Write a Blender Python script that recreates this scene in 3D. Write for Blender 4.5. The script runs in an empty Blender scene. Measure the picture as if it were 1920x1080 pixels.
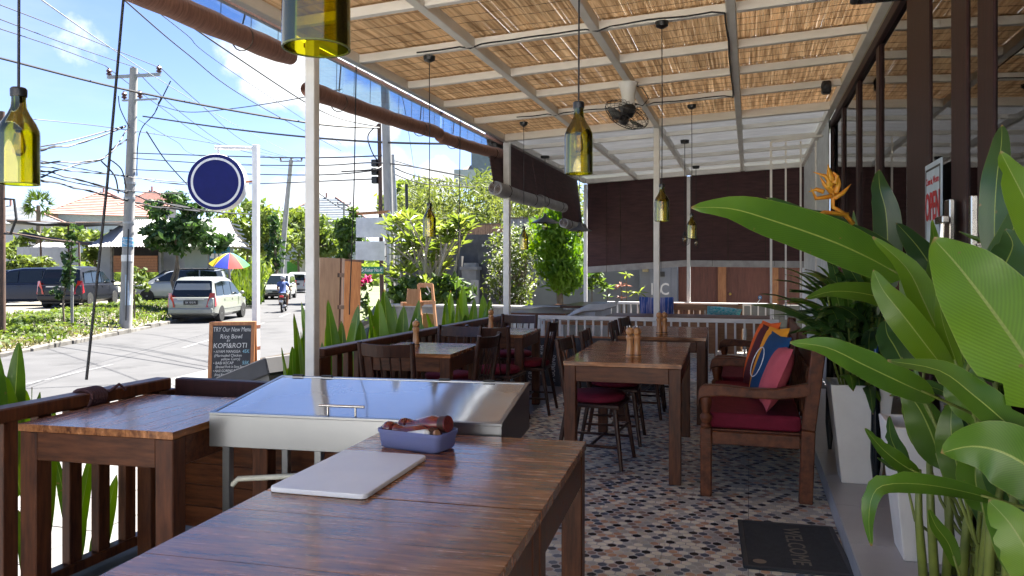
import bpy, math, random
from mathutils import Vector, Matrix, Euler, noise
rad = math.radians
SC = bpy.context.scene
COL = SC.collection
rng = random.Random(7)

# ---------------------------------------------------------------- camera, world, sun, exposure
EYE = 1.34
FL, HZ = 1440.0, 505.0          # focal length and horizon of the photograph, in its own pixels
YAW = rad(17.2)
SY, CY = math.sin(YAW), math.cos(YAW)
cam = bpy.data.cameras.new('camera')
cam.lens = 27.0
cam.sensor_width = 36.0
cam.shift_y = -(540 - HZ) / 1920.0
cam.clip_start, cam.clip_end = 0.05, 2000
camo = bpy.data.objects.new('camera', cam)
camo.location = (0, 0, EYE)
camo.rotation_euler = (rad(90), 0, YAW)
COL.objects.link(camo)
SC.camera = camo

SUN_EL, SUN_AZ = rad(62), rad(24)     # azimuth from +Y towards +X
w = bpy.data.worlds.new('World'); SC.world = w; w.use_nodes = True
N = w.node_tree.nodes; L = w.node_tree.links; N.clear()
def wn(t, **k):
    n = N.new(t)
    for a, b in k.items(): setattr(n, a, b)
    return n
out = wn('ShaderNodeOutputWorld'); bg = wn('ShaderNodeBackground'); bg.inputs[1].default_value = 0.05
sky = wn('ShaderNodeTexSky'); sky.sky_type = 'NISHITA'; sky.sun_disc = False
sky.sun_elevation = SUN_EL; sky.sun_rotation = SUN_AZ; sky.air_density = 0.85; sky.dust_density = 0.0; sky.ozone_density = 4.0
tc = wn('ShaderNodeTexCoord')
sep = wn('ShaderNodeSeparateXYZ'); L.new(tc.outputs['Generated'], sep.inputs[0])
def wm(op, a, b=None, c=None, clamp=False):
    n = wn('ShaderNodeMath', operation=op); n.use_clamp = clamp
    for i, v in enumerate((a, b, c)):
        if v is None: continue
        if isinstance(v, (int, float)): n.inputs[i].default_value = v
        else: L.new(v, n.inputs[i])
    return n.outputs[0]
def wv(op, a, b):
    n = wn('ShaderNodeVectorMath', operation=op)
    for i, v in enumerate((a, b)):
        if isinstance(v, tuple): n.inputs[i].default_value = v
        else: L.new(v, n.inputs[i])
    return n
zc = wm('ADD', wm('MAXIMUM', sep.outputs[2], 0.0), 0.14)
cv = wn('ShaderNodeCombineXYZ')
L.new(wm('DIVIDE', sep.outputs[0], zc), cv.inputs[0]); L.new(wm('DIVIDE', sep.outputs[1], zc), cv.inputs[1])
cn = wn('ShaderNodeTexNoise'); cn.inputs['Scale'].default_value = 1.15; cn.inputs['Detail'].default_value = 9; cn.inputs['Roughness'].default_value = 0.56
L.new(cv.outputs[0], cn.inputs['Vector'])
cn2 = wn('ShaderNodeTexNoise'); cn2.inputs['Scale'].default_value = 9; cn2.inputs['Detail'].default_value = 7; cn2.inputs['Roughness'].default_value = 0.6
L.new(tc.outputs['Generated'], cn2.inputs['Vector'])
def raydir(px, py):
    l = (px - 960) / FL; u = (HZ - py) / FL
    return Vector((-SY + l * CY, CY + l * SY, u))
spots = None
CLOUDS = [(500, 130, .075, .9), (580, 140, .07, .9), (440, 120, .05, .7), (650, 215, .06, .95), (700, 205, .045, .8), (720, 225, .04, .7), (640, 370, .085, .9), (740, 360, .075, .9), (820, 335, .05, .9), (590, 375, .06, .7), (520, 360, .03, .7), (160, 70, .09, .28), (1500, 200, .2, .8), (-500, 150, .3, .8), (-900, 50, .35, .9)]
for px, py, r, s in CLOUDS:
    d = raydir(px, py).normalized()
    dist = wv('DISTANCE', wv('NORMALIZE', tc.outputs['Generated'], (0, 0, 0)).outputs[0], tuple(d)).outputs['Value']
    m = wm('MULTIPLY', wm('SUBTRACT', 1.0, wm('DIVIDE', dist, r), clamp=True), s)
    spots = m if spots is None else wm('MAXIMUM', spots, m)
dens = wm('ADD', wm('MULTIPLY', spots, 0.8), wm('MULTIPLY', wm('SUBTRACT', cn2.outputs[0], 0.5), 1.1))
mr = wn('ShaderNodeMapRange', interpolation_type='SMOOTHSTEP'); L.new(dens, mr.inputs[0])
mr.inputs[1].default_value = 0.16; mr.inputs[2].default_value = 0.42
thin = wn('ShaderNodeMapRange', interpolation_type='SMOOTHSTEP'); L.new(cn.outputs[0], thin.inputs[0])
thin.inputs[1].default_value = 0.42; thin.inputs[2].default_value = 0.85; thin.inputs[4].default_value = 0.75
low = wm('SUBTRACT', 1.0, wm('MULTIPLY', sep.outputs[2], 3.2), clamp=True)       # paler towards the horizon
cl = wm('MAXIMUM', mr.outputs[0], wm('ADD', wm('MULTIPLY', thin.outputs[0], 0.34), wm('MULTIPLY', wm('POWER', low, 3.5), 0.18)), clamp=True)
mix = wn('ShaderNodeMix', data_type='RGBA'); L.new(cl, mix.inputs[0])
gm = wn('ShaderNodeVectorMath', operation='MULTIPLY'); L.new(sky.outputs[0], gm.inputs[0]); gm.inputs[1].default_value = (.84, .78, .88)
L.new(gm.outputs[0], mix.inputs[6]); mix.inputs[7].default_value = (4.6, 4.75, 4.9, 1)
L.new(mix.outputs[2], bg.inputs[0]); L.new(bg.outputs[0], out.inputs[0])

sl = bpy.data.lights.new('sun', 'SUN'); sl.energy = 5.0; sl.angle = rad(0.53); sl.color = (1, 0.95, 0.87)
so = bpy.data.objects.new('sun', sl)
sd = Vector((math.sin(SUN_AZ) * math.cos(SUN_EL), math.cos(SUN_AZ) * math.cos(SUN_EL), math.sin(SUN_EL)))
so.rotation_euler = sd.to_track_quat('Z', 'Y').to_euler(); so.location = (0, 0, 30)
COL.objects.link(so)
vs = SC.view_settings
vs.view_transform = 'Standard'; vs.look = 'None'; vs.gamma = 1; vs.use_curve_mapping = False; vs.exposure = 2.7
SC.cycles.max_bounces = 10; SC.cycles.transparent_max_bounces = 24; SC.cycles.transmission_bounces = 8
SC.cycles.caustics_reflective = False; SC.cycles.caustics_refractive = False
SC.cycles.use_denoising = True
SC.cycles.sample_clamp_indirect = 6.0

# points in the place, measured from the photograph: at a depth d along the view axis, on a height z, on a wall x or y
def D(px, py, d):
    r = raydir(px, py); return Vector((r.x * d, r.y * d, EYE + r.z * d))
def PZ(px, py, z):
    return D(px, py, (z - EYE) / raydir(px, py).z)
def PX(px, py, x):
    return D(px, py, x / raydir(px, py).x)
def PY(px, py, y):
    return D(px, py, y / raydir(px, py).y)

# ---------------------------------------------------------------- mesh builder
class MB:
    def __init__(s): s.v = []; s.f = []; s.m = []; s.uv = None
    def add(s, vs, fs, mi=0):
        o = len(s.v); s.v += [Vector(v) for v in vs]
        for f in fs: s.f.append(tuple(i + o for i in f)); s.m.append(mi)
    def box(s, a, b, mi=0, M=None):
        x0, y0, z0 = a; x1, y1, z1 = b
        v = [Vector(p) for p in ((x0,y0,z0),(x1,y0,z0),(x1,y1,z0),(x0,y1,z0),(x0,y0,z1),(x1,y0,z1),(x1,y1,z1),(x0,y1,z1))]
        if M is not None: v = [M @ p for p in v]
        s.add(v, [(0,3,2,1),(4,5,6,7),(0,1,5,4),(1,2,6,5),(2,3,7,6),(3,0,4,7)], mi)
    def cbox(s, c, d, mi=0, M=None):
        s.box((c[0]-d[0]/2, c[1]-d[1]/2, c[2]-d[2]/2), (c[0]+d[0]/2, c[1]+d[1]/2, c[2]+d[2]/2), mi, M)
    def beam(s, p, q, wd, ht, mi=0, up=(0,0,1)):
        p, q = Vector(p), Vector(q); t = (q - p).normalized(); u = Vector(up)
        if abs(t.dot(u)) > .98: u = Vector((0, 1, 0))
        sd_ = t.cross(u).normalized(); u = sd_.cross(t).normalized()
        a, b = sd_ * wd / 2, u * ht / 2
        v = [p-a-b, p+a-b, p+a+b, p-a+b, q-a-b, q+a-b, q+a+b, q-a+b]
        s.add(v, [(0,1,2,3),(5,4,7,6),(1,0,4,5),(2,1,5,6),(3,2,6,7),(0,3,7,4)], mi)
    def tube(s, pts, r, n=8, mi=0, cap=True, flat=1.0):
        pts = [Vector(p) for p in pts]; k = len(pts)
        rs = r if isinstance(r, (list, tuple)) else [r] * k
        o = len(s.v); pu = None
        for i, p in enumerate(pts):
            t = (pts[min(i+1, k-1)] - pts[max(i-1, 0)])
            t = t.normalized() if t.length > 1e-9 else Vector((0,0,1))
            if pu is None:
                pu = t.orthogonal().normalized()
                if abs(t.z) < .9: pu = t.cross(Vector((0,0,1))).normalized()
            pu = (pu - t * pu.dot(t)).normalized(); pv = t.cross(pu)
            for j in range(n):
                a = 2 * math.pi * j / n
                s.v.append(p + pu * (rs[i] * math.cos(a)) + pv * (rs[i] * flat * math.sin(a)))
        for i in range(k - 1):
            for j in range(n):
                a = o + i*n + j; b = o + i*n + (j+1) % n
                s.f.append((a, b, b + n, a + n)); s.m.append(mi)
        if cap:
            s.f.append(tuple(o + j for j in reversed(range(n)))); s.m.append(mi)
            s.f.append(tuple(o + (k-1)*n + j for j in range(n))); s.m.append(mi)
    def lathe(s, prof, n=16, org=(0,0,0), mi=0, M=None, cap=True):
        o = len(s.v); org = Vector(org); k = len(prof)
        for r, z in prof:
            for j in range(n):
                a = 2 * math.pi * j / n
                p = Vector((r * math.cos(a), r * math.sin(a), z))
                if M is not None: p = M @ p
                s.v.append(p + org)
        for i in range(k - 1):
            for j in range(n):
                a = o + i*n + j; b = o + i*n + (j+1) % n
                s.f.append((a, b, b + n, a + n)); s.m.append(mi)
        if cap:
            s.f.append(tuple(o + j for j in reversed(range(n)))); s.m.append(mi)
            s.f.append(tuple(o + (k-1)*n + j for j in range(n))); s.m.append(mi)
    def ball(s, c, r, n=10, m=6, mi=0):
        r = r if isinstance(r, (tuple, list)) else (r, r, r)
        pr = []
        o = len(s.v); c = Vector(c)
        for i in range(m + 1):
            t = math.pi * i / m - math.pi / 2
            for j in range(n):
                a = 2*math.pi*j/n
                cr = max(math.cos(t), .02)
                s.v.append(c + Vector((r[0]*cr*math.cos(a), r[1]*cr*math.sin(a), r[2]*math.sin(t))))
        for i in range(m):
            for j in range(n):
                a = o + i*n + j; b = o + i*n + (j+1) % n
                s.f.append((a, b, b+n, a+n)); s.m.append(mi)
    def prism(s, poly, z0, z1, mi=0, M=None):
        n = len(poly)
        v = [Vector((x, y, z0)) for x, y in poly] + [Vector((x, y, z1)) for x, y in poly]
        if M is not None: v = [M @ p for p in v]
        s.add(v, [tuple(reversed(range(n))), tuple(range(n, 2*n))] + [(i, (i+1) % n, n + (i+1) % n, n + i) for i in range(n)], mi)
    def quad(s, a, b, c, d, mi=0): s.add([a, b, c, d], [(0, 1, 2, 3)], mi)
    def build(s, name, mats, parent=None, smooth=0, bevel=0, kind=None, label=None, at=None, seg=1):
        me = bpy.data.meshes.new(name)
        off = Vector(at) if at is not None else None
        vv = [v - off for v in s.v] if off is not None else s.v
        me.from_pydata([tuple(v) for v in vv], [], s.f)
        if not isinstance(mats, (list, tuple)): mats = [mats]
        for m in mats: me.materials.append(m)
        if len(mats) > 1: me.polygons.foreach_set('material_index', s.m)
        if s.uv:
            ul = me.uv_layers.new(name='UVMap'); vi = [0] * len(me.loops); me.loops.foreach_get('vertex_index', vi)
            fl = []
            for i in vi: fl += s.uv[i]
            ul.data.foreach_set('uv', fl)
        if smooth:
            me.polygons.foreach_set('use_smooth', [True] * len(me.polygons))
            if smooth < 180: me.set_sharp_from_angle(angle=rad(smooth))
        me.update()
        o = bpy.data.objects.new(name, me); COL.objects.link(o)
        if parent is not None: o.parent = parent
        elif off is not None: o.location = off
        if bevel:
            b = o.modifiers.new('bevel', 'BEVEL'); b.width = bevel; b.segments = seg; b.limit_method = 'ANGLE'; b.angle_limit = rad(40)
        if kind: o['kind'] = kind
        if label: o['label'] = label
        return o
def tag(o, label, cat, group=None, kind=None):
    o['label'] = label; o['category'] = cat
    if group: o['group'] = group
    if kind: o['kind'] = kind
    return o
def thing(name, label, cat, loc=(0,0,0), rz=0, group=None):
    o = bpy.data.objects.new(name, None); COL.objects.link(o)
    o.empty_display_size = .2; o.location = loc; o.rotation_euler = (0, 0, rz)
    return tag(o, label, cat, group)
def kids(o): return [c for c in COL.objects if c.parent == o]
def dup(root, loc, rz=0, label=None, group=None, scale=None):
    r = root.copy(); COL.objects.link(r); r.location = loc; r.rotation_euler = (0, 0, rz)
    if label: r['label'] = label
    if group: r['group'] = group
    if scale: r.scale = (scale,) * 3
    for ch in list(root.children):
        c = ch.copy(); COL.objects.link(c); c.parent = r
        for g in list(ch.children):
            d = g.copy(); COL.objects.link(d); d.parent = c
    return r

# ---------------------------------------------------------------- materials
def nt(m):
    m.use_nodes = True
    t = m.node_tree; t.nodes.clear()
    o = t.nodes.new('ShaderNodeOutputMaterial')
    return t, o
def bsdf(t, col, rough, metal=0, spec=.5):
    b = t.nodes.new('ShaderNodeBsdfPrincipled')
    b.inputs['Base Color'].default_value = (*col, 1); b.inputs['Roughness'].default_value = rough; b.inputs['Metallic'].default_value = metal
    b.inputs['Specular IOR Level'].default_value = spec
    return b
def mat(name, col, rough=.6, metal=0, spec=.5, col2=None, scale=6, stretch=(1,1,1), detail=5, lo=.35, hi=.65, bump=0, bscale=None, objvar=0, coat=0, rvar=0, spots=None, trans=0, world=False):
    m = bpy.data.materials.new(name); t, o = nt(m); L = t.links
    b = bsdf(t, col, rough, metal, spec)
    if coat: b.inputs['Coat Weight'].default_value = coat; b.inputs['Coat Roughness'].default_value = .08
    def n(k): return t.nodes.new(k)
    c2 = col2 if col2 else tuple(min(1, c * .8) for c in col)
    tcn = n('ShaderNodeTexCoord'); mp = n('ShaderNodeMapping'); mp.inputs['Scale'].default_value = stretch
    vec = tcn.outputs['Object']
    if world:
        ge = n('ShaderNodeNewGeometry'); vec = ge.outputs['Position']
    L.new(vec, mp.inputs['Vector'])
    oi = n('ShaderNodeObjectInfo')
    if objvar:
        ad = n('ShaderNodeVectorMath'); ad.operation = 'ADD'
        cb = n('ShaderNodeCombineXYZ'); mu = n('ShaderNodeMath'); mu.operation = 'MULTIPLY'; mu.inputs[1].default_value = 37.0
        L.new(oi.outputs['Random'], mu.inputs[0])
        for i in range(3): L.new(mu.outputs[0], cb.inputs[i])
        L.new(mp.outputs[0], ad.inputs[0]); L.new(cb.outputs[0], ad.inputs[1]); vv = ad.outputs[0]
    else: vv = mp.outputs[0]
    ns = n('ShaderNodeTexNoise'); ns.inputs['Scale'].default_value = scale; ns.inputs['Detail'].default_value = detail; ns.inputs['Roughness'].default_value = .6
    L.new(vv, ns.inputs['Vector'])
    cr = n('ShaderNodeValToRGB'); cr.color_ramp.elements[0].position = lo; cr.color_ramp.elements[1].position = hi
    cr.color_ramp.elements[0].color = (*c2, 1); cr.color_ramp.elements[1].color = (*col, 1)
    L.new(ns.outputs[0], cr.inputs[0]); co = cr.outputs[0]
    if spots:
        sc_, scol, th = spots
        n2 = n('ShaderNodeTexNoise'); n2.inputs['Scale'].default_value = sc_; n2.inputs['Detail'].default_value = 6; n2.inputs['Roughness'].default_value = .65
        L.new(vv, n2.inputs['Vector'])
        r2 = n('ShaderNodeMapRange'); r2.inputs[1].default_value = th; r2.inputs[2].default_value = th + .12; L.new(n2.outputs[0], r2.inputs[0])
        mx = n('ShaderNodeMix'); mx.data_type = 'RGBA'; L.new(r2.outputs[0], mx.inputs[0]); L.new(co, mx.inputs[6]); mx.inputs[7].default_value = (*scol, 1)
        co = mx.outputs[2]
    if objvar:
        hs = n('ShaderNodeHueSaturation'); L.new(co, hs.inputs['Color'])
        rg = n('ShaderNodeMapRange'); rg.inputs[3].default_value = 1 - objvar; rg.inputs[4].default_value = 1 + objvar
        L.new(oi.outputs['Random'], rg.inputs[0]); L.new(rg.outputs[0], hs.inputs['Value']); co = hs.outputs[0]
    L.new(co, b.inputs['Base Color'])
    if rvar:
        rr = n('ShaderNodeMapRange'); rr.inputs[3].default_value = max(0, rough - rvar); rr.inputs[4].default_value = rough + rvar
        L.new(ns.outputs[0], rr.inputs[0]); L.new(rr.outputs[0], b.inputs['Roughness'])
    if bump:
        nb = ns
        if bscale:
            nb = n('ShaderNodeTexNoise'); nb.inputs['Scale'].default_value = bscale; nb.inputs['Detail'].default_value = 4; L.new(vv, nb.inputs['Vector'])
        bp = n('ShaderNodeBump'); bp.inputs['Strength'].default_value = bump; bp.inputs['Distance'].default_value = .01
        L.new(nb.outputs[0], bp.inputs['Height']); L.new(bp.outputs[0], b.inputs['Normal'])
    sh = b.outputs[0]
    if trans:
        tr = n('ShaderNodeBsdfTranslucent'); L.new(co, tr.inputs[0])
        ms = n('ShaderNodeMixShader'); ms.inputs[0].default_value = trans; L.new(sh, ms.inputs[1]); L.new(tr.outputs[0], ms.inputs[2]); sh = ms.outputs[0]
    L.new(sh, o.inputs[0])
    return m
def glass(name, tint, refl=.12, rough=.01):
    """pane: tinted see-through with a Fresnel mirror on top"""
    m = bpy.data.materials.new(name); t, o = nt(m); L = t.links
    tr = t.nodes.new('ShaderNodeBsdfTransparent'); tr.inputs[0].default_value = (*tint, 1)
    gl = t.nodes.new('ShaderNodeBsdfGlossy'); gl.inputs['Roughness'].default_value = rough
    lw = t.nodes.new('ShaderNodeFresnel'); lw.inputs[0].default_value = 1.5
    mr = t.nodes.new('ShaderNodeMapRange'); mr.inputs[3].default_value = refl; mr.inputs[4].default_value = 1; L.new(lw.outputs[0], mr.inputs[0])
    mx = t.nodes.new('ShaderNodeMixShader'); L.new(mr.outputs[0], mx.inputs[0]); L.new(tr.outputs[0], mx.inputs[1]); L.new(gl.outputs[0], mx.inputs[2])
    L.new(mx.outputs[0], o.inputs[0])
    return m
def leafmat(name, col, col2, rough=.35, trans=.35, veins=False, scale=4, objvar=.18):
    m = bpy.data.materials.new(name); t, o = nt(m); L = t.links
    def n(k): return t.nodes.new(k)
    b = bsdf(t, col, rough)
    ge = n('ShaderNodeNewGeometry')
    ns = n('ShaderNodeTexNoise'); ns.inputs['Scale'].default_value = scale; ns.inputs['Detail'].default_value = 3; L.new(ge.outputs['Position'], ns.inputs['Vector'])
    cr = n('ShaderNodeValToRGB'); cr.color_ramp.elements[0].position = .38; cr.color_ramp.elements[1].position = .62
    cr.color_ramp.elements[0].color = (*col2, 1); cr.color_ramp.elements[1].color = (*col, 1); L.new(ns.outputs[0], cr.inputs[0])
    oi = n('ShaderNodeObjectInfo'); hs = n('ShaderNodeHueSaturation'); rg = n('ShaderNodeMapRange'); rg.inputs[3].default_value = 1 - objvar; rg.inputs[4].default_value = 1 + objvar
    L.new(oi.outputs['Random'], rg.inputs[0]); L.new(rg.outputs[0], hs.inputs['Value']); L.new(cr.outputs[0], hs.inputs['Color']); co = hs.outputs[0]
    if veins:
        uv = n('ShaderNodeUVMap'); sp = n('ShaderNodeSeparateXYZ'); L.new(uv.outputs[0], sp.inputs[0])
        def mt(op, a, bb):
            q = n('ShaderNodeMath'); q.operation = op
            for i, v in enumerate((a, bb)):
                if v is None: continue
                if isinstance(v, (int, float)): q.inputs[i].default_value = v
                else: L.new(v, q.inputs[i])
            return q.outputs[0]
        au = mt('ABSOLUTE', mt('SUBTRACT', sp.outputs[0], .5), None)
        ph = mt('SUBTRACT', mt('MULTIPLY', sp.outputs[1], 260.0), mt('MULTIPLY', au, 130.0))
        wv_ = mt('SINE', ph, None)
        rib = n('ShaderNodeMapRange'); rib.inputs[1].default_value = .022; rib.inputs[2].default_value = .012; L.new(au, rib.inputs[0])
        edge = n('ShaderNodeMapRange'); edge.inputs[1].default_value = .485; edge.inputs[2].default_value = .5; L.new(au, edge.inputs[0])
        mx = n('ShaderNodeMix'); mx.data_type = 'RGBA'; L.new(mt('MAXIMUM', rib.outputs[0], mt('MULTIPLY', edge.outputs[0], .6)), mx.inputs[0]); L.new(co, mx.inputs[6]); mx.inputs[7].default_value = (.30, .38, .09, 1)
        # small brown flecks and scorched patches
        n3 = n('ShaderNodeTexNoise'); n3.inputs['Scale'].default_value = 26; n3.inputs['Detail'].default_value = 4; L.new(ge.outputs['Position'], n3.inputs['Vector'])
        r3 = n('ShaderNodeMapRange'); r3.inputs[1].default_value = .71; r3.inputs[2].default_value = .75; L.new(n3.outputs[0], r3.inputs[0])
        m3 = n('ShaderNodeMix'); m3.data_type = 'RGBA'; L.new(r3.outputs[0], m3.inputs[0]); L.new(mx.outputs[2], m3.inputs[6]); m3.inputs[7].default_value = (.22, .16, .05, 1)
        tv = n('ShaderNodeMapRange'); tv.inputs[1].default_value = .965; tv.inputs[2].default_value = 1.0; L.new(mt('ADD', sp.outputs[1], mt('MULTIPLY', mt('SUBTRACT', n3.outputs[0], .5), .09)), tv.inputs[0])
        m4 = n('ShaderNodeMix'); m4.data_type = 'RGBA'; L.new(tv.outputs[0], m4.inputs[0]); L.new(m3.outputs[2], m4.inputs[6]); m4.inputs[7].default_value = (.30, .19, .07, 1)
        vs2 = n('ShaderNodeMapRange'); vs2.inputs[1].default_value = -1; vs2.inputs[2].default_value = 1; vs2.inputs[3].default_value = .90; vs2.inputs[4].default_value = 1.06; L.new(wv_, vs2.inputs[0])
        h4 = n('ShaderNodeHueSaturation'); L.new(vs2.outputs[0], h4.inputs['Value']); L.new(m4.outputs[2], h4.inputs['Color'])
        co = h4.outputs[0]
        bp = n('ShaderNodeBump'); bp.inputs['Strength'].default_value = .07; bp.inputs['Distance'].default_value = .004
        L.new(wv_, bp.inputs['Height']); L.new(bp.outputs[0], b.inputs['Normal'])
    L.new(co, b.inputs['Base Color'])
    tr = n('ShaderNodeBsdfTranslucent'); g2 = n('ShaderNodeHueSaturation'); g2.inputs['Saturation'].default_value = 1.1; g2.inputs['Value'].default_value = 1.5; g2.inputs['Hue'].default_value = .485
    L.new(co, g2.inputs['Color']); L.new(g2.outputs[0], tr.inputs[0])
    ms = n('ShaderNodeMixShader'); ms.inputs[0].default_value = trans; L.new(b.outputs[0], ms.inputs[1]); L.new(tr.outputs[0], ms.inputs[2])
    L.new(ms.outputs[0], o.inputs[0])
    return m
def hexmat(name, s=.04875, x0=-.0065, joint=.0016):
    """printed hexagon tiles: colour per cell, pale outline"""
    m = bpy.data.materials.new(name); t, o = nt(m); L = t.links
    def n(k): return t.nodes.new(k)
    def vm(op, a, bb=None):
        q = n('ShaderNodeVectorMath'); q.operation = op
        for i, v in enumerate((a, bb)):
            if v is None: continue
            if isinstance(v, tuple): q.inputs[i].default_value = v
            else: L.new(v, q.inputs[i])
        return q
    def mt(op, a, bb=None):
        q = n('ShaderNodeMath'); q.operation = op
        for i, v in enumerate((a, bb)):
            if v is None: continue
            if isinstance(v, (int, float)): q.inputs[i].default_value = v
            else: L.new(v, q.inputs[i])
        return q.outputs[0]
    ge = n('ShaderNodeNewGeometry')
    p = vm('MULTIPLY', vm('ADD', ge.outputs['Position'], (-x0 + 40 * s, 40 * s, 0)).outputs[0], (1/s, 1/s, 0)).outputs[0]
    R = (1.0, 1.7320508, 1.0); Hh = (.5, .8660254, 0)
    a = vm('SUBTRACT', vm('MODULO', p, R).outputs[0], Hh).outputs[0]
    b_ = vm('SUBTRACT', vm('MODULO', vm('SUBTRACT', p, Hh).outputs[0], R).outputs[0], Hh).outputs[0]
    la = vm('DOT_PRODUCT', a, a).outputs['Value']; lb = vm('DOT_PRODUCT', b_, b_).outputs['Value']
    less = mt('LESS_THAN', la, lb)
    mx = n('ShaderNodeMix'); mx.data_type = 'VECTOR'; L.new(less, mx.inputs[0]); L.new(b_, mx.inputs[4]); L.new(a, mx.inputs[5])
    gv = mx.outputs[1]
    idv = vm('SUBTRACT', p, gv).outputs[0]
    idr = vm('MULTIPLY', vm('FLOOR', vm('ADD', vm('MULTIPLY', idv, (2, 1/.8660254, 0)).outputs[0], (.5, .5, .5)).outputs[0]).outputs[0], (.37, .61, 0)).outputs[0]
    wnz = n('ShaderNodeTexWhiteNoise'); wnz.noise_dimensions = '2D'; L.new(idr, wnz.inputs['Vector'])
    cr = n('ShaderNodeValToRGB'); cr.color_ramp.interpolation = 'CONSTANT'
    pal = [(0, (.72,.69,.57)), (.28, (.42,.43,.41)), (.45, (.56,.34,.22)), (.62, (.31,.22,.185)), (.75, (.11,.14,.19)), (.89, (.52,.50,.42))]
    e = cr.color_ramp.elements
    e[0].position = 0; e[0].color = (*pal[0][1], 1); e[1].position = pal[1][0]; e[1].color = (*pal[1][1], 1)
    for ps, c in pal[2:]:
        q = e.new(ps); q.color = (*c, 1)
    L.new(wnz.outputs['Value'], cr.inputs[0])
    idi = vm('FLOOR', vm('ADD', vm('MULTIPLY', idv, (2, 1/.8660254, 0)).outputs[0], (.5, .5, .5)).outputs[0]).outputs[0]
    blk = mt('LESS_THAN', mt('FRACT', mt('ADD', vm('DOT_PRODUCT', idi, (1.5/8, 2.5/8, 0)).outputs['Value'], .06)), .115)
    mb_ = n('ShaderNodeMix'); mb_.data_type = 'RGBA'; L.new(blk, mb_.inputs[0]); L.new(cr.outputs[0], mb_.inputs[6]); mb_.inputs[7].default_value = (.010,.012,.018,1)
    ab = vm('ABSOLUTE', gv).outputs[0]; sx = n('ShaderNodeSeparateXYZ'); L.new(ab, sx.inputs[0])
    dist = mt('MAXIMUM', sx.outputs[0], vm('DOT_PRODUCT', ab, (.5, .8660254, 0)).outputs['Value'])
    def band(lo, hi):
        q = n('ShaderNodeMapRange'); q.inputs[1].default_value = lo; q.inputs[2].default_value = hi; L.new(dist, q.inputs[0]); return q.outputs[0]
    m1 = n('ShaderNodeMix'); m1.data_type = 'RGBA'; L.new(band(.415, .43), m1.inputs[0]); L.new(mb_.outputs[2], m1.inputs[6]); m1.inputs[7].default_value = (.66, .67, .66, 1)
    m2 = n('ShaderNodeMix'); m2.data_type = 'RGBA'; L.new(band(.475, .487), m2.inputs[0]); L.new(m1.outputs[2], m2.inputs[6]); m2.inputs[7].default_value = (.10, .10, .11, 1)
    # wear and dust
    ns = n('ShaderNodeTexNoise'); ns.inputs['Scale'].default_value = 2.2; ns.inputs['Detail'].default_value = 8; L.new(ge.outputs['Position'], ns.inputs['Vector'])
    hs = n('ShaderNodeHueSaturation'); rg = n('ShaderNodeMapRange'); rg.inputs[1].default_value = .3; rg.inputs[2].default_value = .7; rg.inputs[3].default_value = .92; rg.inputs[4].default_value = 1.22
    L.new(ns.outputs[0], rg.inputs[0]); L.new(rg.outputs[0], hs.inputs['Value']); L.new(m2.outputs[2], hs.inputs['Color'])
    b = bsdf(t, (1,1,1), .38, 0, .4); L.new(hs.outputs[0], b.inputs['Base Color'])
    rr = n('ShaderNodeMapRange'); rr.inputs[3].default_value = .25; rr.inputs[4].default_value = .5; L.new(ns.outputs[0], rr.inputs[0]); L.new(rr.outputs[0], b.inputs['Roughness'])
    L.new(b.outputs[0], o.inputs[0])
    return m

M = {}
M['white'] = mat('white_paint', (.76,.75,.73), .45, col2=(.68,.67,.64), scale=9, spots=(5, (.50,.47,.42), .72))
M['offwhite'] = mat('beam_paint', (.80,.77,.72), .55, col2=(.70,.67,.61), scale=3.5, stretch=(1,1,4), bump=.08, objvar=.04)
M['wood'] = mat('dark_table_wood', (.140,.048,.019), .42, col2=(.043,.014,.007), scale=5, stretch=(1.2,9,9), detail=9, lo=.32, hi=.68, bump=.12, objvar=.16, coat=.05, rvar=.1, spec=.3)
M['wood_y'] = mat('dark_post_wood', (.130,.045,.019), .45, col2=(.043,.014,.008), scale=5, stretch=(9,9,1.2), detail=9, lo=.32, hi=.68, bump=.12, objvar=.16, coat=.04, rvar=.1, spec=.3)
def topmat(nm, st): return mat(nm, (.44,.18,.062), .25, col2=(.095,.030,.012), scale=3.6, stretch=st, detail=11, lo=.34, hi=.66, bump=.06, objvar=.12, coat=.22, rvar=.12, spec=.4, spots=(1.9, (.055,.02,.010), .60))
M['top'] = topmat('varnished_table_top', (1.5,11,8)); M['top_y'] = topmat('varnished_counter_top', (11,1.5,8))
M['chair'] = mat('dark_chair_wood', (.055,.020,.012), .4, col2=(.028,.012,.009), scale=9, stretch=(5,5,1), bump=.08, objvar=.15, spec=.35)
M['maroon'] = mat('maroon_cushion', (.17,.012,.032), .8, col2=(.12,.008,.022), scale=14, bump=.2, bscale=160, spec=.2)
M['bench'] = mat('bench_teak', (.15,.046,.018), .5, spec=.3, col2=(.06,.018,.008), scale=7, stretch=(3,3,3), detail=7, bump=.1)
M['reed'] = mat('split_reed', (.76,.56,.34), .75, col2=(.40,.25,.125), scale=3.0, stretch=(15,.55,1), detail=9, lo=.36, hi=.60, bump=.1, objvar=.10, trans=.20, spots=(1.6, (.22,.12,.055), .66))
M['thread'] = mat('blind_thread', (.05,.035,.025), .9)
M['corr'] = mat('corrugated_sheet', (.50,.51,.53), .5, col2=(.40,.41,.43), scale=2.5, stretch=(1,6,1), trans=.05)
M['fill_sheet'] = mat('added_translucent_sheet', (.72,.78,.84), .4, trans=.44)  # added above the reed mats so that sunlight comes through and brightens the terrace
M['bark_roll'] = mat('bamboo_blind_brown', (.30,.155,.115), .7, col2=(.17,.08,.06), scale=10, stretch=(1,14,1), bump=.2, trans=.1)
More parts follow.
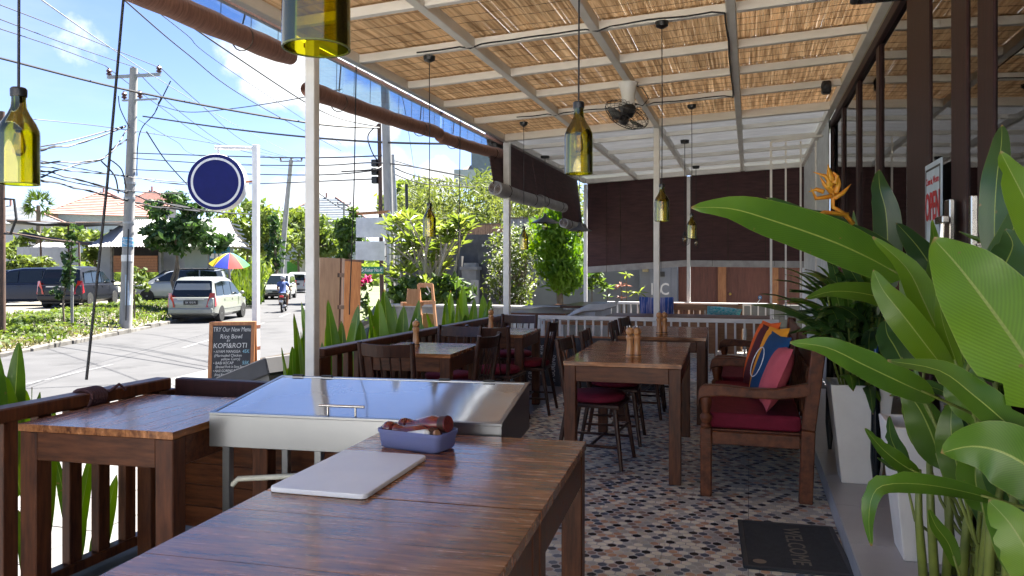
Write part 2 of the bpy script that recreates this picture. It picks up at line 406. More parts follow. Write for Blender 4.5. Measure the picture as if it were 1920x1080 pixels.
M['bark_slat'] = mat('blind_slat', (.32,.20,.15), .6, col2=(.22,.13,.10), scale=8, trans=.45)
M['darkblind'] = mat('dark_brown_blind', (.080,.030,.031), .75, col2=(.045,.017,.018), scale=4, stretch=(1,1,7), bump=.15, trans=.06)
M['hem'] = mat('grey_blind_hem', (.42,.41,.41), .8, col2=(.32,.31,.31), scale=8, trans=.2)
M['steel'] = mat('stainless_steel', (.27,.28,.295), .28, metal=1, col2=(.255,.265,.28), scale=1.5)
M['chrome'] = mat('chrome', (.62,.60,.57), .18, metal=1)
M['black'] = mat('black_plastic', (.013,.013,.015), .4)
M['cable'] = mat('black_cable', (.012,.012,.015), .6)
M['door'] = mat('door_frame_wood', (.036,.011,.010), .5, col2=(.022,.007,.0065), scale=6, stretch=(9,9,1), bump=.06, spec=.25)
M['pane'] = glass('window_pane', (.62,.66,.66), .12)
M['floor_tile'] = hexmat('hex_printed_tile')
M['grout'] = mat('grout', (.085,.085,.085), .9)
M['paving'] = mat('white_bounce_paving', (.72,.71,.68), .8, col2=(.62,.61,.58), scale=2)  # for the pale paving added behind the camera to bounce sunlight
M['greytile'] = mat('grey_step_tile', (.46,.46,.47), .3, col2=(.42,.42,.43), scale=6, spots=(9, (.27,.27,.28), .68))
M['marble'] = mat('pale_step_edge', (.46,.50,.55), .3, col2=(.36,.40,.46), scale=8, detail=8)
M['terrazzo'] = mat('white_terrazzo_pot', (.78,.78,.77), .5, col2=(.72,.72,.71), scale=7, spots=(38, (.34,.34,.35), .71), bump=.05)
M['soil'] = mat('soil', (.05,.035,.022), .95, bump=.5, bscale=40)
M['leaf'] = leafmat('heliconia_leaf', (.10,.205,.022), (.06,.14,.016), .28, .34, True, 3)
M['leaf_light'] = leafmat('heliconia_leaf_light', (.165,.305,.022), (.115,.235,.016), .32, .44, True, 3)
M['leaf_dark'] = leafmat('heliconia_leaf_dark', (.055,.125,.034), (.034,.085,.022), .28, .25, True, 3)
M['stem'] = mat('leaf_stem', (.22,.27,.055), .45, col2=(.13,.17,.04), scale=10, trans=.1)
M['flower'] = mat('orange_flower', (.72,.26,.02), .45, col2=(.60,.33,.03), scale=40, trans=.3)
M['fence_leaf'] = leafmat('outdoor_heliconia_leaf', (.14,.235,.018), (.06,.135,.012), .35, .5, True, 4)
M['asphalt'] = mat('worn_asphalt', (.068,.068,.070), .9, col2=(.053,.053,.055), scale=1.2, detail=9, bump=.25, bscale=60, spots=(.7, (.036,.036,.038), .56), world=True)
M['lane'] = mat('lane_paint', (.16,.16,.16), .7, spots=(7, (.07,.07,.07), .5))
M['paver'] = mat('concrete_paver', (.15,.147,.14), .85, col2=(.115,.112,.107), scale=5, objvar=.1, bump=.15, bscale=60, spots=(3, (.08,.078,.075), .66))
M['concrete'] = mat('old_concrete', (.25,.245,.23), .85, col2=(.15,.147,.138), scale=3, detail=8, bump=.2, spots=(2.2, (.07,.067,.063), .60))
M['dirtwall'] = mat('mossy_wall', (.115,.11,.105), .9, col2=(.055,.055,.05), scale=2.6, detail=9, bump=.35, spots=(3.5, (.045,.06,.03), .62))
M['greywall'] = mat('grey_rendered_wall', (.235,.25,.275), .8, col2=(.205,.215,.235), scale=1.4, detail=8, spots=(1.8, (.15,.155,.165), .66))
M['grass'] = leafmat('verge_grass', (.10,.145,.022), (.045,.085,.012), .6, .45, False, 1.2)
M['drygrass'] = leafmat('dry_grass', (.20,.19,.08), (.14,.14,.05), .7, .4, False, 1.2)
M['dirt'] = mat('bare_ground', (.22,.20,.165), .95, col2=(.15,.135,.105), scale=.8, detail=9, bump=.4, bscale=20, world=True, spots=(.35, (.07,.10,.03), .6))
M['land'] = mat('far_land', (.13,.15,.07), .95, col2=(.09,.11,.05), scale=.1, detail=9, world=True)
M['trunk'] = mat('tree_bark', (.19,.15,.11), .9, col2=(.11,.085,.06), scale=9, stretch=(3,3,1), bump=.4)
M['oak'] = mat('orange_wood', (.40,.17,.06), .55, col2=(.27,.10,.035), scale=6, stretch=(8,8,1), bump=.1)
M['rustwhite'] = mat('white_steel_rusting', (.70,.70,.69), .5, col2=(.62,.62,.61), scale=6, spots=(6, (.26,.10,.05), .70))
# ---------------------------------------------------------------- ground, road, pavement
XR = -2.8                         # railing and eave line
YT, YF = 8.72, 13.4               # white railing and far end
def sheet(name, poly, z, m, th=0):
    b = MB()
    if th: b.prism(poly, z - th, z)
    else: b.add([(x, y, z) for x, y in poly], [tuple(range(len(poly)))])
    o = b.build(name, m); o['kind'] = 'structure'; return o
sheet('ground', [(-900,-60),(500,-60),(500,1200),(-900,1200)], -.74, M['land'])
KERB = [(-12.6,-6),(-13.6,2),(-15.2,8),(-16.2,11.5),(-17.3,15.2),(-19.0,19.4),(-21.1,24.2),(-25.2,33),(-30.0,41.9),(-39,57),(-58,85),(-90,128)]
def offs(pl, d):
    r = []
    for i, p in enumerate(pl):
        a = Vector(pl[max(i-1,0)]); c = Vector(pl[min(i+1,len(pl)-1)]); t = (c - a).normalized()
        r.append((p[0] + t.y * d, p[1] - t.x * d))
    return r
near = offs(KERB, 6.6)
b = MB()
for i in range(len(KERB)-1):
    b.quad((*KERB[i],-.70), (*near[i],-.70), (*near[i+1],-.70), (*KERB[i+1],-.70))
o = b.build('road', M['asphalt']); o['kind'] = 'structure'
# dashed line, as road marking
mid = offs(KERB, 3.5)
def along(pl, s):
    for i in range(len(pl)-1):
        a, c = Vector(pl[i]), Vector(pl[i+1]); l = (c-a).length
        if s <= l: return a + (c-a)*(s/l), (c-a).normalized()
        s -= l
    return Vector(pl[-1]), Vector((0,1))
b = MB()
for k in range(14):
    p, t = along(mid, 16.2 + k*6.5); q, _ = along(mid, 16.2 + k*6.5 + 3.0); n_ = Vector((t.y, -t.x))*.055
    b.quad((*(p+n_),-.696), (*(q+n_),-.696), (*(q-n_),-.696), (*(p-n_),-.696))
o = b.build('road_marking', M['lane']); o['kind'] = 'structure'
# pavement of pavers between the terrace and the road
pav = sheet('pavement', [(-2.86,-5),(-2.86,11.9),(-9.6,11.9),(-8.9,8),(-7.4,2),(-6.6,-5)], -.52, M['grout'], .2)
pm = None
for i in range(-3, 11):
    for j in range(9):
        x = -2.9 - j*.5; y = i*.62 + 1.2
        if y > 6.4 or x < -6.4: continue
        if pm is None:
            b = MB(); b.box((-.492,0,0),(0,.612,.012)); o = b.build('paver', M['paver'], pav); pm = o
        else: o = pm.copy(); COL.objects.link(o)
        o.location = (x, y, -.518 + rng.uniform(0,.003)); o.rotation_euler = (rng.uniform(-.004,.004), rng.uniform(-.004,.004), 0)
sheet('bounce_paving', [(-6.6,-9),(6,-9),(6,-1.52),(-2.88,-1.52),(-2.88,-5.02),(-6.6,-5.02)], -.03, M['paving'], .4)  # unseen paving, added to throw sunlight back under the roof
b = MB(); b.box((0,0,0),(12.6,.2,3.2)); o = b.build('bounce_wall', M['white'], at=(0,0,0)); o.location = (-6.6,-6.2,-.03); tag(o, 'plain white wall added behind the viewer, bouncing sunlight over the pale yard', 'wall')  # unseen wall, added as a sunlit reflector for the shaded terrace
sheet('pavement_apron', [(-2.9,6.85),(-2.9,11.9),(-9.55,11.9),(-8.9,8),(-8.4,6.4),(-7.0,6.4),(-6.95,6.85)], -.505, M['paver'])
# kerb stones along the far verge
kb = MB(); kb.box((0,-.16,-.74),(.92,0,-.56)); ks = None
KS = mat('dirty_kerb', (.17,.16,.145), .9, col2=(.085,.08,.07), scale=3, bump=.4, objvar=.25)
kroot = thing('kerb', 'long broken concrete kerb between the road and the grass verge', 'kerb')
s = 6.0
for k in range(70):
    p, t = along(KERB, s); s += .95
    if p.y > 62: break
    if ks is None: o = kb.build('kerb_stone', KS, kroot, bevel=.02); ks = o
    else: o = ks.copy(); COL.objects.link(o)
    o.location = (p.x - t.y*0, p.y, rng.uniform(-.05,.02)); o.rotation_euler = (rng.uniform(-.05,.05), rng.uniform(-.03,.03), math.atan2(t.y,t.x) + rng.uniform(-.03,.03))
    o.parent = kroot
# verge : bumpy bank between kerb and car park
def verge_z(f, x, y):
    return -.60 + .34*min(1, f*2.2) + .10*noise.noise((x*.5, y*.5, 0)) * min(1, f*3)
b = MB(); nu, nvv = 70, 10
VW = 4.2
vk = offs(KERB, -.02)
for i in range(nu+1):
    p, t = along(KERB, 8.0 + i*1.0)
    for j in range(nvv+1):
        f = j/nvv; q = p + Vector((-t.y, t.x)) * (.05 + f*VW)
        b.v.append(Vector((q.x, q.y, verge_z(f, q.x, q.y))))
for i in range(nu):
    for j in range(nvv):
        a = i*(nvv+1)+j; b.f.append((a, a+nvv+1, a+nvv+2, a+1)); b.m.append(0)
o = b.build('verge_bank', M['dirt'], smooth=180); o['kind'] = 'structure'
lot = offs(KERB, -VW)
b = MB()
for i in range(1, len(KERB)-2):
    a = Vector(lot[i]); c = Vector(lot[i+1])
    b.quad((*a,-.275), (*c,-.275), (c.x-60, c.y+6,-.275), (a.x-60, a.y+6,-.275))
o = b.build('car_park_ground', M['dirt']); o['kind'] = 'structure'
sheet('driveway_apron', [(*along(KERB, 14.0)[0],), (*along(KERB, 17.8)[0],), (-19.5,15.0), (-21.5,14.0), (-20.5,9.5)], -.655, M['concrete'])
gb = MB(); db = MB()
for k in range(15000):
    s_ = rng.uniform(15.5, 44) if k > 4500 else rng.uniform(15.5, 26)
    p, t = along(KERB, s_); f = rng.random()**.9; q = p + Vector((-t.y, t.x)) * (.05 + f*VW)
    if s_ < 19.2 and f < .9 and q.x < -17.5 and s_ < 18.3: continue
    z = verge_z(f, q.x, q.y); cl = noise.noise((q.x*.35, q.y*.35, 3.))
    h = rng.uniform(.06,.2) * (1 + 1.1*max(0, cl)) ; an = rng.uniform(0, 6.28); wv_ = rng.uniform(.012,.035)
    d = Vector((math.cos(an), math.sin(an), 0)); l = Vector((rng.uniform(-.5,.5)*h, rng.uniform(-.5,.5)*h, h))
    base = Vector((q.x, q.y, z-.01))
    tgt = db if noise.noise((q.x*.6+9, q.y*.6, 8.)) > .22 else gb
    tgt.add([base - d*wv_, base + d*wv_, base + l], [(0,1,2)])
    if rng.random() < .35:      # broad weed leaves
        e = Vector((-d.y, d.x, rng.uniform(.2,.9))).normalized(); r_ = rng.uniform(.03,.08)
        gb.add([base+l*.6, base+l*.6+d*r_+e*r_, base+l*.6+e*2.1*r_, base+l*.6-d*r_+e*r_], [(0,1,2,3)])
o = gb.build('verge_grass', M['grass']); o['kind'] = 'stuff'
o = db.build('dry_verge_grass', M['drygrass']); o['kind'] = 'stuff'

# ---------------------------------------------------------------- terrace floor
fl = sheet('terrace_floor', [(-2.86,-1.5),(1.0,-1.5),(1.0,YF+.1),(-2.86,YF+.1)], -.009, M['grout'], .55)
tm = None; TS = .39
for i in range(-7, 1+1):
    for j in range(5, 33):
        x = -.0065 + i*TS; y = .1 + j*TS
        if x + TS > .45 or x < -2.86: continue
        if y < 2.0 and x < -.7: continue
        if tm is None:
            b = MB(); b.box((.0011,.0011,-.008),(TS-.0011,TS-.0011,0)); tm = b.build('floor_tile', M['floor_tile'], fl); o = tm
        else: o = tm.copy(); COL.objects.link(o)
        o.location = (x, y, 0)
# last strip cut against the step
b = MB(); b.box((0.0011,.0011,-.008),(.046,TS-.0011,0)); sm_ = None
for j in range(5, 22):
    if sm_ is None: sm_ = b.build('cut_floor_tile', M['floor_tile'], fl); o = sm_
    else: o = sm_.copy(); COL.objects.link(o)
    o.location = (-.0065 + TS, .1 + j*TS, 0)
# step along the glass front
b = MB(); b.box((.437,-1.5,-.02),(1.0,YT,.092)); step = b.build('step', M['grout']); step['kind'] = 'structure'
b = MB(); b.box((.431,-1.5,-.004),(.4368,YT,.1)); b.build('step_edge', M['marble'], step)
ti = None
for k in range(12):
    if ti is None:
        b = MB(); b.box((.4373,.002,.0925),(1.0,.598,.1)); ti = b.build('step_tile', M['greytile'], step); o = ti
    else: o = ti.copy(); COL.objects.link(o)
    o.location = (0, 1.35 + k*.6 + .03, 0)

# ---------------------------------------------------------------- roof
def rz_(x): return 2.867 + .0436*(x - XR)
roof = thing('terrace_roof', 'sloping terrace roof of white beams with reed matting and corrugated sheet', 'roof', (0,0,0))
LX = [XR, -1.89, -1.0, -.115, .83]
TY = [.9, 1.75, 2.6, 3.42, 4.25, 5.13, 5.98, 6.77, 7.62]
TYc = [9.45, 10.45, 11.4, 12.4]
bw = .062
for x in LX:
    b = MB(); z = rz_(x)
    b.box((x-bw/2, .6, z), (x+bw/2, YF+.06, z+.075)); b.build('long_beam', M['offwhite'], roof, bevel=.004)
def cross(y, wd, ht, name='cross_beam', zb=.004):
    for i in range(4):
        x0, x1 = LX[i]+bw/2+.001, LX[i+1]-bw/2-.001
        b = MB(); b.beam((x0, y, rz_(x0)+zb+ht/2), (x1, y, rz_(x1)+zb+ht/2), wd, ht); b.build(name, M['offwhite'], roof, bevel=.003)
for y in TY: cross(y, .05, .06)
cross(YT-.03, .07, .085, 'main_cross_beam', -.012); cross(YF, .07, .08, 'end_beam', -.01)
for y in TYc: cross(y, .05, .05)
# reed matting : thousands of split reeds, one mat to a bay
bays = [.62] + TY + [YT-.03]
for i in range(4):
    for k in range(len(bays)-1):
        y0, y1 = bays[k]-.012, bays[k+1]+.012; x0, x1 = LX[i]-.012, LX[i+1]+.012
        b = MB(); x = x0
        while x < x1-.006:
            d = rng.uniform(.009,.016) if rng.random()>.08 else rng.uniform(.017,.024); 
            pass
            zz = rz_(x) + .0815 + rng.uniform(-.003,.003); sk = rng.uniform(-.0015,.0015); h = d*.28
            b.add([(x,y0,zz+.006),(x+d*.5,y0,zz-h),(x+d,y0,zz+.006),(x+sk,y1,zz+.006),(x+d*.5+sk,y1,zz-h+rng.uniform(-.002,.002)),(x+d+sk,y1,zz+.006)], [(0,1,4,3),(1,2,5,4)])
            x += d*.80
        m_ = b.build('reed_mat', M['reed'], roof, kind='stuff')
        b = MB()
        yy = y0 + rng.uniform(.02,.1)
        while yy < y1:
            pts = [Vector((x0 + (x1-x0)*q/10, yy + .02*noise.noise((q*.5+k*3, yy*2, i)) , rz_(x0+(x1-x0)*q/10)+.0755)) for q in range(11)]
            b.tube(pts, .0016, 3, cap=False); yy += rng.uniform(.13,.21)
        if b.v: b.build('stitching', M['thread'], m_)
# corrugated sheet beyond the mats; over them an added translucent sheet letting light in
for ya, yb, mm, nn in ((.5, YT, 'fill_sheet', 120), (YT, YF+.35, 'corr', 84)):
    b = MB()
    for k in range(nn+1):
        y = ya + (yb-ya)*k/nn; zz = .118 + .012*math.sin(k*math.pi/2)
        b.v.append(Vector((XR-.25, y, rz_(XR-.25)+zz))); b.v.append(Vector((1.02, y, rz_(1.02)+zz)))
    for k in range(nn): b.f.append((2*k, 2*k+1, 2*k+3, 2*k+2)); b.m.append(0)
    b.build('corrugated_sheet', M[mm], roof, smooth=180)
# gutter board on the right over the glass wall
b = MB(); b.box((.865,.6,rz_(.865)-.035),(.955,YT,rz_(.865)+.05)); b.build('wall_plate', mat('cream_plate', (.60,.53,.40), .5), roof, bevel=.004)

# posts
def post(x, y, zb, zt, label, wd=.06):
    b = MB(); b.box((-wd/2,-wd/2,zb),(wd/2,wd/2,zt)); o = b.build('white_post', M['white'], bevel=.004)
    o.location = (x, y, 0); tag(o, label, 'post', 'white steel roof posts'); return o
P1 = post(XR, 4.52, -.02, rz_(XR)-.002, 'white steel post behind the display cabinet, at the open side of the terrace', .07)
post(XR, 8.84, -.02, rz_(XR)-.002, 'white post at the corner where the dark railing meets the white railing', .075)
post(-1.0, YT+.02, -.02, rz_(-1.0)-.02, 'white post in the middle of the white railing behind the dining tables', .065)
post(XR, YF+.08, -.02, rz_(XR)-.012, 'thin white corner post left of the lowered dark blinds', .06)
post(-1.0, YF+.08, -.02, rz_(-1.0)-.012, 'white post between the two lowered dark blinds', .06)

# ---------------------------------------------------------------- railings
def dark_rail(y0, y1, label, n):
    t = thing('dark_railing', label, 'railing', (XR, y0, 0), 0, 'dark wooden railings along the street side')
    L_ = y1 - y0
    b = MB(); b.box((-.045, 0, .742), (.045, L_, .80)); b.build('top_rail', M['wood_y'], t, bevel=.006)
    b = MB(); b.box((-.03, .05, .03), (.03, L_-.05, .075)); b.build('bottom_rail', M['wood_y'], t, bevel=.005)
    p0 = None
    for k in range(n):
        y = .09 + (L_-.18)*k/(n-1)
        if p0 is None:
            b = MB(); b.box((-.022,-.033,.0755),(.022,.033,.7415)); p0 = b.build('baluster', M['wood_y'], t, bevel=.003); o = p0
        else: o = p0.copy(); COL.objects.link(o)
        o.location = (0, y, 0)
    for y in (.0, L_):
        b = MB(); b.box((-.045, y-.045 if y else -.05, -.03), (.045, y+.05 if y else .045, .741)); b.build('end_post', M['wood_y'], t, bevel=.005)
    return t
dark_rail(1.45, 3.16, 'dark wooden railing with upright balusters beside the empty counter table', 11)
dark_rail(4.60, 8.78, 'dark wooden railing with upright balusters behind the left dining tables', 27)
# return panel at the end of the near railing
t = thing('railing_panel', 'solid dark red wooden panel closing the railing behind the display cabinet', 'panel', (XR, 3.2, 0))
b = MB(); b.box((.05,-.03,.70),(1.08,.03,.795)); b.build('top_board', M['door'], t, bevel=.006)
for k in range(6):
    b = MB(); b.box((.05,-.018,.06+k*.1065),(1.08,.018,.06+k*.1065+.1035)); b.build('board', M['wood'], t, bevel=.003)
def white_rail(x0, x1, y, z, n, label):
    t = thing('white_railing', label, 'railing', (x0, y, 0), 0, 'white railings across the terrace')
    b = MB(); b.box((0,-.03,z-.045),(x1-x0,.03,z)); b.build('top_rail', M['white'], t, bevel=.004)
    b = MB(); b.box((0,-.02,.06),(x1-x0,.02,.10)); b.build('bottom_rail', M['white'], t, bevel=.003)
    p0 = None
    for k in range(n):
        x = .06 + (x1-x0-.12)*k/(n-1)
        if p0 is None:
            b = MB(); b.box((-.011,-.011,.101),(.011,.011,z-.046)); p0 = b.build('baluster', M['white'], t); o = p0
        else: o = p0.copy(); COL.objects.link(o)
        o.location = (x, 0, 0)
    return t
white_rail(-2.76, .30, YT, .80, 31, 'white wooden railing with thin balusters across the terrace behind the tables')
white_rail(-2.4, .43, YF+.04, .775, 24, 'far white railing below the lowered dark blinds')

# ---------------------------------------------------------------- rolled blinds at the eave
def spiral(mb, c, ax, r, n=3):
    """end of a roll : a spiral of matting, in the plane across ax"""
    pts = []
    u = ax.orthogonal().normalized(); v = ax.cross(u)
    for k in range(n*14+1):
        a = k*2*math.pi/14; rr = r*(.16 + .84*k/(n*14))
        pts.append(c + u*rr*math.cos(a) + v*rr*math.sin(a))
    for i in range(len(pts)-1):
        mb.add([pts[i]-ax*.012, pts[i+1]-ax*.012, pts[i+1]+ax*.012, pts[i]+ax*.012], [(0,1,2,3)])
def eave_blind(y0, y1, z0, z1, r, ztop0, ztop1, label, slat=True, x=XR-.1, dark=False):
    t = thing('rolled_blind', label, 'blind', (x, y0, z0), 0, 'rolled bamboo blinds under the eave')
    o0 = Vector((x, y0, z0))
    ax = Vector((0, y1-y0, z1-z0)).normalized()
    b = MB(); k = 16; pts = []; rs = []
    for i in range(k+1):
        f = i/k; sag = -.014*math.sin(math.pi*f)
        pts.append(Vector((0, (y1-y0)*f, (z1-z0)*f + sag))); rs.append(r*(1+.05*math.sin(i*1.9)) * (.80 if i in (0,k) else 1))
    b.tube(pts, rs, 18, cap=True)
    b.build('roll', M['bark_roll'] if not dark else M['hem'], t, smooth=50)
    b = MB()
    spiral(b, pts[0]-ax*.004, ax, r*.8); spiral(b, pts[-1]+ax*.004, ax, r*.8)
    b.build('roll_end', M['bark_roll'], t)
    b = MB()      # the stretch still hanging between the eave and the roll, loose slats with light between them
    zt0, zt1 = ztop0 - z0, ztop1 - z0
    nn = 26
    for i in range(nn):
        f = (i+.5)/nn
        za, zb = zt0*(1-f), (z1-z0) + (zt1-(z1-z0))*(1-f)
        hh = (zt0/nn)*.14
        b.add([(0.01,0.02,za-hh),(0.01,y1-y0-.02,zb-hh),(0.01,y1-y0-.02,zb+hh),(0.01,0.02,za+hh)], [(0,1,2,3)])
    if 'film' not in M: M['film'] = glass('blue_film', (.42,.66,.90), .04)
    fb = MB(); fb.add([(.016,.02,zt0*.0+.0),(.016,y1-y0-.02,z1-z0),(.016,y1-y0-.02,zt1),(.016,.02,zt0)], [(0,1,2,3)]); fb.build('film', M['film'], t)
    if slat: b.build('hanging_slats', M['bark_slat'] if not dark else M['darkblind'], t, kind='stuff')
    b = MB()
    for i in range(9):
        f = (i+.5)/9; y = (y1-y0)*f
        b.tube([(0.0, y, zt0+(zt1-zt0)*f), (-.005, y, (z1-z0)*f)], .0022, 4)
    b.build('lift_cord', M['thread'], t)
    b = MB(); b.beam((0,-.02,zt0),(0,y1-y0+.02,zt1),.035,.03); b.build('head_rail', M['bark_roll'], t)
    for f in (.18,.8):
        y = (y1-y0)*f; b = MB(); zz = (z1-z0)*f; c = Vector((0,y,zz-.02))
        b.tube([Vector((math.cos(a)*(r+.006), y, zz-.02+math.sin(a)*(r+.006))) for a in [q*.4488 for q in range(15)]], .004, 4)
        b.tube([(0.0,y,zz+r),(0,y+.03,zt0+(zt1-zt0)*f)], .005, 4)
        b.build('tie_cord', M['thread'], t)
    return t
eave_blind(1.9, 4.42, 2.73, 2.745, .068, 2.90, 2.895, 'brown rolled bamboo blind left of the big hanging bottle')
eave_blind(4.62, 6.98, 2.575, 2.675, .062, 2.875, 2.87, 'brown rolled bamboo blind right of the big bottle, beside the white post')
eave_blind(6.96, 9.0, 2.64, 2.755, .062, 2.87, 2.865, 'brown rolled bamboo blind ending at the corner post')
# dark blinds of the far bay
def dark_roll(y0, y1, zt, zb, r, label):
    t = thing('dark_rolled_blind', label, 'blind', (XR-.03, y0, zb), 0, 'half rolled dark blinds over the far bay')
    b = MB(); n_ = 14
    for i in range(n_):
        z1 = (zt-zb)*(i+1)/n_ - .0005; z0 = (zt-zb)*i/n_
        b.box((-.006+.10*(1-i/n_)-.10, 0, z0), (.004+.10*(1-i/n_)-.10, y1-y0, z1))
    b.build('sheet', M['darkblind'], t)
    b = MB(); b.tube([(.0+r*.2,.01,-r*.6),(r*.2,(y1-y0)*.5,-r*.6-.01),(r*.2,y1-y0-.01,-r*.6)], r, 18); b.build('roll', M['hem'], t, smooth=50)
    b = MB(); spiral(b, Vector((r*.2,.0,-r*.6)), Vector((0,1,0)), r*.85, 4); b.build('roll_end', M['bark_roll'], t)
    for f in (.2,.8):
        b = MB(); y = (y1-y0)*f
        b.tube([Vector((r*.2+math.cos(a)*(r+.005), y, -r*.6+math.sin(a)*(r+.005))) for a in [q*.4488 for q in range(15)]], .005, 4); b.build('strap', M['thread'], t)
dark_roll(8.42, 10.35, 2.935, 2.33, .085, 'half rolled dark blind with pale roll just behind the corner post')
dark_roll(10.36, 11.85, 2.935, 2.36, .075, 'half rolled dark blind in the middle of the far left eave')
dark_roll(11.86, 13.35, 2.935, 2.12, .075, 'lowest half rolled dark blind beside the thin corner post')
def low_blind(x0, x1, y, zt, ztr, zb0, zb1, label):
    t = thing('lowered_blind', label, 'blind', (x0, y, zt), 0, 'lowered dark blinds across the far end')
    b = MB(); n_ = 54
    for i in range(n_):
        f0, f1 = i/n_, (i+1.25)/n_
        wob = .006*math.sin(i*.7) + (.004 if i%2 else 0)
        zl0, zl1 = (zb0-zt)*f0, (zb0-zt)*f1; d1 = ztr-zt; zr0, zr1 = d1+(zb1-ztr)*f0, d1+(zb1-ztr)*f1
        b.add([(0,wob,zl1),(x1-x0,wob,zr1),(x1-x0,wob,zr0),(0,wob,zl0),(0,wob+.006,zl1),(x1-x0,wob+.006,zr1),(x1-x0,wob+.006,zr0),(0,wob+.006,zl0)], [(0,1,2,3),(7,6,5,4),(0,4,5,1),(3,2,6,7)])
    b.build('slats', M['darkblind'], t)
    b = MB(); b.add([(0,-.012,zb0-zt-.11),(x1-x0,-.012,zb1-zt-.11),(x1-x0,-.012,zb1-zt),(0,-.012,zb0-zt),(0,.012,zb0-zt-.11),(x1-x0,.012,zb1-zt-.11),(x1-x0,.012,zb1-zt),(0,.012,zb0-zt)], [(0,1,2,3),(7,6,5,4),(0,4,5,1),(3,2,6,7),(0,3,7,4),(1,5,6,2)])
    b.build('hem', M['hem'], t)
    for f in (.34,.67):
        b = MB(); x = (x1-x0)*f; dz = (ztr-zt)*f; b.box((x-.006,-.006,(zb0-zt)),(x+.006,.0175,dz-.002)); b.build('seam', M['thread'], t)
    for f in (.2,.75):
        b = MB(); x = (x1-x0)*f; b.tube([(x,-.02,0),(x,-.02,zb0-zt-.1)], .004, 4); b.build('cord', M['thread'], t)
low_blind(-2.76, -1.03, YF+.05, 2.885, 2.96, 1.385, 1.50, 'wide dark brown blind lowered across the far end, tilted hem, left of the far post')
low_blind(-.97, .85, YF+.05, 2.965, 3.045, 1.495, 1.475, 'dark brown blind lowered across the far end right of the far post')
# ---------------------------------------------------------------- glass front of the building
XG = .9
gw = thing('glass_front', 'dark wood framed glass front of the restaurant along the right', 'shopfront', (0,0,0))
muls = [(1.0,.10),(2.05,.10),(3.42,.22),(3.82,.27),(4.69,.60),(6.0,.14),(7.1,.14),(8.2,.14),(9.3,.14)]
GT = 2.93
for y, wd in muls:
    dp = .03 if wd < .2 else .02
    b = MB(); b.box((XG-dp, y-wd/2, .1), (XG+.02, y+wd/2, GT)); b.build('mullion', M['door'], gw, bevel=.006)
b = MB(); b.box((XG-.045, .6, GT+.001), (XG+.06, 9.4, GT+.075)); b.build('head_beam', M['door'], gw, bevel=.005)
b = MB(); b.box((XG-.03, .6, .0925), (XG+.04, 9.38, .18)); b.build('sill', M['door'], gw)
for i in range(len(muls)-1):
    y0 = muls[i][0]+muls[i][1]/2; y1 = muls[i+1][0]-muls[i+1][1]/2
    if y1 - y0 < .05: continue
    b = MB(); b.box((XG-.012, y0, .181), (XG-.004, y1, GT-.001)); b.build('pane', M['pane'], gw)
# room behind the glass
room = MB()
RX, RH = 5.2, 3.1
room.box((1.0,.0,.0),(RX,10,.095)); room.box((RX,.0,.0),(RX+.1,10,RH)); room.box((1.0,9.9,.0),(RX,10.0,RH)); room.box((1.0,-.1,0),(RX,0,RH)); room.box((.97,-.1,RH),(RX+.1,10,RH+.1))
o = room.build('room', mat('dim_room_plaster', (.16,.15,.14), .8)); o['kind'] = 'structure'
bd = MB(); bd.box((-1.2-0,-.001,0),(1.3,.3,3.4)); 
rc = None
for x, y in ((1.75,4.6),(1.8,5.6),(2.6,5.1)):
    if rc is None:
        t = thing('cafe_chair', 'pale round backed cafe chair dimly seen inside, right beside the glass', 'chair', (x,y,.1), 0, 'pale chairs inside the room'); rc = t
        wm_ = mat('pale_chair_paint', (.6,.6,.58), .5)
        b = MB(); b.tube([(math.cos(a)*.2, .2, .72+math.sin(a)*.2) for a in [q*.3927 for q in range(17)]], .016, 6); b.tube([(math.cos(a)*.12, .2, .72+math.sin(a)*.12) for a in [q*.3927 for q in range(17)]], .012, 6); b.build('back_hoop', wm_, t, smooth=60)
        b = MB(); b.lathe([(.21,.44),(.22,.46),(.21,.48)], 18); b.build('seat', wm_, t, smooth=50)
        for a, c in ((-.16,.18),(.16,.18),(-.16,-.16),(.16,-.16)):
            b = MB(); b.tube([(a*1.15,c*1.15,0),(a,c,.44)], .014, 6); b.build('leg', wm_, t, smooth=60)
    else: dup(rc, (x,y,.1), rng.uniform(0,3), 'pale round backed cafe chair inside, '+('farthest along the glass' if y > 5.4 else 'deepest in the dim room'))
# end wall of the building beyond the glass, grey corrugated
b = MB(); k = 0
for i in range(40):
    y = 9.2 + i*.12; b.v += [Vector((.84+.02*(i%2), y, 0)), Vector((.84+.02*(i%2), y, 3.05))]
for i in range(39): b.f.append((2*i,2*i+2,2*i+3,2*i+1)); b.m.append(0)
o = b.build('corrugated_wall', mat('pale_corrugated_wall', (.55,.57,.59), .5), at=(.85,9.2,0)); tag(o, 'pale grey corrugated wall beyond the glass front', 'wall')
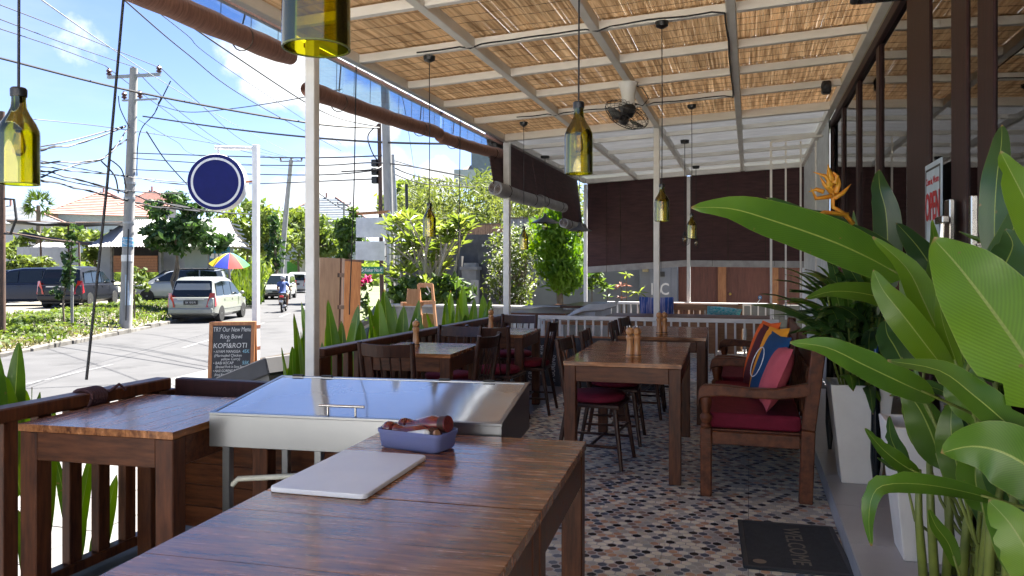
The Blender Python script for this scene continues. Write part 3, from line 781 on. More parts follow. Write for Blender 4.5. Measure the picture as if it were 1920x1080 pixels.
# poster, locks, bell camera on the doors
t = thing('open_sign', 'pale blue framed door sign with red letters hanging behind the glass door', 'sign', (XG-.052, 4.16, 1.62))
b = MB(); b.box((0,-.17,-.24),(.006,.17,.24)); b.build('board', mat('sign_face', (.55,.66,.75), .4), t)
b = MB()
for a, c in (((-.002,-.15,.205),(0.0,.15,.215)),((-.002,-.15,-.215),(0,.15,-.205)),((-.002,-.152,-.21),(0,-.144,.21)),((-.002,.144,-.21),(0,.152,.21))): b.box(a, c)
b.build('border', M['black'], t)
def text(s, size, parent, m, loc, rot, name='lettering', align='CENTER', ext=.0006, sx=1, bold=0, shear=0):
    c = bpy.data.curves.new('t', 'FONT'); c.body = s; c.size = size; c.align_x = align; c.align_y = 'CENTER'; c.extrude = ext; c.offset = bold; c.shear = shear; c.resolution_u = 3
    to = bpy.data.objects.new('t', c); COL.objects.link(to)
    dg = bpy.context.evaluated_depsgraph_get()
    me = bpy.data.meshes.new_from_object(to.evaluated_get(dg)); bpy.data.objects.remove(to)
    me.materials.clear(); me.materials.append(m)
    o = bpy.data.objects.new(name, me); COL.objects.link(o); o.parent = parent; o.location = loc; o.rotation_euler = rot; o.scale = (sx, 1, 1)
    return o
RED = mat('red_print', (.5,.02,.03), .5)
text('Come in, We are', .05, t, RED, (-.003,0,.15), (rad(90),0,rad(-90)), sx=.75)
text('OPEN', .19, t, RED, (-.003,0,.02), (rad(90),0,rad(-90)), bold=.004, sx=.62)
t = thing('door_lock', 'steel lever lock with bunch of keys on the dark glass door', 'lock', (XG-.05, 3.84, 1.56))
b = MB(); b.box((-.012,-.05,-.09),(.01,.05,.09)); b.build('plate', M['chrome'], t, bevel=.004)
b = MB(); b.box((-.06,-.14,-.02),(-.03,-.0,.012)); b.box((-.06,-.02,-.012),(-.012,.0,.008)); b.build('lever', M['chrome'], t, bevel=.004)
b = MB(); b.tube([(-.04,-.05,-.02),(-.045,-.05,-.12)], .008, 6); b.build('keys', M['chrome'], t)
t = thing('pull_handle', 'tall steel pull handle on the glass door right of the lock', 'handle', (XG-.09, 3.3, 1.0))
b = MB(); b.box((-.012,-.02,.0),(.012,.02,.62)); b.build('bar', M['chrome'], t, bevel=.004)
for z in (.03,.4): 
    b = MB(); b.box((0.0,-.02,z),(.06,.10,z+.04)); b.build('bracket', M['chrome'], t, bevel=.003)
t = thing('security_camera', 'small dome security camera seen high inside the glass door', 'camera', (1.02, 4.38, 2.05))
b = MB(); b.ball((0,0,0), .045, 12, 8); b.build('dome', M['white'], t, smooth=180)
b = MB(); b.ball((-.035,-.02,-.012), .02, 8, 6); b.build('lens', M['black'], t, smooth=180)
b = MB(); b.box((-.02,-.02,.04),(.02,.02,.14)); b.build('mount', M['white'], t)
t = thing('speaker', 'small black speaker on the beam at the far end of the glass front', 'speaker', D(1550,163,7.0))
b = MB(); b.box((-.045,-.04,-.06),(.04,.06,.055)); b.build('case', M['black'], t, bevel=.02, seg=2)
b = MB(); b.lathe([(.032,0),(.028,.006),(.012,.01)], 14, (0,-.041,0), M=Matrix.Rotation(rad(90),4,'X')); b.build('cone', M['cable'], t, smooth=50)
t = thing('flat_screen', 'dark screen corner hanging from the ceiling at the top edge', 'screen', D(1650,3,3.6))
b = MB(); b.box((-.13,-.18,0),(.17,.02,.05)); b.build('case', M['black'], t, bevel=.01)
b = MB(); b.box((-.10,-.17,-.003),(.14,.005,-.0005)); b.build('screen', mat('screen_glass', (.03,.03,.035), .1), t)
b = MB(); b.box((-.02,-.1,.0505),(.02,-.05,.40)); b.build('bracket', M['black'], t)
# white steel gate frame hanging by the far end of the glass front
t = thing('white_bar_gate', 'open white steel bar gate standing near the far end of the glass front', 'gate', (.22, 8.75, 0))
b = MB()
b.box((-.012,0,.80),(.012,.02,2.72)); b.build('stile', M['white'], t)
b = MB(); b.beam((-.0,.01,2.72),(.52,.01,2.76),.025,.025); b.build('top_bar', M['white'], t)
for k in range(1,4):
    b = MB(); b.box((k*.15-.009,.001,.80),(k*.15+.009,.019,2.71)); b.build('bar', M['white'], t)
# ---------------------------------------------------------------- hanging bottle lamps
def bottle_glass(name):
    m = bpy.data.materials.new(name); t, o = nt(m); L = t.links
    tr = t.nodes.new('ShaderNodeBsdfTransparent'); gl = t.nodes.new('ShaderNodeBsdfGlossy'); gl.inputs['Roughness'].default_value = .03
    lw = t.nodes.new('ShaderNodeLayerWeight'); lw.inputs[0].default_value = .35
    cr = t.nodes.new('ShaderNodeValToRGB'); cr.color_ramp.elements[0].color = (.86,.80,.10,1); cr.color_ramp.elements[1].color = (.22,.23,.015,1)
    cr.color_ramp.elements[0].position = .15; cr.color_ramp.elements[1].position = .95
    L.new(lw.outputs['Facing'], cr.inputs[0]); L.new(cr.outputs[0], tr.inputs[0])
    fr = t.nodes.new('ShaderNodeFresnel'); fr.inputs[0].default_value = 1.52
    mr = t.nodes.new('ShaderNodeMapRange'); mr.inputs[3].default_value = .07; mr.inputs[4].default_value = .9; L.new(fr.outputs[0], mr.inputs[0])
    mx = t.nodes.new('ShaderNodeMixShader'); L.new(mr.outputs[0], mx.inputs[0]); L.new(tr.outputs[0], mx.inputs[1]); L.new(gl.outputs[0], mx.inputs[2])
    L.new(mx.outputs[0], o.inputs[0]); return m
M['bottle'] = bottle_glass('green_bottle_glass')
M['rim'] = mat('cut_glass_rim', (.10,.11,.02), .2)
def pendant(p, ztop, label, first=None):
    """p : centre of the cut bottom of the bottle"""
    t = thing('bottle_lamp', label, 'lamp', p, 0, 'lamps made of cut green wine bottles')
    h = ztop - p.z
    b = MB(); R_ = .048
    prof = [(R_,0),(R_,.125),(.047,.138),(.040,.155),(.026,.178),(.0185,.195),(.0165,.212),(.0165,.226)]
    b.lathe(prof, 28, cap=False); b.lathe([(r-.0025, z) for r, z in reversed(prof)], 28, cap=False)
    b.build('bottle', M['bottle'], t, smooth=60)
    b = MB(); b.lathe([(R_-.0027,.0),(R_+.0004,.0),(R_+.0004,.002),(R_-.0027,.002),(R_-.0027,.0)], 28, cap=False); b.build('cut_rim', M['rim'], t)
    b = MB(); b.lathe([(.019,.224),(.0195,.230),(.0195,.243),(.016,.247),(.005,.249)], 14); b.build('cap', M['black'], t, smooth=40)
    b = MB(); b.lathe([(.012,.140),(.0125,.19),(.010,.223)], 12); b.build('socket', M['black'], t, smooth=40)
    b = MB(); b.lathe([(.007,.139),(.012,.125),(.017,.10),(.015,.082),(.006,.073)], 12); b.build('bulb', glass('bulb_glass', (.9,.8,.5), .08) if 'bulb' not in M else M['bulb'], t, smooth=180)
    b = MB(); b.tube([(0,0,.247),(.002,0,.247+(h-.247)*.5),(0,0,h-.03)], .0034, 6); b.build('cable', M['cable'], t)
    b = MB(); b.lathe([(.012,h-.045),(.04,h-.03),(.045,h-.004),(.045,h)], 16); b.build('ceiling_rose', M['black'], t, smooth=40)
    return t
M['bulb'] = glass('bulb_glass', (.95,.85,.55), .10)
def lampz(x, on_beam=True): return rz_(x) + (.002 if on_beam else .06)
pd = [((593,92),1.1,'largest bottle lamp, close up at the top of the view, cut off by the frame'),
      ((35,346),1.96,'green bottle lamp hanging alone over the railing before the utility poles'),
      ((1085,326),2.63,'green bottle lamp on a long cable in front of the ceiling fan'),
      ((1241,415),5.05,'small bottle lamp hanging in front of the white middle post'),
      ((805,444),5.6,'bottle lamp hanging in front of the frangipani bush'),
      ((982,468),8.1,'tiny bottle lamp beside the corner post, in front of the white flowering bush'),
      ((1297,447),7.6,'small bottle lamp in front of the right lowered blind')]
for (px, py), d, lb in pd:
    p = D(px, py, d); pendant(p, lampz(p.x), lb)
# cone shades with bare bulbs in the far bay, and caged bulbs
def cone_lamp(p, ztop, label):
    t = thing('cone_lamp', label, 'lamp', p, 0, 'dark cone lamps of the far bay'); h = ztop - p.z
    b = MB(); b.lathe([(.20,0),(.13,.035),(.05,.065),(.025,.09),(.02,.13)], 20, cap=False); b.build('shade', mat('dark_shade', (.06,.065,.075), .4), t, smooth=40)
    b = MB(); b.ball((0,0,-.045), (.042,.042,.055), 10, 8); b.build('bulb', M['bulb'], t, smooth=180)
    b = MB(); b.tube([(0,0,.12),(0,0,h)], .004, 5); b.build('cable', M['cable'], t)
    b = MB(); b.lathe([(.06,h-.03),(.06,h)], 12); b.build('ceiling_rose', M['black'], t)
for (px, py), d, lb in (((1022,418),10.4,'dark cone lamp left of the conifer, in the far bay'), ((1087,433),12.2,'dark cone lamp in front of the thin corner post')):
    p = D(px, py, d); cone_lamp(p, rz_(p.x)+.002, lb)
for (px, py), d, lb in (((1284,448),9.6,'bare bulb in a wire cage left of the small bottle lamp'), ((1305,455),12.0,'bare bulb in a wire cage right of the small bottle lamp')):
    p = D(px, py, d); t = thing('cage_lamp', lb, 'lamp', p, 0, 'caged bulbs before the right blind'); h = rz_(p.x)-p.z
    b = MB(); b.ball((0,0,0), (.03,.03,.045), 10, 8); b.build('bulb', M['bulb'], t, smooth=180)
    b = MB()
    for a in range(6):
        c, s_ = math.cos(a*1.047), math.sin(a*1.047)
        b.tube([(c*.02,s_*.02,.07),(c*.055,s_*.055,.0),(c*.05,s_*.05,-.06),(c*.012,s_*.012,-.09)], .003, 4)
    b.build('cage', M['cable'], t)
    b = MB(); b.tube([(0,0,.04),(0,0,h)], .0045, 5); b.lathe([(.02,.04),(.018,.09)], 8); b.lathe([(.05,h-.04),(.055,h)], 10); b.build('cable', M['cable'], t)
# wiring along the cross beams
def wire_on_beam(y, x0, x1, label):
    b = MB(); pts = []; k = 26
    for i in range(k+1):
        x = x0 + (x1-x0)*i/k
        near_l = min(abs(x-q) for q in LX)
        pts.append(Vector((x, y-.028-.004*noise.noise((x*3,y,0)), rz_(x)+.018+.010*noise.noise((x*4,y,2.)) - (.02 if near_l < .05 else 0))))
    b.tube(pts, .006, 6); c = pts[0].copy(); o = b.build('beam_cable', M['cable'], at=c); tag(o, label, 'cable', 'black cables along the roof beams')
wire_on_beam(5.13, -2.3, -.15, 'black cable along the roof beam nearest the camera, from rose to rose')
wire_on_beam(7.62, -2.3, -.15, 'black cable along the roof beam behind the ceiling fan')
b = MB(); pts = [Vector((-.15+.012*noise.noise((y*2.,0,0)), y, rz_(-.15)-.004+.006*noise.noise((y*3.,5,0)))) for y in [5.1+.21*i for i in range(13)]]
b.tube(pts, .006, 6); o = b.build('beam_cable', M['cable'], at=pts[0]); tag(o, 'black cable running lengthwise beside the right long beam', 'cable', 'black cables along the roof beams')

# ---------------------------------------------------------------- ceiling fan in its cage
fp = Vector((-1.0, 6.62, rz_(-1.0)))
t = thing('ceiling_fan', 'white and black caged orbit fan under the middle roof beam', 'fan', fp)
b = MB(); b.lathe([(.055,-.19),(.058,-.12),(.075,-.03),(.088,0)], 18); b.build('mount', M['white'], t, smooth=40)
Mf = Matrix.Translation((-.01,-.02,-.27)) @ Matrix.Rotation(rad(24),4,'Y') @ Matrix.Rotation(rad(-16),4,'X')
b = MB(); b.lathe([(.045,.085),(.06,.05),(.06,.0),(.04,-.02)], 16, M=Mf); b.build('motor', M['black'], t, smooth=40)
b = MB()
for q in range(24):
    a = q*2*math.pi/24; c, s_ = math.cos(a), math.sin(a)
    b.tube([Mf @ Vector((c*r, s_*r, z)) for r, z in ((.05,.06),(.14,.055),(.195,.02),(.2,0),(.19,-.03),(.12,-.075),(.045,-.085))], .0017, 4)
for r, z in ((.2,0),(.195,-.022),(.14,-.066),(.1,-.08)):
    b.tube([Mf @ Vector((r*math.cos(a), r*math.sin(a), z)) for a in [i*2*math.pi/32 for i in range(33)]], .0026, 4)
b.build('cage', M['cable'], t)
for q in range(3):
    b = MB(); a0 = q*2.0944 + .5; g = []
    for i in range(7):
        f = i/6; r = .045+.13*f
        for j in range(4):
            a = a0 + (j/3-.35)*(.9+.25*math.sin(f*3.1)); g.append(Mf @ Vector((r*math.cos(a), r*math.sin(a), -.035+.03*(j/3))))
    b.add(g, [(i*4+j, i*4+j+1, i*4+j+5, i*4+j+4) for i in range(6) for j in range(3)])
    o = b.build('blade', mat('smoky_blade', (.05,.047,.045), .3), t, smooth=60); so_ = o.modifiers.new('s','SOLIDIFY'); so_.thickness = .003
b = MB(); b.lathe([(.035,-.03),(.042,-.06),(.04,-.088),(.02,-.1)], 16, M=Mf); b.build('hub', M['black'], t, smooth=40)
b = MB(); pts = [(.05,.01,-.02),(.12,.02,-.05),(.17,.03,-.14),(.12,.02,-.2),(.04,0,-.17)]; b.tube(pts, .004, 5); b.build('loop_cable', M['cable'], t)

# ---------------------------------------------------------------- tables
def table(name, label, cx, cy, wx, wy, h, rz, planks='x', npl=5, topm='top', leg=.075, apron=.10, group=None, th=.028):
    t = thing(name, label, 'table', (cx, cy, 0), rz, group)
    a0 = -wy/2 if planks == 'x' else -wx/2; tot = wy if planks == 'x' else wx
    ws = [rng.uniform(.8,1.25) for _ in range(npl)]; sm_ = sum(ws); p = a0
    for q in ws:
        wd = q/sm_*tot; b = MB()
        if planks == 'x': b.box((-wx/2, p+.0002, h-th), (wx/2, p+wd-.0002, h - rng.uniform(0,.0006)))
        else: b.box((p+.0002, -wy/2, h-th), (p+wd-.0002, wy/2, h - rng.uniform(0,.0006)))
        b.build('plank', M[topm], t, bevel=.0008); p += wd
    for sx in (-1,1):
        for sy in (-1,1):
            b = MB(); x = sx*(wx/2-leg/2-.004); y = sy*(wy/2-leg/2-.004)
            b.box((x-leg/2,y-leg/2,0),(x+leg/2,y+leg/2,h-th-.0005)); b.build('leg', M['wood_y'], t, bevel=.004)
    for sy in (-1,1):
        b = MB(); y = sy*(wy/2-.018); b.box((-wx/2+leg+.005,y-.011,h-th-apron),(wx/2-leg-.005,y+.011,h-th-.0006)); b.build('apron', M['wood'], t, bevel=.003)
    for sx in (-1,1):
        b = MB(); x = sx*(wx/2-.018); b.box((x-.011,-wy/2+leg+.005,h-th-apron),(x+.011,wy/2-leg-.005,h-th-.0006)); b.build('apron', M['wood'], t, bevel=.003)
    return t
RF = rad(3.6)
# two work tables end to end in the foreground
nA = Vector((-.487,1.817)); ux = Vector((math.cos(RF), math.sin(RF))); uy = Vector((-math.sin(RF), math.cos(RF)))
cA = nA - ux*.375 + uy*.390; cB = nA - ux*.375 - uy*.395
table('work_table', 'dark wooden work table with chopping board and plastic box, before the steel cabinet', cA.x, cA.y, .75, .775, .75, RF, 'x', 6, leg=.07, apron=.11, group='foreground work tables')
table('work_table', 'nearest dark wooden work table with a bare top, along the bottom edge', cB.x, cB.y, .75, .78, .75, RF, 'x', 5, leg=.07, apron=.11, group='foreground work tables')
table('counter_table', 'empty dark table against the railing at the left, sky shining on its top', -2.36, 2.63, .68, .72, .75, rad(4), 'y', 6, topm='top_y', leg=.075, apron=.11)
table('dining_table', 'dark dining table nearest the camera, between the bench and the chairs, with two pepper mills', -.80, 5.58, .745, 1.5, .75, rad(2.0), 'x', 8, 'top', group='dining tables')
table('dining_table', 'farther dark dining table by the white railing, with two pepper mills', -.76, 7.42, .76, 1.3, .75, rad(2.0), 'x', 7, 'top', group='dining tables')
table('dining_table', 'dark dining table by the dark railing, left row, nearer one', -2.34, 5.33, .66, .78, .75, rad(4), 'x', 5, 'top', group='dining tables')
table('dining_table', 'dark dining table by the dark railing, left row, farther one', -2.33, 7.0, .72, .78, .75, rad(3), 'x', 5, 'top', group='dining tables')

# ---------------------------------------------------------------- chairs : low spindle backs, maroon cushions
def make_chair(label):
    t = thing('spindle_chair', label, 'chair', (0,0,0), 0, 'dark spindle chairs with maroon cushions')
    # faces +x
    b = MB(); b.box((-.19,-.2,.405),(.2,.2,.432)); b.build('seat', M['chair'], t, bevel=.008, seg=2)
    b = MB(); b.lathe([(.175,.433),(.195,.445),(.198,.47),(.185,.487),(.10,.494),(.01,.495)], 26); b.build('seat_pad', M['maroon'], t, smooth=60)
    for sy in (-1,1):
        b = MB(); b.tube([(.22,sy*.215,0),(.165,sy*.165,.405)], [.014,.019], 8); b.build('leg', M['chair'], t, smooth=50)
        b = MB(); b.tube([(-.235,sy*.205,0),(-.165,sy*.165,.405)], [.014,.019], 8); b.build('leg', M['chair'], t, smooth=50)
        b = MB(); b.tube([(-.17,sy*.165,.43),(-.20,sy*.185,.65),(-.235,sy*.19,.86)], [.02,.0195,.017], 8); b.build('back_post', M['chair'], t, smooth=50)
        b = MB(); b.tube([(.20,sy*.196,.15),(-.215,sy*.19,.15)], .010, 6); b.build('stretcher', M['chair'], t, smooth=50)
    b = MB(); b.tube([(.0,-.19,.15),(.0,.19,.15)], .010, 6); b.build('stretcher', M['chair'], t, smooth=50)
    b = MB(); b.tube([(.185,-.18,.25),(.185,.18,.25)], .010, 6); b.build('stretcher', M['chair'], t, smooth=50)
    b = MB(); g = []
    for i in range(9):
        f = i/8; y = -.178 + .356*f; cur = -.035*math.sin(math.pi*f)
        for dx, z in ((-.008,.765),(.008,.765),(.002,.85),(-.014,.85)): g.append((-.222+cur+dx-.012*(z>.8), y, z - .006*math.sin(math.pi*f)))
    fs = [(i*4+j, i*4+(j+1)%4, i*4+4+(j+1)%4, i*4+4+j) for i in range(8) for j in range(4)] + [(0,3,2,1),(32,33,34,35)]
    b.add(g, fs); b.build('top_rail', M['chair'], t, bevel=.003)
    for k in range(4):
        y = -.105 + .07*k; b = MB(); b.tube([(-.165,y*.9,.43),(-.225-.028*math.sin(math.pi*(y+.178)/.356),y,.77)], .0065, 6); b.build('spindle', M['chair'], t, smooth=50)
    return t
ch = make_chair('chair with maroon cushion on the left of the nearest dining table, nearer to the camera')
ch.location = (-1.02, 5.30, 0); ch.rotation_euler = (0,0,rad(-3))
for x, y, r, lb in ((-1.02,6.02,3,'second chair from the camera on the left of the nearest dining table'),
    (-.98,7.10,2,'chair on the left of the farther dining table, its nearer one'), (-.98,7.72,-4,'chair on the left of the farther dining table, by the white railing'),
    (-2.30,4.83,91,'chair with its spindle back to the camera before the nearer left table'), (-2.38,5.92,-92,'chair on the far side of the nearer left table, facing the camera'),
    (-2.12,6.42,86,'chair with its back to the camera before the farther left table'), (-2.36,7.66,-90,'chair on the far side of the farther left table, near the corner post'),
    (-2.08,5.42,176,'chair tucked in at the aisle side of the nearer left table'), (-2.0,7.0,184,'chair tucked in at the aisle side of the farther left table')):
    dup(ch, (x,y,0), rad(r), lb)
# ---------------------------------------------------------------- pepper mills
M['mill'] = mat('beech_mill', (.50,.26,.11), .38, col2=(.40,.19,.075), scale=14, stretch=(6,6,1), coat=.3)
M['mill_red'] = mat('dark_red_mill', (.16,.022,.018), .25, col2=(.09,.012,.012), scale=9, stretch=(6,6,1), coat=.5)
def make_mill(label, m, knob=True):
    t = thing('pepper_mill', label, 'pepper mill', (0,0,0), 0, 'wooden pepper and salt mills')
    b = MB(); b.lathe([(.029,0),(.03,.012),(.026,.02),(.024,.06),(.021,.10),(.024,.118),(.028,.128),(.026,.138),(.020,.146)], 18); b.build('body', m, t, smooth=40)
    b = MB(); b.lathe([(.0305,.010),(.0305,.016)], 18); b.build('band', M['black'], t)
    b = MB(); b.lathe([(.019,.147),(.026,.156),(.029,.172),(.024,.188),(.012,.196)], 18); b.build('head', m, t, smooth=60)
    b = MB(); b.lathe([(.004,.196),(.006,.204),(.003,.212)], 8); b.build('knob', M['chrome'], t, smooth=60)
    return t
ml = make_mill('left pepper mill of the pair on the nearest dining table', M['mill'])
ml.location = (-.775, 5.20, .75)
for p, lb in ((( -.728,5.21,.75),'right pepper mill of the pair on the nearest dining table'), ((-.79,7.10,.75),'left pepper mill of the pair on the farther dining table'), ((-.745,7.12,.75),'right pepper mill of the pair on the farther dining table'),
    ((-2.45,5.42,.75),'pepper mill standing on the nearer left table by the railing'), ((-2.42,7.12,.75),'pepper mill standing on the farther left table')):
    dup(ml, p, rng.uniform(0,6), lb)
# ---------------------------------------------------------------- benches with maroon cushions
def make_bench(label):
    t = thing('wooden_bench', label, 'bench', (0,0,0), 0, 'teak benches along the step')
    Lb = 1.55
    # seat front at x=-.56, back at x=0, runs along +y
    for sy in (0, 1):
        y = .04 if sy == 0 else Lb-.04
        b = MB(); b.box((-.585,y-.034,0),(-.52,y+.034,.405)); b.build('front_leg', M['bench'], t, bevel=.006)
        b = MB()
        for k in range(3): b.box((-.588,y-.037,.285+k*.014),(-.517,y+.037,.291+k*.014))
        b.build('leg_ring', M['bench'], t)
        b = MB(); b.lathe([(.031,.406),(.033,.415),(.024,.43),(.036,.455),(.037,.47),(.022,.49),(.028,.52),(.036,.56),(.03,.585)], 14, (-.553,y,0)); b.build('arm_post', M['bench'], t, smooth=40)
        b = MB(); b.beam((-.0,y,-.0),(.015,y,.42),.068,.075,up=(1,0,0)); b.beam((.015,y,.42),(.07,y,.88),.066,.075,up=(1,0,0)); b.build('back_post', M['bench'], t, bevel=.006)
        b = MB(); g = []
        prof = [(-.60,.570,.028),(-.59,.612,.034),(-.56,.632,.036),(-.45,.638,.032),(-.30,.628,.028),(-.15,.630,.030),(-.02,.655,.036),(.03,.665,.036)]
        for x, z, h in prof:
            for dy, dz in ((-.034,-h),(.034,-h),(.034,h),(-.034,h)): g.append((x, y+dy, z+dz-.01))
        fs = [(i*4+j, i*4+4+j, i*4+4+(j+1)%4, i*4+(j+1)%4) for i in range(len(prof)-1) for j in range(4)] + [(0,1,2,3), tuple(4*(len(prof)-1)+q for q in (3,2,1,0))]
        b.add(g, fs); b.build('armrest', M['bench'], t, bevel=.010, seg=2)
        b = MB(); b.box((-.519,y-.02,.31),(-.03,y+.02,.385)); b.build('side_rail', M['bench'], t, bevel=.004)
    b = MB(); b.box((-.575,.075,.31),(-.535,Lb-.075,.39)); b.build('front_rail', M['bench'], t, bevel=.004)
    b = MB(); b.box((-.53,.062,.36),(-.005,Lb-.062,.392)); b.build('seat_board', M['bench'], t)
    b = MB(); b.beam((.062,.075,.80),(.062,Lb-.075,.80),.035,.14); b.build('back_rail', M['bench'], t, bevel=.008)
    for k in range(9):
        y = .16+k*(Lb-.32)/8; b = MB(); b.beam((.018,y,.42),(.055,y,.73),.05,.018); b.build('back_slat', M['bench'], t, bevel=.003)
    b = MB(); b.box((-.56,.075,.393),(-.02,Lb-.075,.485)); o = b.build('seat_pad', M['maroon'], t, bevel=.022, seg=3)
    return t
bn = make_bench('teak bench with maroon seat cushion, the nearer one beside the doormat')
bn.location = (.305, 4.66, 0)
bn2 = dup(bn, (.315, 6.28, 0), 0, 'teak bench with maroon seat cushion, the farther one by the white railing')
# scatter cushions
def cushion(name, label, m, c, s, thick, tiltz, lean, rot=0, extra=None):
    t = thing('throw_cushion', label, 'cushion', c, 0, None)
    b = MB(); n_ = 12; g = []
    for side in (1,-1):
        for i in range(n_+1):
            for j in range(n_+1):
                u, v = i/n_*2-1, j/n_*2-1
                e = (1-abs(u)**2.6)*(1-abs(v)**2.6)
                k = 1 - .07*(1-abs(u))*(abs(v)**3) - .0
                kv = 1 - .07*(1-abs(v))*(abs(u)**3)
                g.append(Vector((side*thick*(e**.55)*.5, u*s*kv*.5, v*s*k*.5)) )
    R3 = Matrix.Rotation(tiltz,4,'Z') @ Matrix.Rotation(lean,4,'Y') @ Matrix.Rotation(rot,4,'X')
    g = [R3 @ p for p in g]; q = (n_+1)**2
    fs = [(i*(n_+1)+j,(i+1)*(n_+1)+j,(i+1)*(n_+1)+j+1,i*(n_+1)+j+1) for i in range(n_) for j in range(n_)]
    b.add(g, fs + [tuple(x+q for x in reversed(f)) for f in fs])
    b.build('cover', m, t, smooth=180)
    if extra: extra(t, R3)
    return t
def fab(name, c, **k): return mat(name, c, .85, spec=.2, bump=.15, bscale=180, **k)
def ring_print(t, R3):
    b = MB(); pts = [R3 @ Vector((-.070-.0, .04+.10*math.cos(a), .0+.10*math.sin(a))) for a in [i*.2618 for i in range(25)]]
    b.tube(pts, .003, 5, cap=False); b.build('ring_stitching', fab('white_stitch', (.75,.78,.85)), t)
cushion('cushion', 'salmon pink cushion at the near arm of the bench', fab('pink_cloth', (.50,.10,.13), col2=(.42,.075,.10)), (.15,4.93,.69), .40, .13, rad(5), rad(22), rad(0))
cushion('cushion', 'blue cushion with a thin white ring behind the pink one', fab('blue_cloth', (.008,.055,.16)), (.12,5.17,.72), .44, .11, rad(14), rad(20), rad(1), ring_print)
cushion('cushion', 'yellow orange cushion behind the blue one', fab('yellow_cloth', (.80,.32,.02)), (.12,5.36,.745), .45, .10, rad(14), rad(19), rad(-3))
cushion('cushion', 'dark maroon cushion behind the yellow one', fab('plum_cloth', (.09,.014,.022)), (.09,5.62,.725), .45, .12, rad(18), rad(19), rad(2))
cushion('cushion', 'bright orange cushion farthest along the bench', fab('orange_cloth', (.80,.13,.02)), (.08,5.86,.745), .46, .12, rad(14), rad(19), rad(-2))

# ---------------------------------------------------------------- steel display cabinet
RC = rad(6)
t = thing('steel_display_cabinet', 'stainless steel display cabinet with a sloping glass lid behind the work table', 'cabinet', (-1.985, 2.475, 0), RC)
W_, Dp = 1.15, .57; zf, zbk, zl = .782, .848, .660
tk = .004
b = MB(); b.box((0,0,zl),(W_,tk,zf)); b.build('front_panel', M['steel'], t, bevel=.002)
b = MB(); b.box((0,Dp-tk,zl),(W_,Dp,zbk)); b.build('back_panel', M['steel'], t)
for x in (tk*.0, W_-tk):
    b = MB(); b.add([(x,tk,zl),(x+tk,tk,zl),(x+tk,Dp-tk,zl),(x,Dp-tk,zl),(x,tk,zf-.001),(x+tk,tk,zf-.001),(x+tk,Dp-tk,zbk-.001),(x,Dp-tk,zbk-.001)], [(0,3,2,1),(4,5,6,7),(0,1,5,4),(1,2,6,5),(2,3,7,6),(3,0,4,7)]); b.build('side_panel', M['steel'], t)
b = MB(); b.box((tk,tk,zl+.001),(W_-tk,Dp-tk,zl+.006)); b.build('tray', M['steel'], t)
sl_ = (zbk-zf)/Dp
M['lid'] = mat('polished_lid', (.30,.32,.34), .07, spec=1.0, coat=1.0, col2=(.26,.28,.30), scale=2)
fr = [((0,.0),(W_,.016)),((0,Dp-.02),(W_,Dp)),((0,.0165),(.016,Dp-.0205)),((W_-.016,.0165),(W_,Dp-.0205))]
for (x0,y0),(x1,y1) in fr:
    b = MB(); b.add([(x0,y0,zf+y0*sl_),(x1,y0,zf+y0*sl_),(x1,y1,zf+y1*sl_),(x0,y1,zf+y1*sl_),(x0,y0,zf+y0*sl_+.008),(x1,y0,zf+y0*sl_+.008),(x1,y1,zf+y1*sl_+.008),(x0,y1,zf+y1*sl_+.008)], [(0,3,2,1),(4,5,6,7),(0,1,5,4),(1,2,6,5),(2,3,7,6),(3,0,4,7)]); b.build('lid_frame', M['steel'], t)
nx, ny = 40, 14; b = MB()
for i in range(nx+1):
    for j in range(ny+1):
        x = .016 + (W_-.032)*i/nx; y = .0165 + (Dp-.037)*j/ny
        wob = .0016*math.sin(i*.33+j*.12)*math.sin(j/ny*math.pi) + .0005*noise.noise((x*3,y*3,0))
        b.v.append(Vector((x,y,zf+y*sl_+.0055+wob)))
for i in range(nx):
    for j in range(ny): b.f.append((i*(ny+1)+j,(i+1)*(ny+1)+j,(i+1)*(ny+1)+j+1,i*(ny+1)+j+1)); b.m.append(0)
b.build('lid_glass', M['lid'], t, smooth=180)
b = MB(); hz = zf+.012
for x in (.475,.585): b.tube([(x,.03,zf+.008),(x,.03,hz+.03)], .0045, 8)
b.tube([(.44,.03,hz+.033),(.62,.03,hz+.033)], .0055, 8); b.build('handle', M['chrome'], t, smooth=50)
for x in (.06,.2,.75,.95):
    b = MB(); b.box((x,Dp-.012,zbk+.006),(x+.05,Dp+.004,zbk+.014)); b.build('hinge', M['cable'], t)
for x, y in ((.05,.05),(W_-.05,.05),(.05,Dp-.05),(W_-.05,Dp-.05),(.36,.20)):
    b = MB(); b.box((x-.016,y-.016,0),(x+.016,y+.016,zl)); b.build('leg', M['steel'], t, bevel=.003)
b = MB(); b.tube([(.066,.05,.50),(.09,.055,.525),(.30,.10,.535),(.55,.16,.535)], .011, 8); b.build('gas_pipe', mat('pale_hose', (.62,.62,.52), .5), t, smooth=60)
t = thing('gas_bottle', 'dark green rounded gas bottle under the steel cabinet', 'gas bottle', (-1.80, 2.60, 0))
b = MB(); b.lathe([(.12,0),(.135,.03),(.14,.08),(.14,.24),(.12,.31),(.06,.35),(.03,.36)], 20); b.build('tank', mat('green_tank', (.02,.085,.09), .3), t, smooth=60)
b = MB(); b.lathe([(.02,.36),(.022,.41),(.01,.42)], 10); b.build('valve', M['chrome'], t)
b = MB(); b.tube([(math.cos(a)*.075, math.sin(a)*.075, .385) for a in [i*.2618 for i in range(25)]], .01, 6); b.build('collar', mat('green_tank_collar', (.02,.075,.08), .35), t)

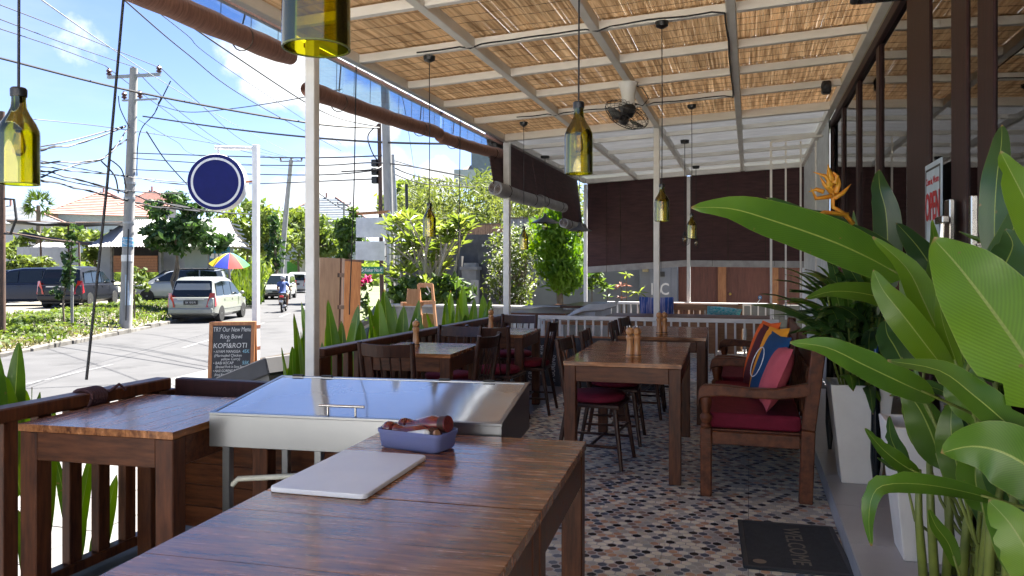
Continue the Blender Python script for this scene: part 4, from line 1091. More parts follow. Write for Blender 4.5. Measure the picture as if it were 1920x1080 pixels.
# ---------------------------------------------------------------- chopping board and box with mills
Mw = Matrix.Translation((cA.x, cA.y, .7505)) @ Matrix.Rotation(RF, 4, 'Z')
def on_tab(px, py): return PZ(px, py, .7505)
def rrect(x0, y0, x1, y1, r, n=5):
    p = []
    for cx, cy, a0 in ((x1-r,y1-r,0),(x0+r,y1-r,90),(x0+r,y0+r,180),(x1-r,y0+r,270)):
        for i in range(n+1):
            a = rad(a0 + 90*i/n); p.append((cx+r*math.cos(a), cy+r*math.sin(a)))
    return p
bc = (PZ(507,913,.765) + PZ(690,928,.765) + PZ(800,852,.765) + PZ(640,842,.765))/4
e1 = (PZ(690,928,.765) - PZ(507,913,.765)); e2 = PZ(640,842,.765) - PZ(507,913,.765)
wb, hb = e1.length, e2.length
t = thing('chopping_board', 'white plastic chopping board lying on the work table', 'chopping board', (bc.x, bc.y, .7506), math.atan2(e1.y, e1.x))
b = MB(); b.prism(rrect(-wb/2,-hb/2,wb/2,hb/2,.02), 0, .014); b.build('board', mat('white_polyethylene', (.78,.80,.82), .42, col2=(.72,.74,.77), scale=6, rvar=.1), t, bevel=.003, seg=2)
bx = PZ(775,842,.752); RBX = rad(-10)
t = thing('plastic_box', 'open bluish plastic food box on the work table', 'box', (bx.x, bx.y+.035, .7508), RBX)
def pl(name, tint):
    m = bpy.data.materials.new(name); tt, o = nt(m); L_ = tt.links
    tr = tt.nodes.new('ShaderNodeBsdfTransparent'); tr.inputs[0].default_value = (*tint, 1)
    pb = bsdf(tt, (.33,.37,.62), .3); 
    tl = tt.nodes.new('ShaderNodeBsdfTranslucent'); tl.inputs[0].default_value = (.35,.39,.66,1)
    m1 = tt.nodes.new('ShaderNodeMixShader'); m1.inputs[0].default_value = .4; L_.new(pb.outputs[0], m1.inputs[1]); L_.new(tl.outputs[0], m1.inputs[2])
    m2 = tt.nodes.new('ShaderNodeMixShader'); m2.inputs[0].default_value = .36; L_.new(m1.outputs[0], m2.inputs[1]); L_.new(tr.outputs[0], m2.inputs[2])
    L_.new(m2.outputs[0], o.inputs[0]); return m
PB = pl('frosted_blue_plastic', (.55,.6,.85))
bw2, bh2, bz = .118, .062, .062
def shell(r0, r1, z0, z1, inner=False):
    pass
b = MB(); rings = []
for sx, z in ((.90,.0),(.97,.006),(1.0,.03),(1.03,bz-.012),(1.06,bz-.011),(1.07,bz),(1.045,bz),(1.01,bz-.012),(.97,.03),(.94,.008),(.88,.003)):
    rings.append([Vector((x*sx, y*sx, z)) for x, y in rrect(-bw2,-bh2,bw2,bh2,.022,4)])
n_ = len(rings[0]); o_ = 0
for r in rings: b.v += r
for i in range(len(rings)-1):
    for j in range(n_): b.f.append((i*n_+j, i*n_+(j+1)%n_, (i+1)*n_+(j+1)%n_, (i+1)*n_+j)); b.m.append(0)
b.f.append(tuple(reversed(range(n_)))); b.m.append(0); b.f.append(tuple((len(rings)-1)*n_+j for j in range(n_))); b.m.append(0)
b.build('tub', PB, t, smooth=40)
def lying(name, label, cat, prof, p, q, m, roll=None, extra=None):
    """a turned thing lying with its foot at p and its head towards q"""
    p, q = Vector(p), Vector(q); ax = (q-p).normalized()
    Mq = ax.to_track_quat('Z','Y').to_matrix().to_4x4()
    wp = Matrix.Translation((bx.x, bx.y+.035, .7508)) @ Matrix.Rotation(RBX,4,'Z')
    tt = bpy.data.objects.new(name, None); COL.objects.link(tt); tag(tt, label, cat); tt.matrix_world = wp @ Matrix.Translation(p) @ Mq
    b = MB(); b.lathe(prof, 18); b.build('body', m, tt, smooth=40)
    if extra: extra(tt)
    return tt
big = [(.027,0),(.027,.03),(.022,.034),(.025,.045),(.030,.06),(.027,.09),(.019,.125),(.017,.15),(.022,.165),(.016,.172)]
def hd(tt):
    b = MB(); b.lathe([(.014,.173),(.024,.18),(.025,.197),(.014,.212)], 16); b.build('head', M['mill_red'], tt, smooth=60)
    b = MB(); b.lathe([(.004,.212),(.006,.22)], 8); b.build('knob', M['chrome'], tt)
    b = MB(); b.lathe([(.0282,.004),(.0282,.027)], 18); b.build('foot_ring', M['chair'], tt, smooth=40)
lying('turned_mill', 'large dark red pepper mill lying on top in the plastic box', 'pepper mill', big, (.112,.012,.085), (-.08,.03,.060), M['mill_red'], extra=hd)
lying('turned_mill', 'lower dark red pepper mill in the plastic box, round head to the left', 'pepper mill', big, (.09,-.018,.045), (-.12,-.022,.058), M['mill_red'], extra=hd)
lying('white_spatula', 'white plastic scraper lying in the plastic box', 'scraper', [(.004,0),(.014,.01),(.016,.08),(.010,.13),(.004,.135)], (.075,-.045,.062), (-.04,-.04,.035), mat('white_plastic', (.72,.72,.70), .4))
lying('small_brush', 'small pale wooden brush in the right end of the plastic box', 'brush', [(.013,0),(.014,.04),(.010,.05),(.006,.09)], (.098,-.03,.06), (.04,-.025,.035), M['mill'])

# ---------------------------------------------------------------- doormat
t = thing('doormat', 'dark grey rubber doormat reading WELCOME against the step', 'doormat', (.19, 3.93, .0005), rad(3))
b = MB(); b.prism(rrect(-.235,-.33,.235,.33,.012), 0, .011); mm = b.build('mat', mat('dark_rubber_carpet', (.035,.043,.052), .85, col2=(.025,.03,.037), scale=40, bump=.5, bscale=220), t, bevel=.003)
b = MB()
for a, c in (((-.2355,-.3305,.0112),(-.212,.3305,.0135)),((.212,-.3305,.0112),(.2355,.3305,.0135))): b.box(a, c)
for a, c in (((-.2115,-.3305,.0112),(.2115,-.31,.0135)),((-.2115,.31,.0112),(.2115,.3305,.0135))): b.box(a, c)
b.build('rubber_border', mat('rubber_edge', (.045,.055,.066), .6), t, bevel=.002)
text('WELCOME', .115, t, mat('tan_print', (.19,.17,.14), .8), (.02,.0,.0119), (0,0,rad(-90)), sx=.92)
b = MB(); b.prism([(.03*math.cos(a)-.16, .026*math.sin(a)-.25) for a in [i*.449 for i in range(14)]], .0112, .0122); b.build('worn_spot', mat('tan_spot', (.28,.22,.16), .8), t)

# ---------------------------------------------------------------- flared pots on the step
def pot(label, x0, y0, w0, w1, h):
    """front left bottom corner near x0; square flared pot"""
    t = thing('flared_pot', label, 'pot', (x0, y0, .1005), 0, 'tall flared white pots on the step')
    b = MB(); o1 = [(-w0/2,-w0/2),(w0/2,-w0/2),(w0/2,w0/2),(-w0/2,w0/2)]
    r_ = w1/w0; ri = (w1-.05)/w0; rj = ri*.93
    vs = [(x,y,0) for x,y in o1] + [(x*r_,y*r_,h) for x,y in o1] + [(x*ri,y*ri,h) for x,y in o1] + [(x*rj,y*rj,h-.09) for x,y in o1]
    fs = [(3,2,1,0)]
    for k in range(3):
        for j in range(4): fs.append((k*4+j, k*4+(j+1)%4, k*4+4+(j+1)%4, k*4+4+j))
    b.add(vs, fs); b.build('body', M['terrazzo'], t, bevel=.004)
    s_ = w0*rj/2; b = MB(); b.box((-s_,-s_,h-.13),(s_,s_,h-.088)); b.build('soil', M['soil'], t)
    return t
pot('tall flared white pot beside the bench, holding the dense dark green plant', .612, 4.93, .205, .335, .575)
pot('tall flared white pot in front of the glass door, nearer to the camera', .735, 3.72, .22, .335, .575)
t = thing('square_pot', 'low dark grey square pot at the bottom right corner, with heliconia stems', 'pot', (.73, 2.62, .1005))
b = MB(); o1 = [(-1,-1),(1,-1),(1,1),(-1,1)]
vs = [(x*.15,y*.15,0) for x,y in o1] + [(x*.185,y*.185,.25) for x,y in o1] + [(x*.165,y*.165,.25) for x,y in o1] + [(x*.16,y*.16,.2) for x,y in o1]
b.add(vs, [(3,2,1,0)] + [(k*4+j, k*4+(j+1)%4, k*4+4+(j+1)%4, k*4+4+j) for k in range(3) for j in range(4)]); b.build('body', mat('dark_grey_pot', (.07,.07,.075), .5), t, bevel=.004)
b = MB(); b.box((-.158,-.158,.15),(.158,.158,.2)); b.build('soil', M['soil'], t)
# ---------------------------------------------------------------- street : poles and wires
def dirv(az): return Vector((math.sin(rad(az)), math.cos(rad(az)), 0))
M['polec'] = mat('pole_concrete', (.33,.32,.31), .85, col2=(.25,.245,.235), scale=4, stretch=(2,2,.6), bump=.1)
M['polew'] = mat('pole_wood', (.12,.065,.045), .8, col2=(.05,.035,.028), scale=5, stretch=(6,6,.6), bump=.3)
M['insul'] = mat('brown_insulator', (.09,.035,.03), .25)
M['galv'] = mat('galvanised_steel', (.33,.34,.35), .5, metal=.6)
def pole(name, label, px, pyb, pyt, d, rb, rt, m, px2=None, group='utility poles'):
    p = D(px, pyb, d); q = D(px2 if px2 else px, pyt, d)
    t = thing(name, label, 'utility pole', p, 0, group); b = MB()
    b.tube([Vector((0,0,-.3)), (q-p)*.5, q-p], [rb, (rb+rt)/2, rt], 12); b.build('shaft', m, t, smooth=60)
    return t, q - p
def crossarm(t, c, L_, az, ins=(-.95,0,.95), up=True, hw=.05):
    u = dirv(az); b = MB(); b.beam(c - u*L_/2, c + u*L_/2, .08, hw*2); b.build('cross_arm', M['galv'], t)
    for f in ins:
        e = c + u*L_/2*f; b = MB(); s_ = 1 if up else -1
        b.lathe([(.03,0),(.03,.06*s_),(.085,.08*s_),(.085,.12*s_),(.05,.15*s_),(.085,.18*s_),(.085,.22*s_),(.05,.26*s_),(.03,.3*s_)], 8, e); b.build('insulator', M['insul'], t)
t, h = pole('concrete_pole', 'tall concrete utility pole on the verge with crossarms, posters and cables', 235, 614, 128, 25.2, .20, .12, M['polec'], 251)
crossarm(t, h + Vector((0,0,-.25)), 1.95, 84); crossarm(t, h + Vector((.25,0,-1.05)), 1.3, 84, (-.9,0), True, .025)
for k, z in enumerate((2.35, 2.1, 1.7)):
    b = MB(); b.lathe([(.185,0),(.185,.07)], 12, h*((z+ .0)/h.length*2.0)); b.build('band', M['galv'], t)
def wrap(t, p0, z0, z1, r, m, a0, a1, name):
    b = MB(); n_ = 8
    for i in range(n_+1):
        a = rad(a0+(a1-a0)*i/n_); c = Vector((math.cos(a)*r, math.sin(a)*r, 0))
        b.v += [p0 + c + Vector((0,0,z0)), p0 + c + Vector((0,0,z1))]
    for i in range(n_): b.f.append((2*i,2*i+2,2*i+3,2*i+1)); b.m.append(0)
    return b.build(name, m, t)
pb_ = h*.0
blue = mat('blue_poster', (.03,.28,.50), .5, col2=(.55,.60,.65), scale=6, stretch=(1,1,5), lo=.45, hi=.55)
# posters strapped to the concrete pole
def onpole(py): return h * ((614-py)/(614-128))
for nm, y0, y1, m, r, w_ in (('poster',463,445,blue,.20,150), ('notice',490,478,M['white'],.19,150)):
    a = onpole(y0); c = onpole(y1); wrap(t, Vector((a.x, a.y, 0)), a.z, c.z, r, m, -50-w_/2, -50+w_/2, nm)
a, c = onpole(572), onpole(515); wrap(t, Vector((a.x,a.y,0)), a.z, c.z, .2, mat('pale_blue_paper', (.35,.48,.58), .6, col2=(.62,.66,.70), scale=12), -55, 0, 'notice')
b = MB(); b.tube([onpole(430)+Vector((.14,-.15,0)), onpole(520)+Vector((.17,-.17,0)), onpole(600)+Vector((.19,-.18,0))], .02, 6); b.build('down_cable', M['cable'], t)
tW, hW = pole('wooden_pole', 'dark weathered wooden pole at the left edge of the view', 3, 641, 209, 20.3, .10, .065, M['polew'], 4)
b = MB(); b.tube([hW*.62+Vector((.1,0,0)), hW*.60+Vector((.42,0,.1)), hW*.55+Vector((.5,0,-.1)), hW*.50+Vector((.3,0,-.2)), hW*.47+Vector((.1,0,0))], .035, 6); b.build('cable_coil', M['cable'], tW)
tF, hF = pole('concrete_pole', 'distant utility pole with a crossarm right of the round blue sign', 526, 505, 300, 60, .24, .16, M['polec'], 546)
crossarm(tF, hF + Vector((0,0,-.1)), 1.8, 80)
tB, hB = pole('concrete_pole', 'stout pale concrete pole beside the two blank white signs', 734, 590, 118, 15.6, .105, .085, M['polec'], 721)
tC, hC = pole('wooden_pole', 'thin dark wooden pole just left of the stout concrete pole', 717, 585, 232, 17.2, .05, .045, M['polew'], 711)
for z in (.70,.745,.79):
    b = MB(); b.cbox(hC*z + Vector((-.1,-.05,0)), (.12,.12,.15)); b.build('junction_box', M['black'], tC)
tE, hE = pole('steel_pole', 'thin grey leaning pole right of the stout concrete pole', 751, 585, 290, 15.9, .045, .04, M['galv'], 736)
pole('steel_pole', 'thin dark post among the trees behind the frangipani', 764, 470, 345, 22, .045, .045, M['black'], 762)
for px, py, d, lb in ((760, 348, 75, 'tiny distant pole with insulators above the trees, left one'), (795, 355, 80, 'tiny distant pole with insulators above the trees, right one'), (645,380,80,'tiny distant pole over the grey roof')):
    p_, h_ = pole('concrete_pole', lb, px, 440, py, d, .14, .1, M['polec']); crossarm(p_, h_+Vector((0,0,-.2)), 1.4, 78)
wires = [
 ([(0,9,17),(140,63,21),(302,128,25.4)], .013, 'power line to the right insulator of the near concrete pole'),
 ([(0,36,17),(120,81,21),(247,124,25.2)], .013, 'power line to the middle insulator of the near concrete pole'),
 ([(0,54,17),(100,87,21),(197,123,25)], .013, 'power line to the left insulator of the near concrete pole'),
 ([(302,128,25.4),(370,190,33),(463,268,46),(561,301,60)], .014, 'power line from the right insulator to the distant pole'),
 ([(247,124,25.2),(340,212,36),(440,278,48),(546,300,60)], .014, 'power line from the middle insulator to the distant pole'),
 ([(197,123,25),(300,200,38),(400,266,48),(531,302,60)], .014, 'power line from the left insulator to the distant pole'),
 ([(0,109,14),(267,175,15),(575,230,16),(711,240,17)], .022, 'thick black cable sweeping across the sky to the dark wooden pole'),
 ([(268,218,25),(420,240,21),(575,257,18),(721,267,15.6),(860,270,15)], .022, 'thick cable from the near pole bracket to the stout concrete pole'),
 ([(78,0,9),(190,78,14),(300,150,20),(430,228,34),(547,288,50)], .010, 'pale thin line running down the sky from the top left'),
 ([(233,0,10),(350,100,14),(467,187,20),(640,283,34)], .011, 'thin line from the top edge left of the post, left of three'),
 ([(267,0,10),(350,65,13),(433,133,17),(640,270,34)], .007, 'faintest thin line from the top edge, middle of three'),
 ([(288,0,9),(430,98,12),(573,192,16),(640,223,17),(711,238,17.2)], .013, 'thin line from the top edge behind the white post, right of three'),
 ([(297,197,25),(350,210,22),(433,204,19),(540,188,16),(640,167,13)], .011, 'line rising from the near pole to the right behind the white post'),
 ([(0,218,20.3),(120,229,22),(233,243,25),(417,272,34),(560,300,60)], .012, 'straight thin line through the bare sky left of the near pole'),
 ([(250,287,25),(400,292,22),(575,296,18),(716,292,17)], .016, 'level cable just below the arm of the round sign'),
 ([(250,297,25),(420,308,22),(600,310,18),(721,306,15.6),(870,330,16)], .014, 'level cable crossing behind the round sign, upper one'),
 ([(250,318,25),(420,325,22),(600,328,18),(716,318,17)], .014, 'level cable crossing behind the round sign, lower one'),
 ([(70,300,21),(250,333,25),(430,345,26),(716,335,17.2)], .016, 'level cable crossing low behind the round sign'),
 ([(70,281,21),(150,268,22),(235,238,25)], .05, 'thick cable bundle from the left to the near pole, upper one'),
 ([(70,276,21),(140,262,22),(235,236,25)], .02, 'slack cable over the thick bundle left of the near pole'),
 ([(72,305,21),(160,303,22),(205,290,23),(236,245,25)], .04, 'slack bundle looping up to the near pole, middle one'),
 ([(72,333,21),(140,310,22),(190,300,24),(210,280,24),(238,262,25)], .035, 'slack bundle looping up to the near pole, lower one'),
 ([(60,310,21),(150,322,22),(238,330,25),(330,345,27),(460,352,40)], .03, 'sagging cable bundle left of the near pole, at its insulator straps'),
 ([(70,318,21),(140,335,22),(238,362,25),(300,380,28),(420,400,33)], .045, 'low thick bundle passing the near pole above the white roof'),
 ([(70,336,21),(160,356,23),(238,376,25),(330,392,29),(480,402,45)], .05, 'lowest thick bundle passing the near pole above the white roof'),
 ([(75,326,21),(180,350,23),(300,362,27),(420,360,33)], .018, 'low slack cable right of the near pole'),
 ([(190,302,24),(215,330,24.5),(222,362,25)], .025, 'hanging cable loop left of the near pole, outer one'),
 ([(205,298,24),(228,318,24.6),(236,352,25)], .022, 'hanging cable loop left of the near pole, inner one'),
 ([(222,180,25),(226,205,25),(243,240,25)], .016, 'drop wire from the lower crossarm, left side of the near pole'),
 ([(302,182,25.2),(290,212,25.2),(262,250,25),(256,330,25)], .03, 'cable dropping beside the near pole on its right'),
 ([(320,152,25.4),(305,182,25.3),(298,195,25.2)], .02, 'short jumper from the right insulator of the near pole'),
 ([(275,247,25),(310,300,27),(350,345,30)], .022, 'stay cable slanting down right of the near pole'),
 ([(260,225,25),(330,265,30),(385,295,40),(545,318,60)], .009, 'faint line from the near pole towards the distant pole'),
 ([(640,322,17),(700,318,17),(716,312,17.2)], .016, 'short cable to the boxes on the dark wooden pole'),
 ([(721,305,15.6),(780,330,20),(870,345,26),(930,352,30)], .016, 'cable from the stout pole into the bamboo grove'),
 ([(721,318,15.6),(800,345,20),(935,352,24)], .013, 'lower cable from the stout pole into the bamboo grove'),
 ([(711,232,17.2),(690,255,17),(700,290,17),(714,305,17.2)], .014, 'loose loop hanging on the dark wooden pole'),
 ([(752,170,15.7),(765,240,22),(778,330,40)], .008, 'thin stay line right of the stout pole'),
 ([(735,300,15.9),(800,318,24),(860,330,34)], .012, 'cable from the thin leaning pole to the right'),
 ([(595,360,24),(630,385,25),(662,400,26)], .014, 'dark cable low behind the white post above the grey roof'),
]
for pts, r, lb in wires:
    P_ = [D(*p) for p in pts]
    # smooth the polyline
    if len(P_) > 2:
        Q = []
        for i in range(len(P_)-1):
            p0, p1, p2, p3 = P_[max(i-1,0)], P_[i], P_[i+1], P_[min(i+2,len(P_)-1)]
            for k in range(8):
                u = k/8; Q.append(.5*((2*p1) + (p2-p0)*u + (2*p0-5*p1+4*p2-p3)*u*u + (3*p1-p0-3*p2+p3)*u**3))
        Q.append(P_[-1]); P_ = Q
    b = MB()
    if r >= .03:
        for k in range(3):
            b.tube([p + Vector((noise.noise((i*.4,k*5.,0)), 0, noise.noise((i*.4,k*5.,9))))*r*1.5 for i, p in enumerate(P_)], r*.42, 5)
    else: b.tube(P_, r, 5)
    o = b.build('overhead_cable', M['cable'] if 'pale' not in lb else M['galv'], at=P_[0]); tag(o, lb, 'cable', 'overhead cables along the street')

# ---------------------------------------------------------------- foliage
def cloud(mb, c, r, n, size, rg, hollow=.35, stretch=1.9, up=.25, mi=0):
    c = Vector(c); r = r if isinstance(r, (tuple, list)) else (r, r, r)
    for _ in range(n):
        while True:
            p = Vector((rg.uniform(-1,1), rg.uniform(-1,1), rg.uniform(-1,1)))
            if hollow < p.length < 1: break
        bump = 1 + .28*noise.noise(p*2.1 + c)
        q = c + Vector((p.x*r[0], p.y*r[1], p.z*r[2]))*bump
        nrm = (p.normalized()*.6 + Vector((rg.gauss(0,.6), rg.gauss(0,.6), rg.gauss(up,.6)))).normalized()
        a = nrm.orthogonal().normalized(); a = (Matrix.Rotation(rg.uniform(0,6.28),3,nrm) @ a); b_ = nrm.cross(a)
        s_ = size*rg.uniform(.6,1.35); l = s_*stretch
        mb.add([q - a*l*.5, q + b_*s_*.5 - nrm*s_*.1, q + a*l*.5, q - b_*s_*.5 - nrm*s_*.1], [(0,1,2,3)], mi)
def clumps(mb, c, r, n, per, size, rg, sub=.38, hollow=.25, **k):
    """a crown of many small leaf clumps with gaps between them"""
    c = Vector(c); r = r if isinstance(r, (tuple, list)) else (r, r, r)
    for _ in range(n):
        while True:
            p = Vector((rg.uniform(-1,1), rg.uniform(-1,1), rg.uniform(-1,1)))
            if hollow < p.length < 1: break
        q = c + Vector((p.x*r[0], p.y*r[1], p.z*r[2])); s_ = sub*rg.uniform(.6,1.3)
        cloud(mb, q, (r[0]*s_, r[1]*s_, r[2]*s_*.75), per, size, rg, 0, **k)
LG = [leafmat('tree_leaf', (.085,.145,.024), (.045,.09,.016), .5, .4, False, 2), leafmat('light_tree_leaf', (.155,.205,.04), (.095,.15,.025), .55, .45, False, 1.2),
      leafmat('dark_tree_leaf', (.045,.10,.02), (.025,.06,.014), .45, .3, False, 2), leafmat('bamboo_leaf', (.15,.185,.045), (.085,.12,.025), .55, .45, False, .8),
      leafmat('conifer_leaf', (.15,.28,.02), (.07,.17,.014), .5, .4, False, 3), leafmat('frangipani_leaf', (.20,.25,.052), (.11,.17,.028), .35, .4, False, 2)]
def limb(b, p, q, r0, r1, rg, n=5, bend=.12):
    p, q = Vector(p), Vector(q); l = (q-p).length
    pts = [p.lerp(q, i/n) + (Vector((rg.gauss(0,1), rg.gauss(0,1), rg.gauss(0,.4)))*l*bend*.5 if 0 < i < n else Vector()) for i in range(n+1)]
    b.tube(pts, [r0+(r1-r0)*i/n for i in range(n+1)], 7)
def tree(name, label, base, crowns, m, leaf, n, per, r0=.12, group=None, seed=1, cat='tree', trunks=1, hollow=.2, sub=.38, mtr=None):
    rg = random.Random(seed); base = Vector(base)
    t = thing(name, label, cat, base, 0, group)
    b = MB(); top = Vector(crowns[0][0]) - base
    for k in range(trunks):
        off = Vector((rg.uniform(-.2,.2), rg.uniform(-.2,.2), 0))*(trunks>1)
        limb(b, off + Vector((0,0,-.3)), Vector((top.x, top.y, top.z*.85)), r0, r0*.45, rg, 6, .06)
        for _ in range(6):
            c, r = crowns[rg.randrange(len(crowns))]; r = r if isinstance(r,(tuple,list)) else (r,)*3
            st = off.lerp(Vector((top.x,top.y,top.z*.85)), rg.uniform(.45,.95))
            limb(b, st, Vector(c) - base + Vector((rg.uniform(-.6,.6)*r[0], rg.uniform(-.6,.6)*r[1], rg.uniform(-.2,.6)*r[2])), r0*.4, r0*.1, rg)
    b.build('trunk', mtr or M['trunk'], t, smooth=60)
    b = MB()
    tot = sum((r[0] if isinstance(r,(tuple,list)) else r)**2 for c, r in crowns)
    for c, r in crowns:
        w_ = (r[0] if isinstance(r,(tuple,list)) else r)**2/tot
        clumps(b, Vector(c)-base, r, max(2,int(n*w_)), per, leaf, rg, sub, hollow)
    b.build('crown', m, t)
    return t
# street tree with two trunks among the cars
tree('street_tree', 'bushy green street tree with two thin pale trunks between the parked cars', D(333,535,33), [(D(330,400,33),(1.25,1.25,.95)),(D(352,445,33),(1.6,1.5,.85)),(D(300,440,33),(.95,.95,.6)),(D(400,455,33.3),(.75,.8,.5)),(D(350,375,33),(.8,.8,.5))], LG[2], .17, 64, 46, .075, seed=3, trunks=2)
# young staked tree on the verge
rg = random.Random(5); yb = D(120,590,21.5)
t = thing('young_tree', 'slender young broad leaved tree with a pale stake on the verge', 'tree', yb)
b = MB(); tp = D(139,420,21.5)-yb; limb(b, (0,0,-.2), tp, .03,.012, rg, 6, .03); b.build('trunk', M['trunk'], t)
b = MB()
for k in range(120):
    f = rg.random(); c = Vector((0,0,0)).lerp(tp, .34+.66*f) + Vector((rg.gauss(0,.09), rg.gauss(0,.09), 0)); cloud(b, c, .05, 1, .13, rg, 0, stretch=1.7)
clumps(b, D(113,540,21.5)-yb, (.28,.28,.42), 9, 14, .09, rg)
b.build('crown', LG[2], t)
t = thing('tree_stake', 'pale wooden stake beside the young tree', 'stake', D(135,592,21.3)); b = MB(); b.tube([(0,0,-.2),(0,0,.85)], .04, 8); b.build('stake', M['concrete'], t)
rg = random.Random(6)
t = thing('pole_shrub', 'light green shrub growing behind the foot of the near concrete pole', 'shrub', D(252,585,26.2)); b = MB(); clumps(b, (0,0,.9), (.42,.42,.65), 16, 22, .10, rg); b.build('foliage', LG[1], t); b = MB(); b.tube([(0,0,-.2),(0,0,.8)], .03, 6); b.build('stem', M['trunk'], t)
# distant trees and hedges
far = [
 ('round_tree', 'pale green tree mass behind the round blue sign pole', 455,505,62,[((470,430),(2.6,2.2,2.4)),((440,455),(2.0,2.0,1.5)),((505,445),(2.0,2.0,1.9)),((430,420),(1.3,1.3,1.0))],1,.30,70,34),
 ('round_tree', 'light green tree right of the distant utility pole', 560,505,74,[((560,440),(3.0,2.5,2.6)),((530,420),(2.2,2,1.6)),((580,425),(1.5,1.5,1.4))],1,.32,60,32),
 ('climber_tree', 'dark slim tree covered in creepers by the distant pole', 518,515,55,[((516,455),(.65,.7,1.9)),((514,425),(.5,.5,.9))],2,.2,30,26),
 ('round_tree', 'bright round tree right of the white post', 618,510,46,[((600,440),(1.1,1.1,1.0)),((622,455),(1.3,1.2,.95)),((606,470),(.9,.9,.5))],1,.2,48,34),
 ('round_tree', 'darker tree left of the blank white signs', 655,505,40,[((655,420),(.75,.75,.9)),((660,450),(.85,.85,.9)),((650,475),(.6,.6,.6))],0,.17,44,34),
 ('round_tree', 'tree above the wooden post left of the bamboo grove', 745,480,32,[((760,375),(1.0,1.0,.7)),((748,405),(.8,.8,.7)),((775,398),(.7,.7,.6))],1,.16,46,34),
 ('round_tree', 'yellowish green tree far left behind the shade cloth', 60,480,60,[((40,470),(1.8,1.8,.8)),((120,440),(2.4,2.0,.55)),((60,440),(1.4,1.4,.5))],1,.28,44,26),
 ('round_tree', 'green shrub tree between the white fence and the kiosk', 180,500,50,[((178,475),(1.0,1.0,.9)),((186,455),(.8,.8,.6))],1,.2,34,28),
 ('round_tree', 'low yellow green hedge bush behind the dark parked cars', 70,505,38,[((50,490),(1.0,.8,.35)),((25,492),(.8,.8,.4)),((80,492),(.7,.7,.3))],1,.16,34,28),
]
for nm, lb, px, py, d, cr, mi, lf, n_, per in far:
    tree(nm, lb, D(px,py,d), [(D(x,y,d+rng.uniform(-.6,.6)), r) for (x,y), r in cr], LG[mi], lf, n_, per, .12, 'trees along the street', seed=px, hollow=.1, sub=.42)
tl = MB(); rg = random.Random(41)      # far wood closing the horizon
for k in range(260):
    px = rg.uniform(-900, 1150); d = rg.uniform(95, 170); p = D(px, 505, d); hh = rg.uniform(2.5, 6.0)
    cloud(tl, (p.x, p.y, hh*.4-.6), (rg.uniform(3,6), rg.uniform(3,6), hh*.8), 60, 1.0, rg, .3)
o = tl.build('far_woods', LG[1]); o['kind'] = 'stuff'
# palm beyond the car park
pb2 = D(72,470,60); t = thing('fan_palm', 'fan palm standing against the sky left of the pyramid roof', 'palm', pb2); ph = D(72,385,60)-pb2
b = MB(); b.tube([(0,0,-.5),ph*.5,ph], [.2,.16,.14], 8); b.build('trunk', M['trunk'], t)
b = MB(); rg = random.Random(8)
for k in range(34):
    a = rg.uniform(0,6.28); el = rg.uniform(-.7,1.3); dv = Vector((math.cos(a)*math.cos(el), math.sin(a)*math.cos(el), math.sin(el))); c = ph + dv*.7
    for j in range(9):
        e = (dv + Vector((rg.gauss(0,.45), rg.gauss(0,.45), rg.gauss(-.1,.45)))).normalized(); s_ = e.orthogonal().normalized()*.06
        b.add([c-s_, c+s_, c+e*rg.uniform(.5,.85)], [(0,1,2)])
b.build('fronds', LG[0], t)
# grass bank right of the parked cars
rg = random.Random(12); b = MB()
for k in range(3600):
    f = rg.random(); px = 425 + f*65; d = rg.uniform(40,58); p = D(px + rg.uniform(-6,6), 505, d); z = -.55 + 1.9*rg.random()*min(1,(d-38)/14)
    h_ = rg.uniform(.3,.75); a = rg.uniform(0,6.28); dd = Vector((math.cos(a), math.sin(a), 0))*.09
    b.add([(p.x-dd.x,p.y-dd.y,z),(p.x+dd.x,p.y+dd.y,z),(p.x+rg.gauss(0,.15),p.y+rg.gauss(0,.15),z+h_)], [(0,1,2)])
o = b.build('tall_grass', M['grass']); o['kind'] = 'stuff'

# ---------------------------------------------------------------- buildings
M['tin'] = mat('white_corrugated_roof', (.40,.395,.39), .6, col2=(.33,.325,.32), scale=2)
M['tile_r'] = mat('faded_roof_tile', (.36,.20,.165), .8, col2=(.28,.14,.115), scale=1.5)
M['plaster'] = mat('pale_plaster', (.40,.42,.44), .8, col2=(.33,.35,.37), scale=1.2)
def corr_roof(t, p00, p10, p11, p01, n, amp, m, name='roof_sheet'):
    """corrugated sheet, ridges run from edge p00-p10 to edge p01-p11"""
    b = MB(); nr = (p10-p00).cross(p01-p00).normalized()
    for i in range(n+1):
        f = i/n; off = nr*amp*(1 if i%2 else -1)
        b.v += [p00.lerp(p10,f)+off, p01.lerp(p11,f)+off]
    for i in range(n): b.f.append((2*i,2*i+2,2*i+3,2*i+1)); b.m.append(0)
    return b.build(name, m, t)
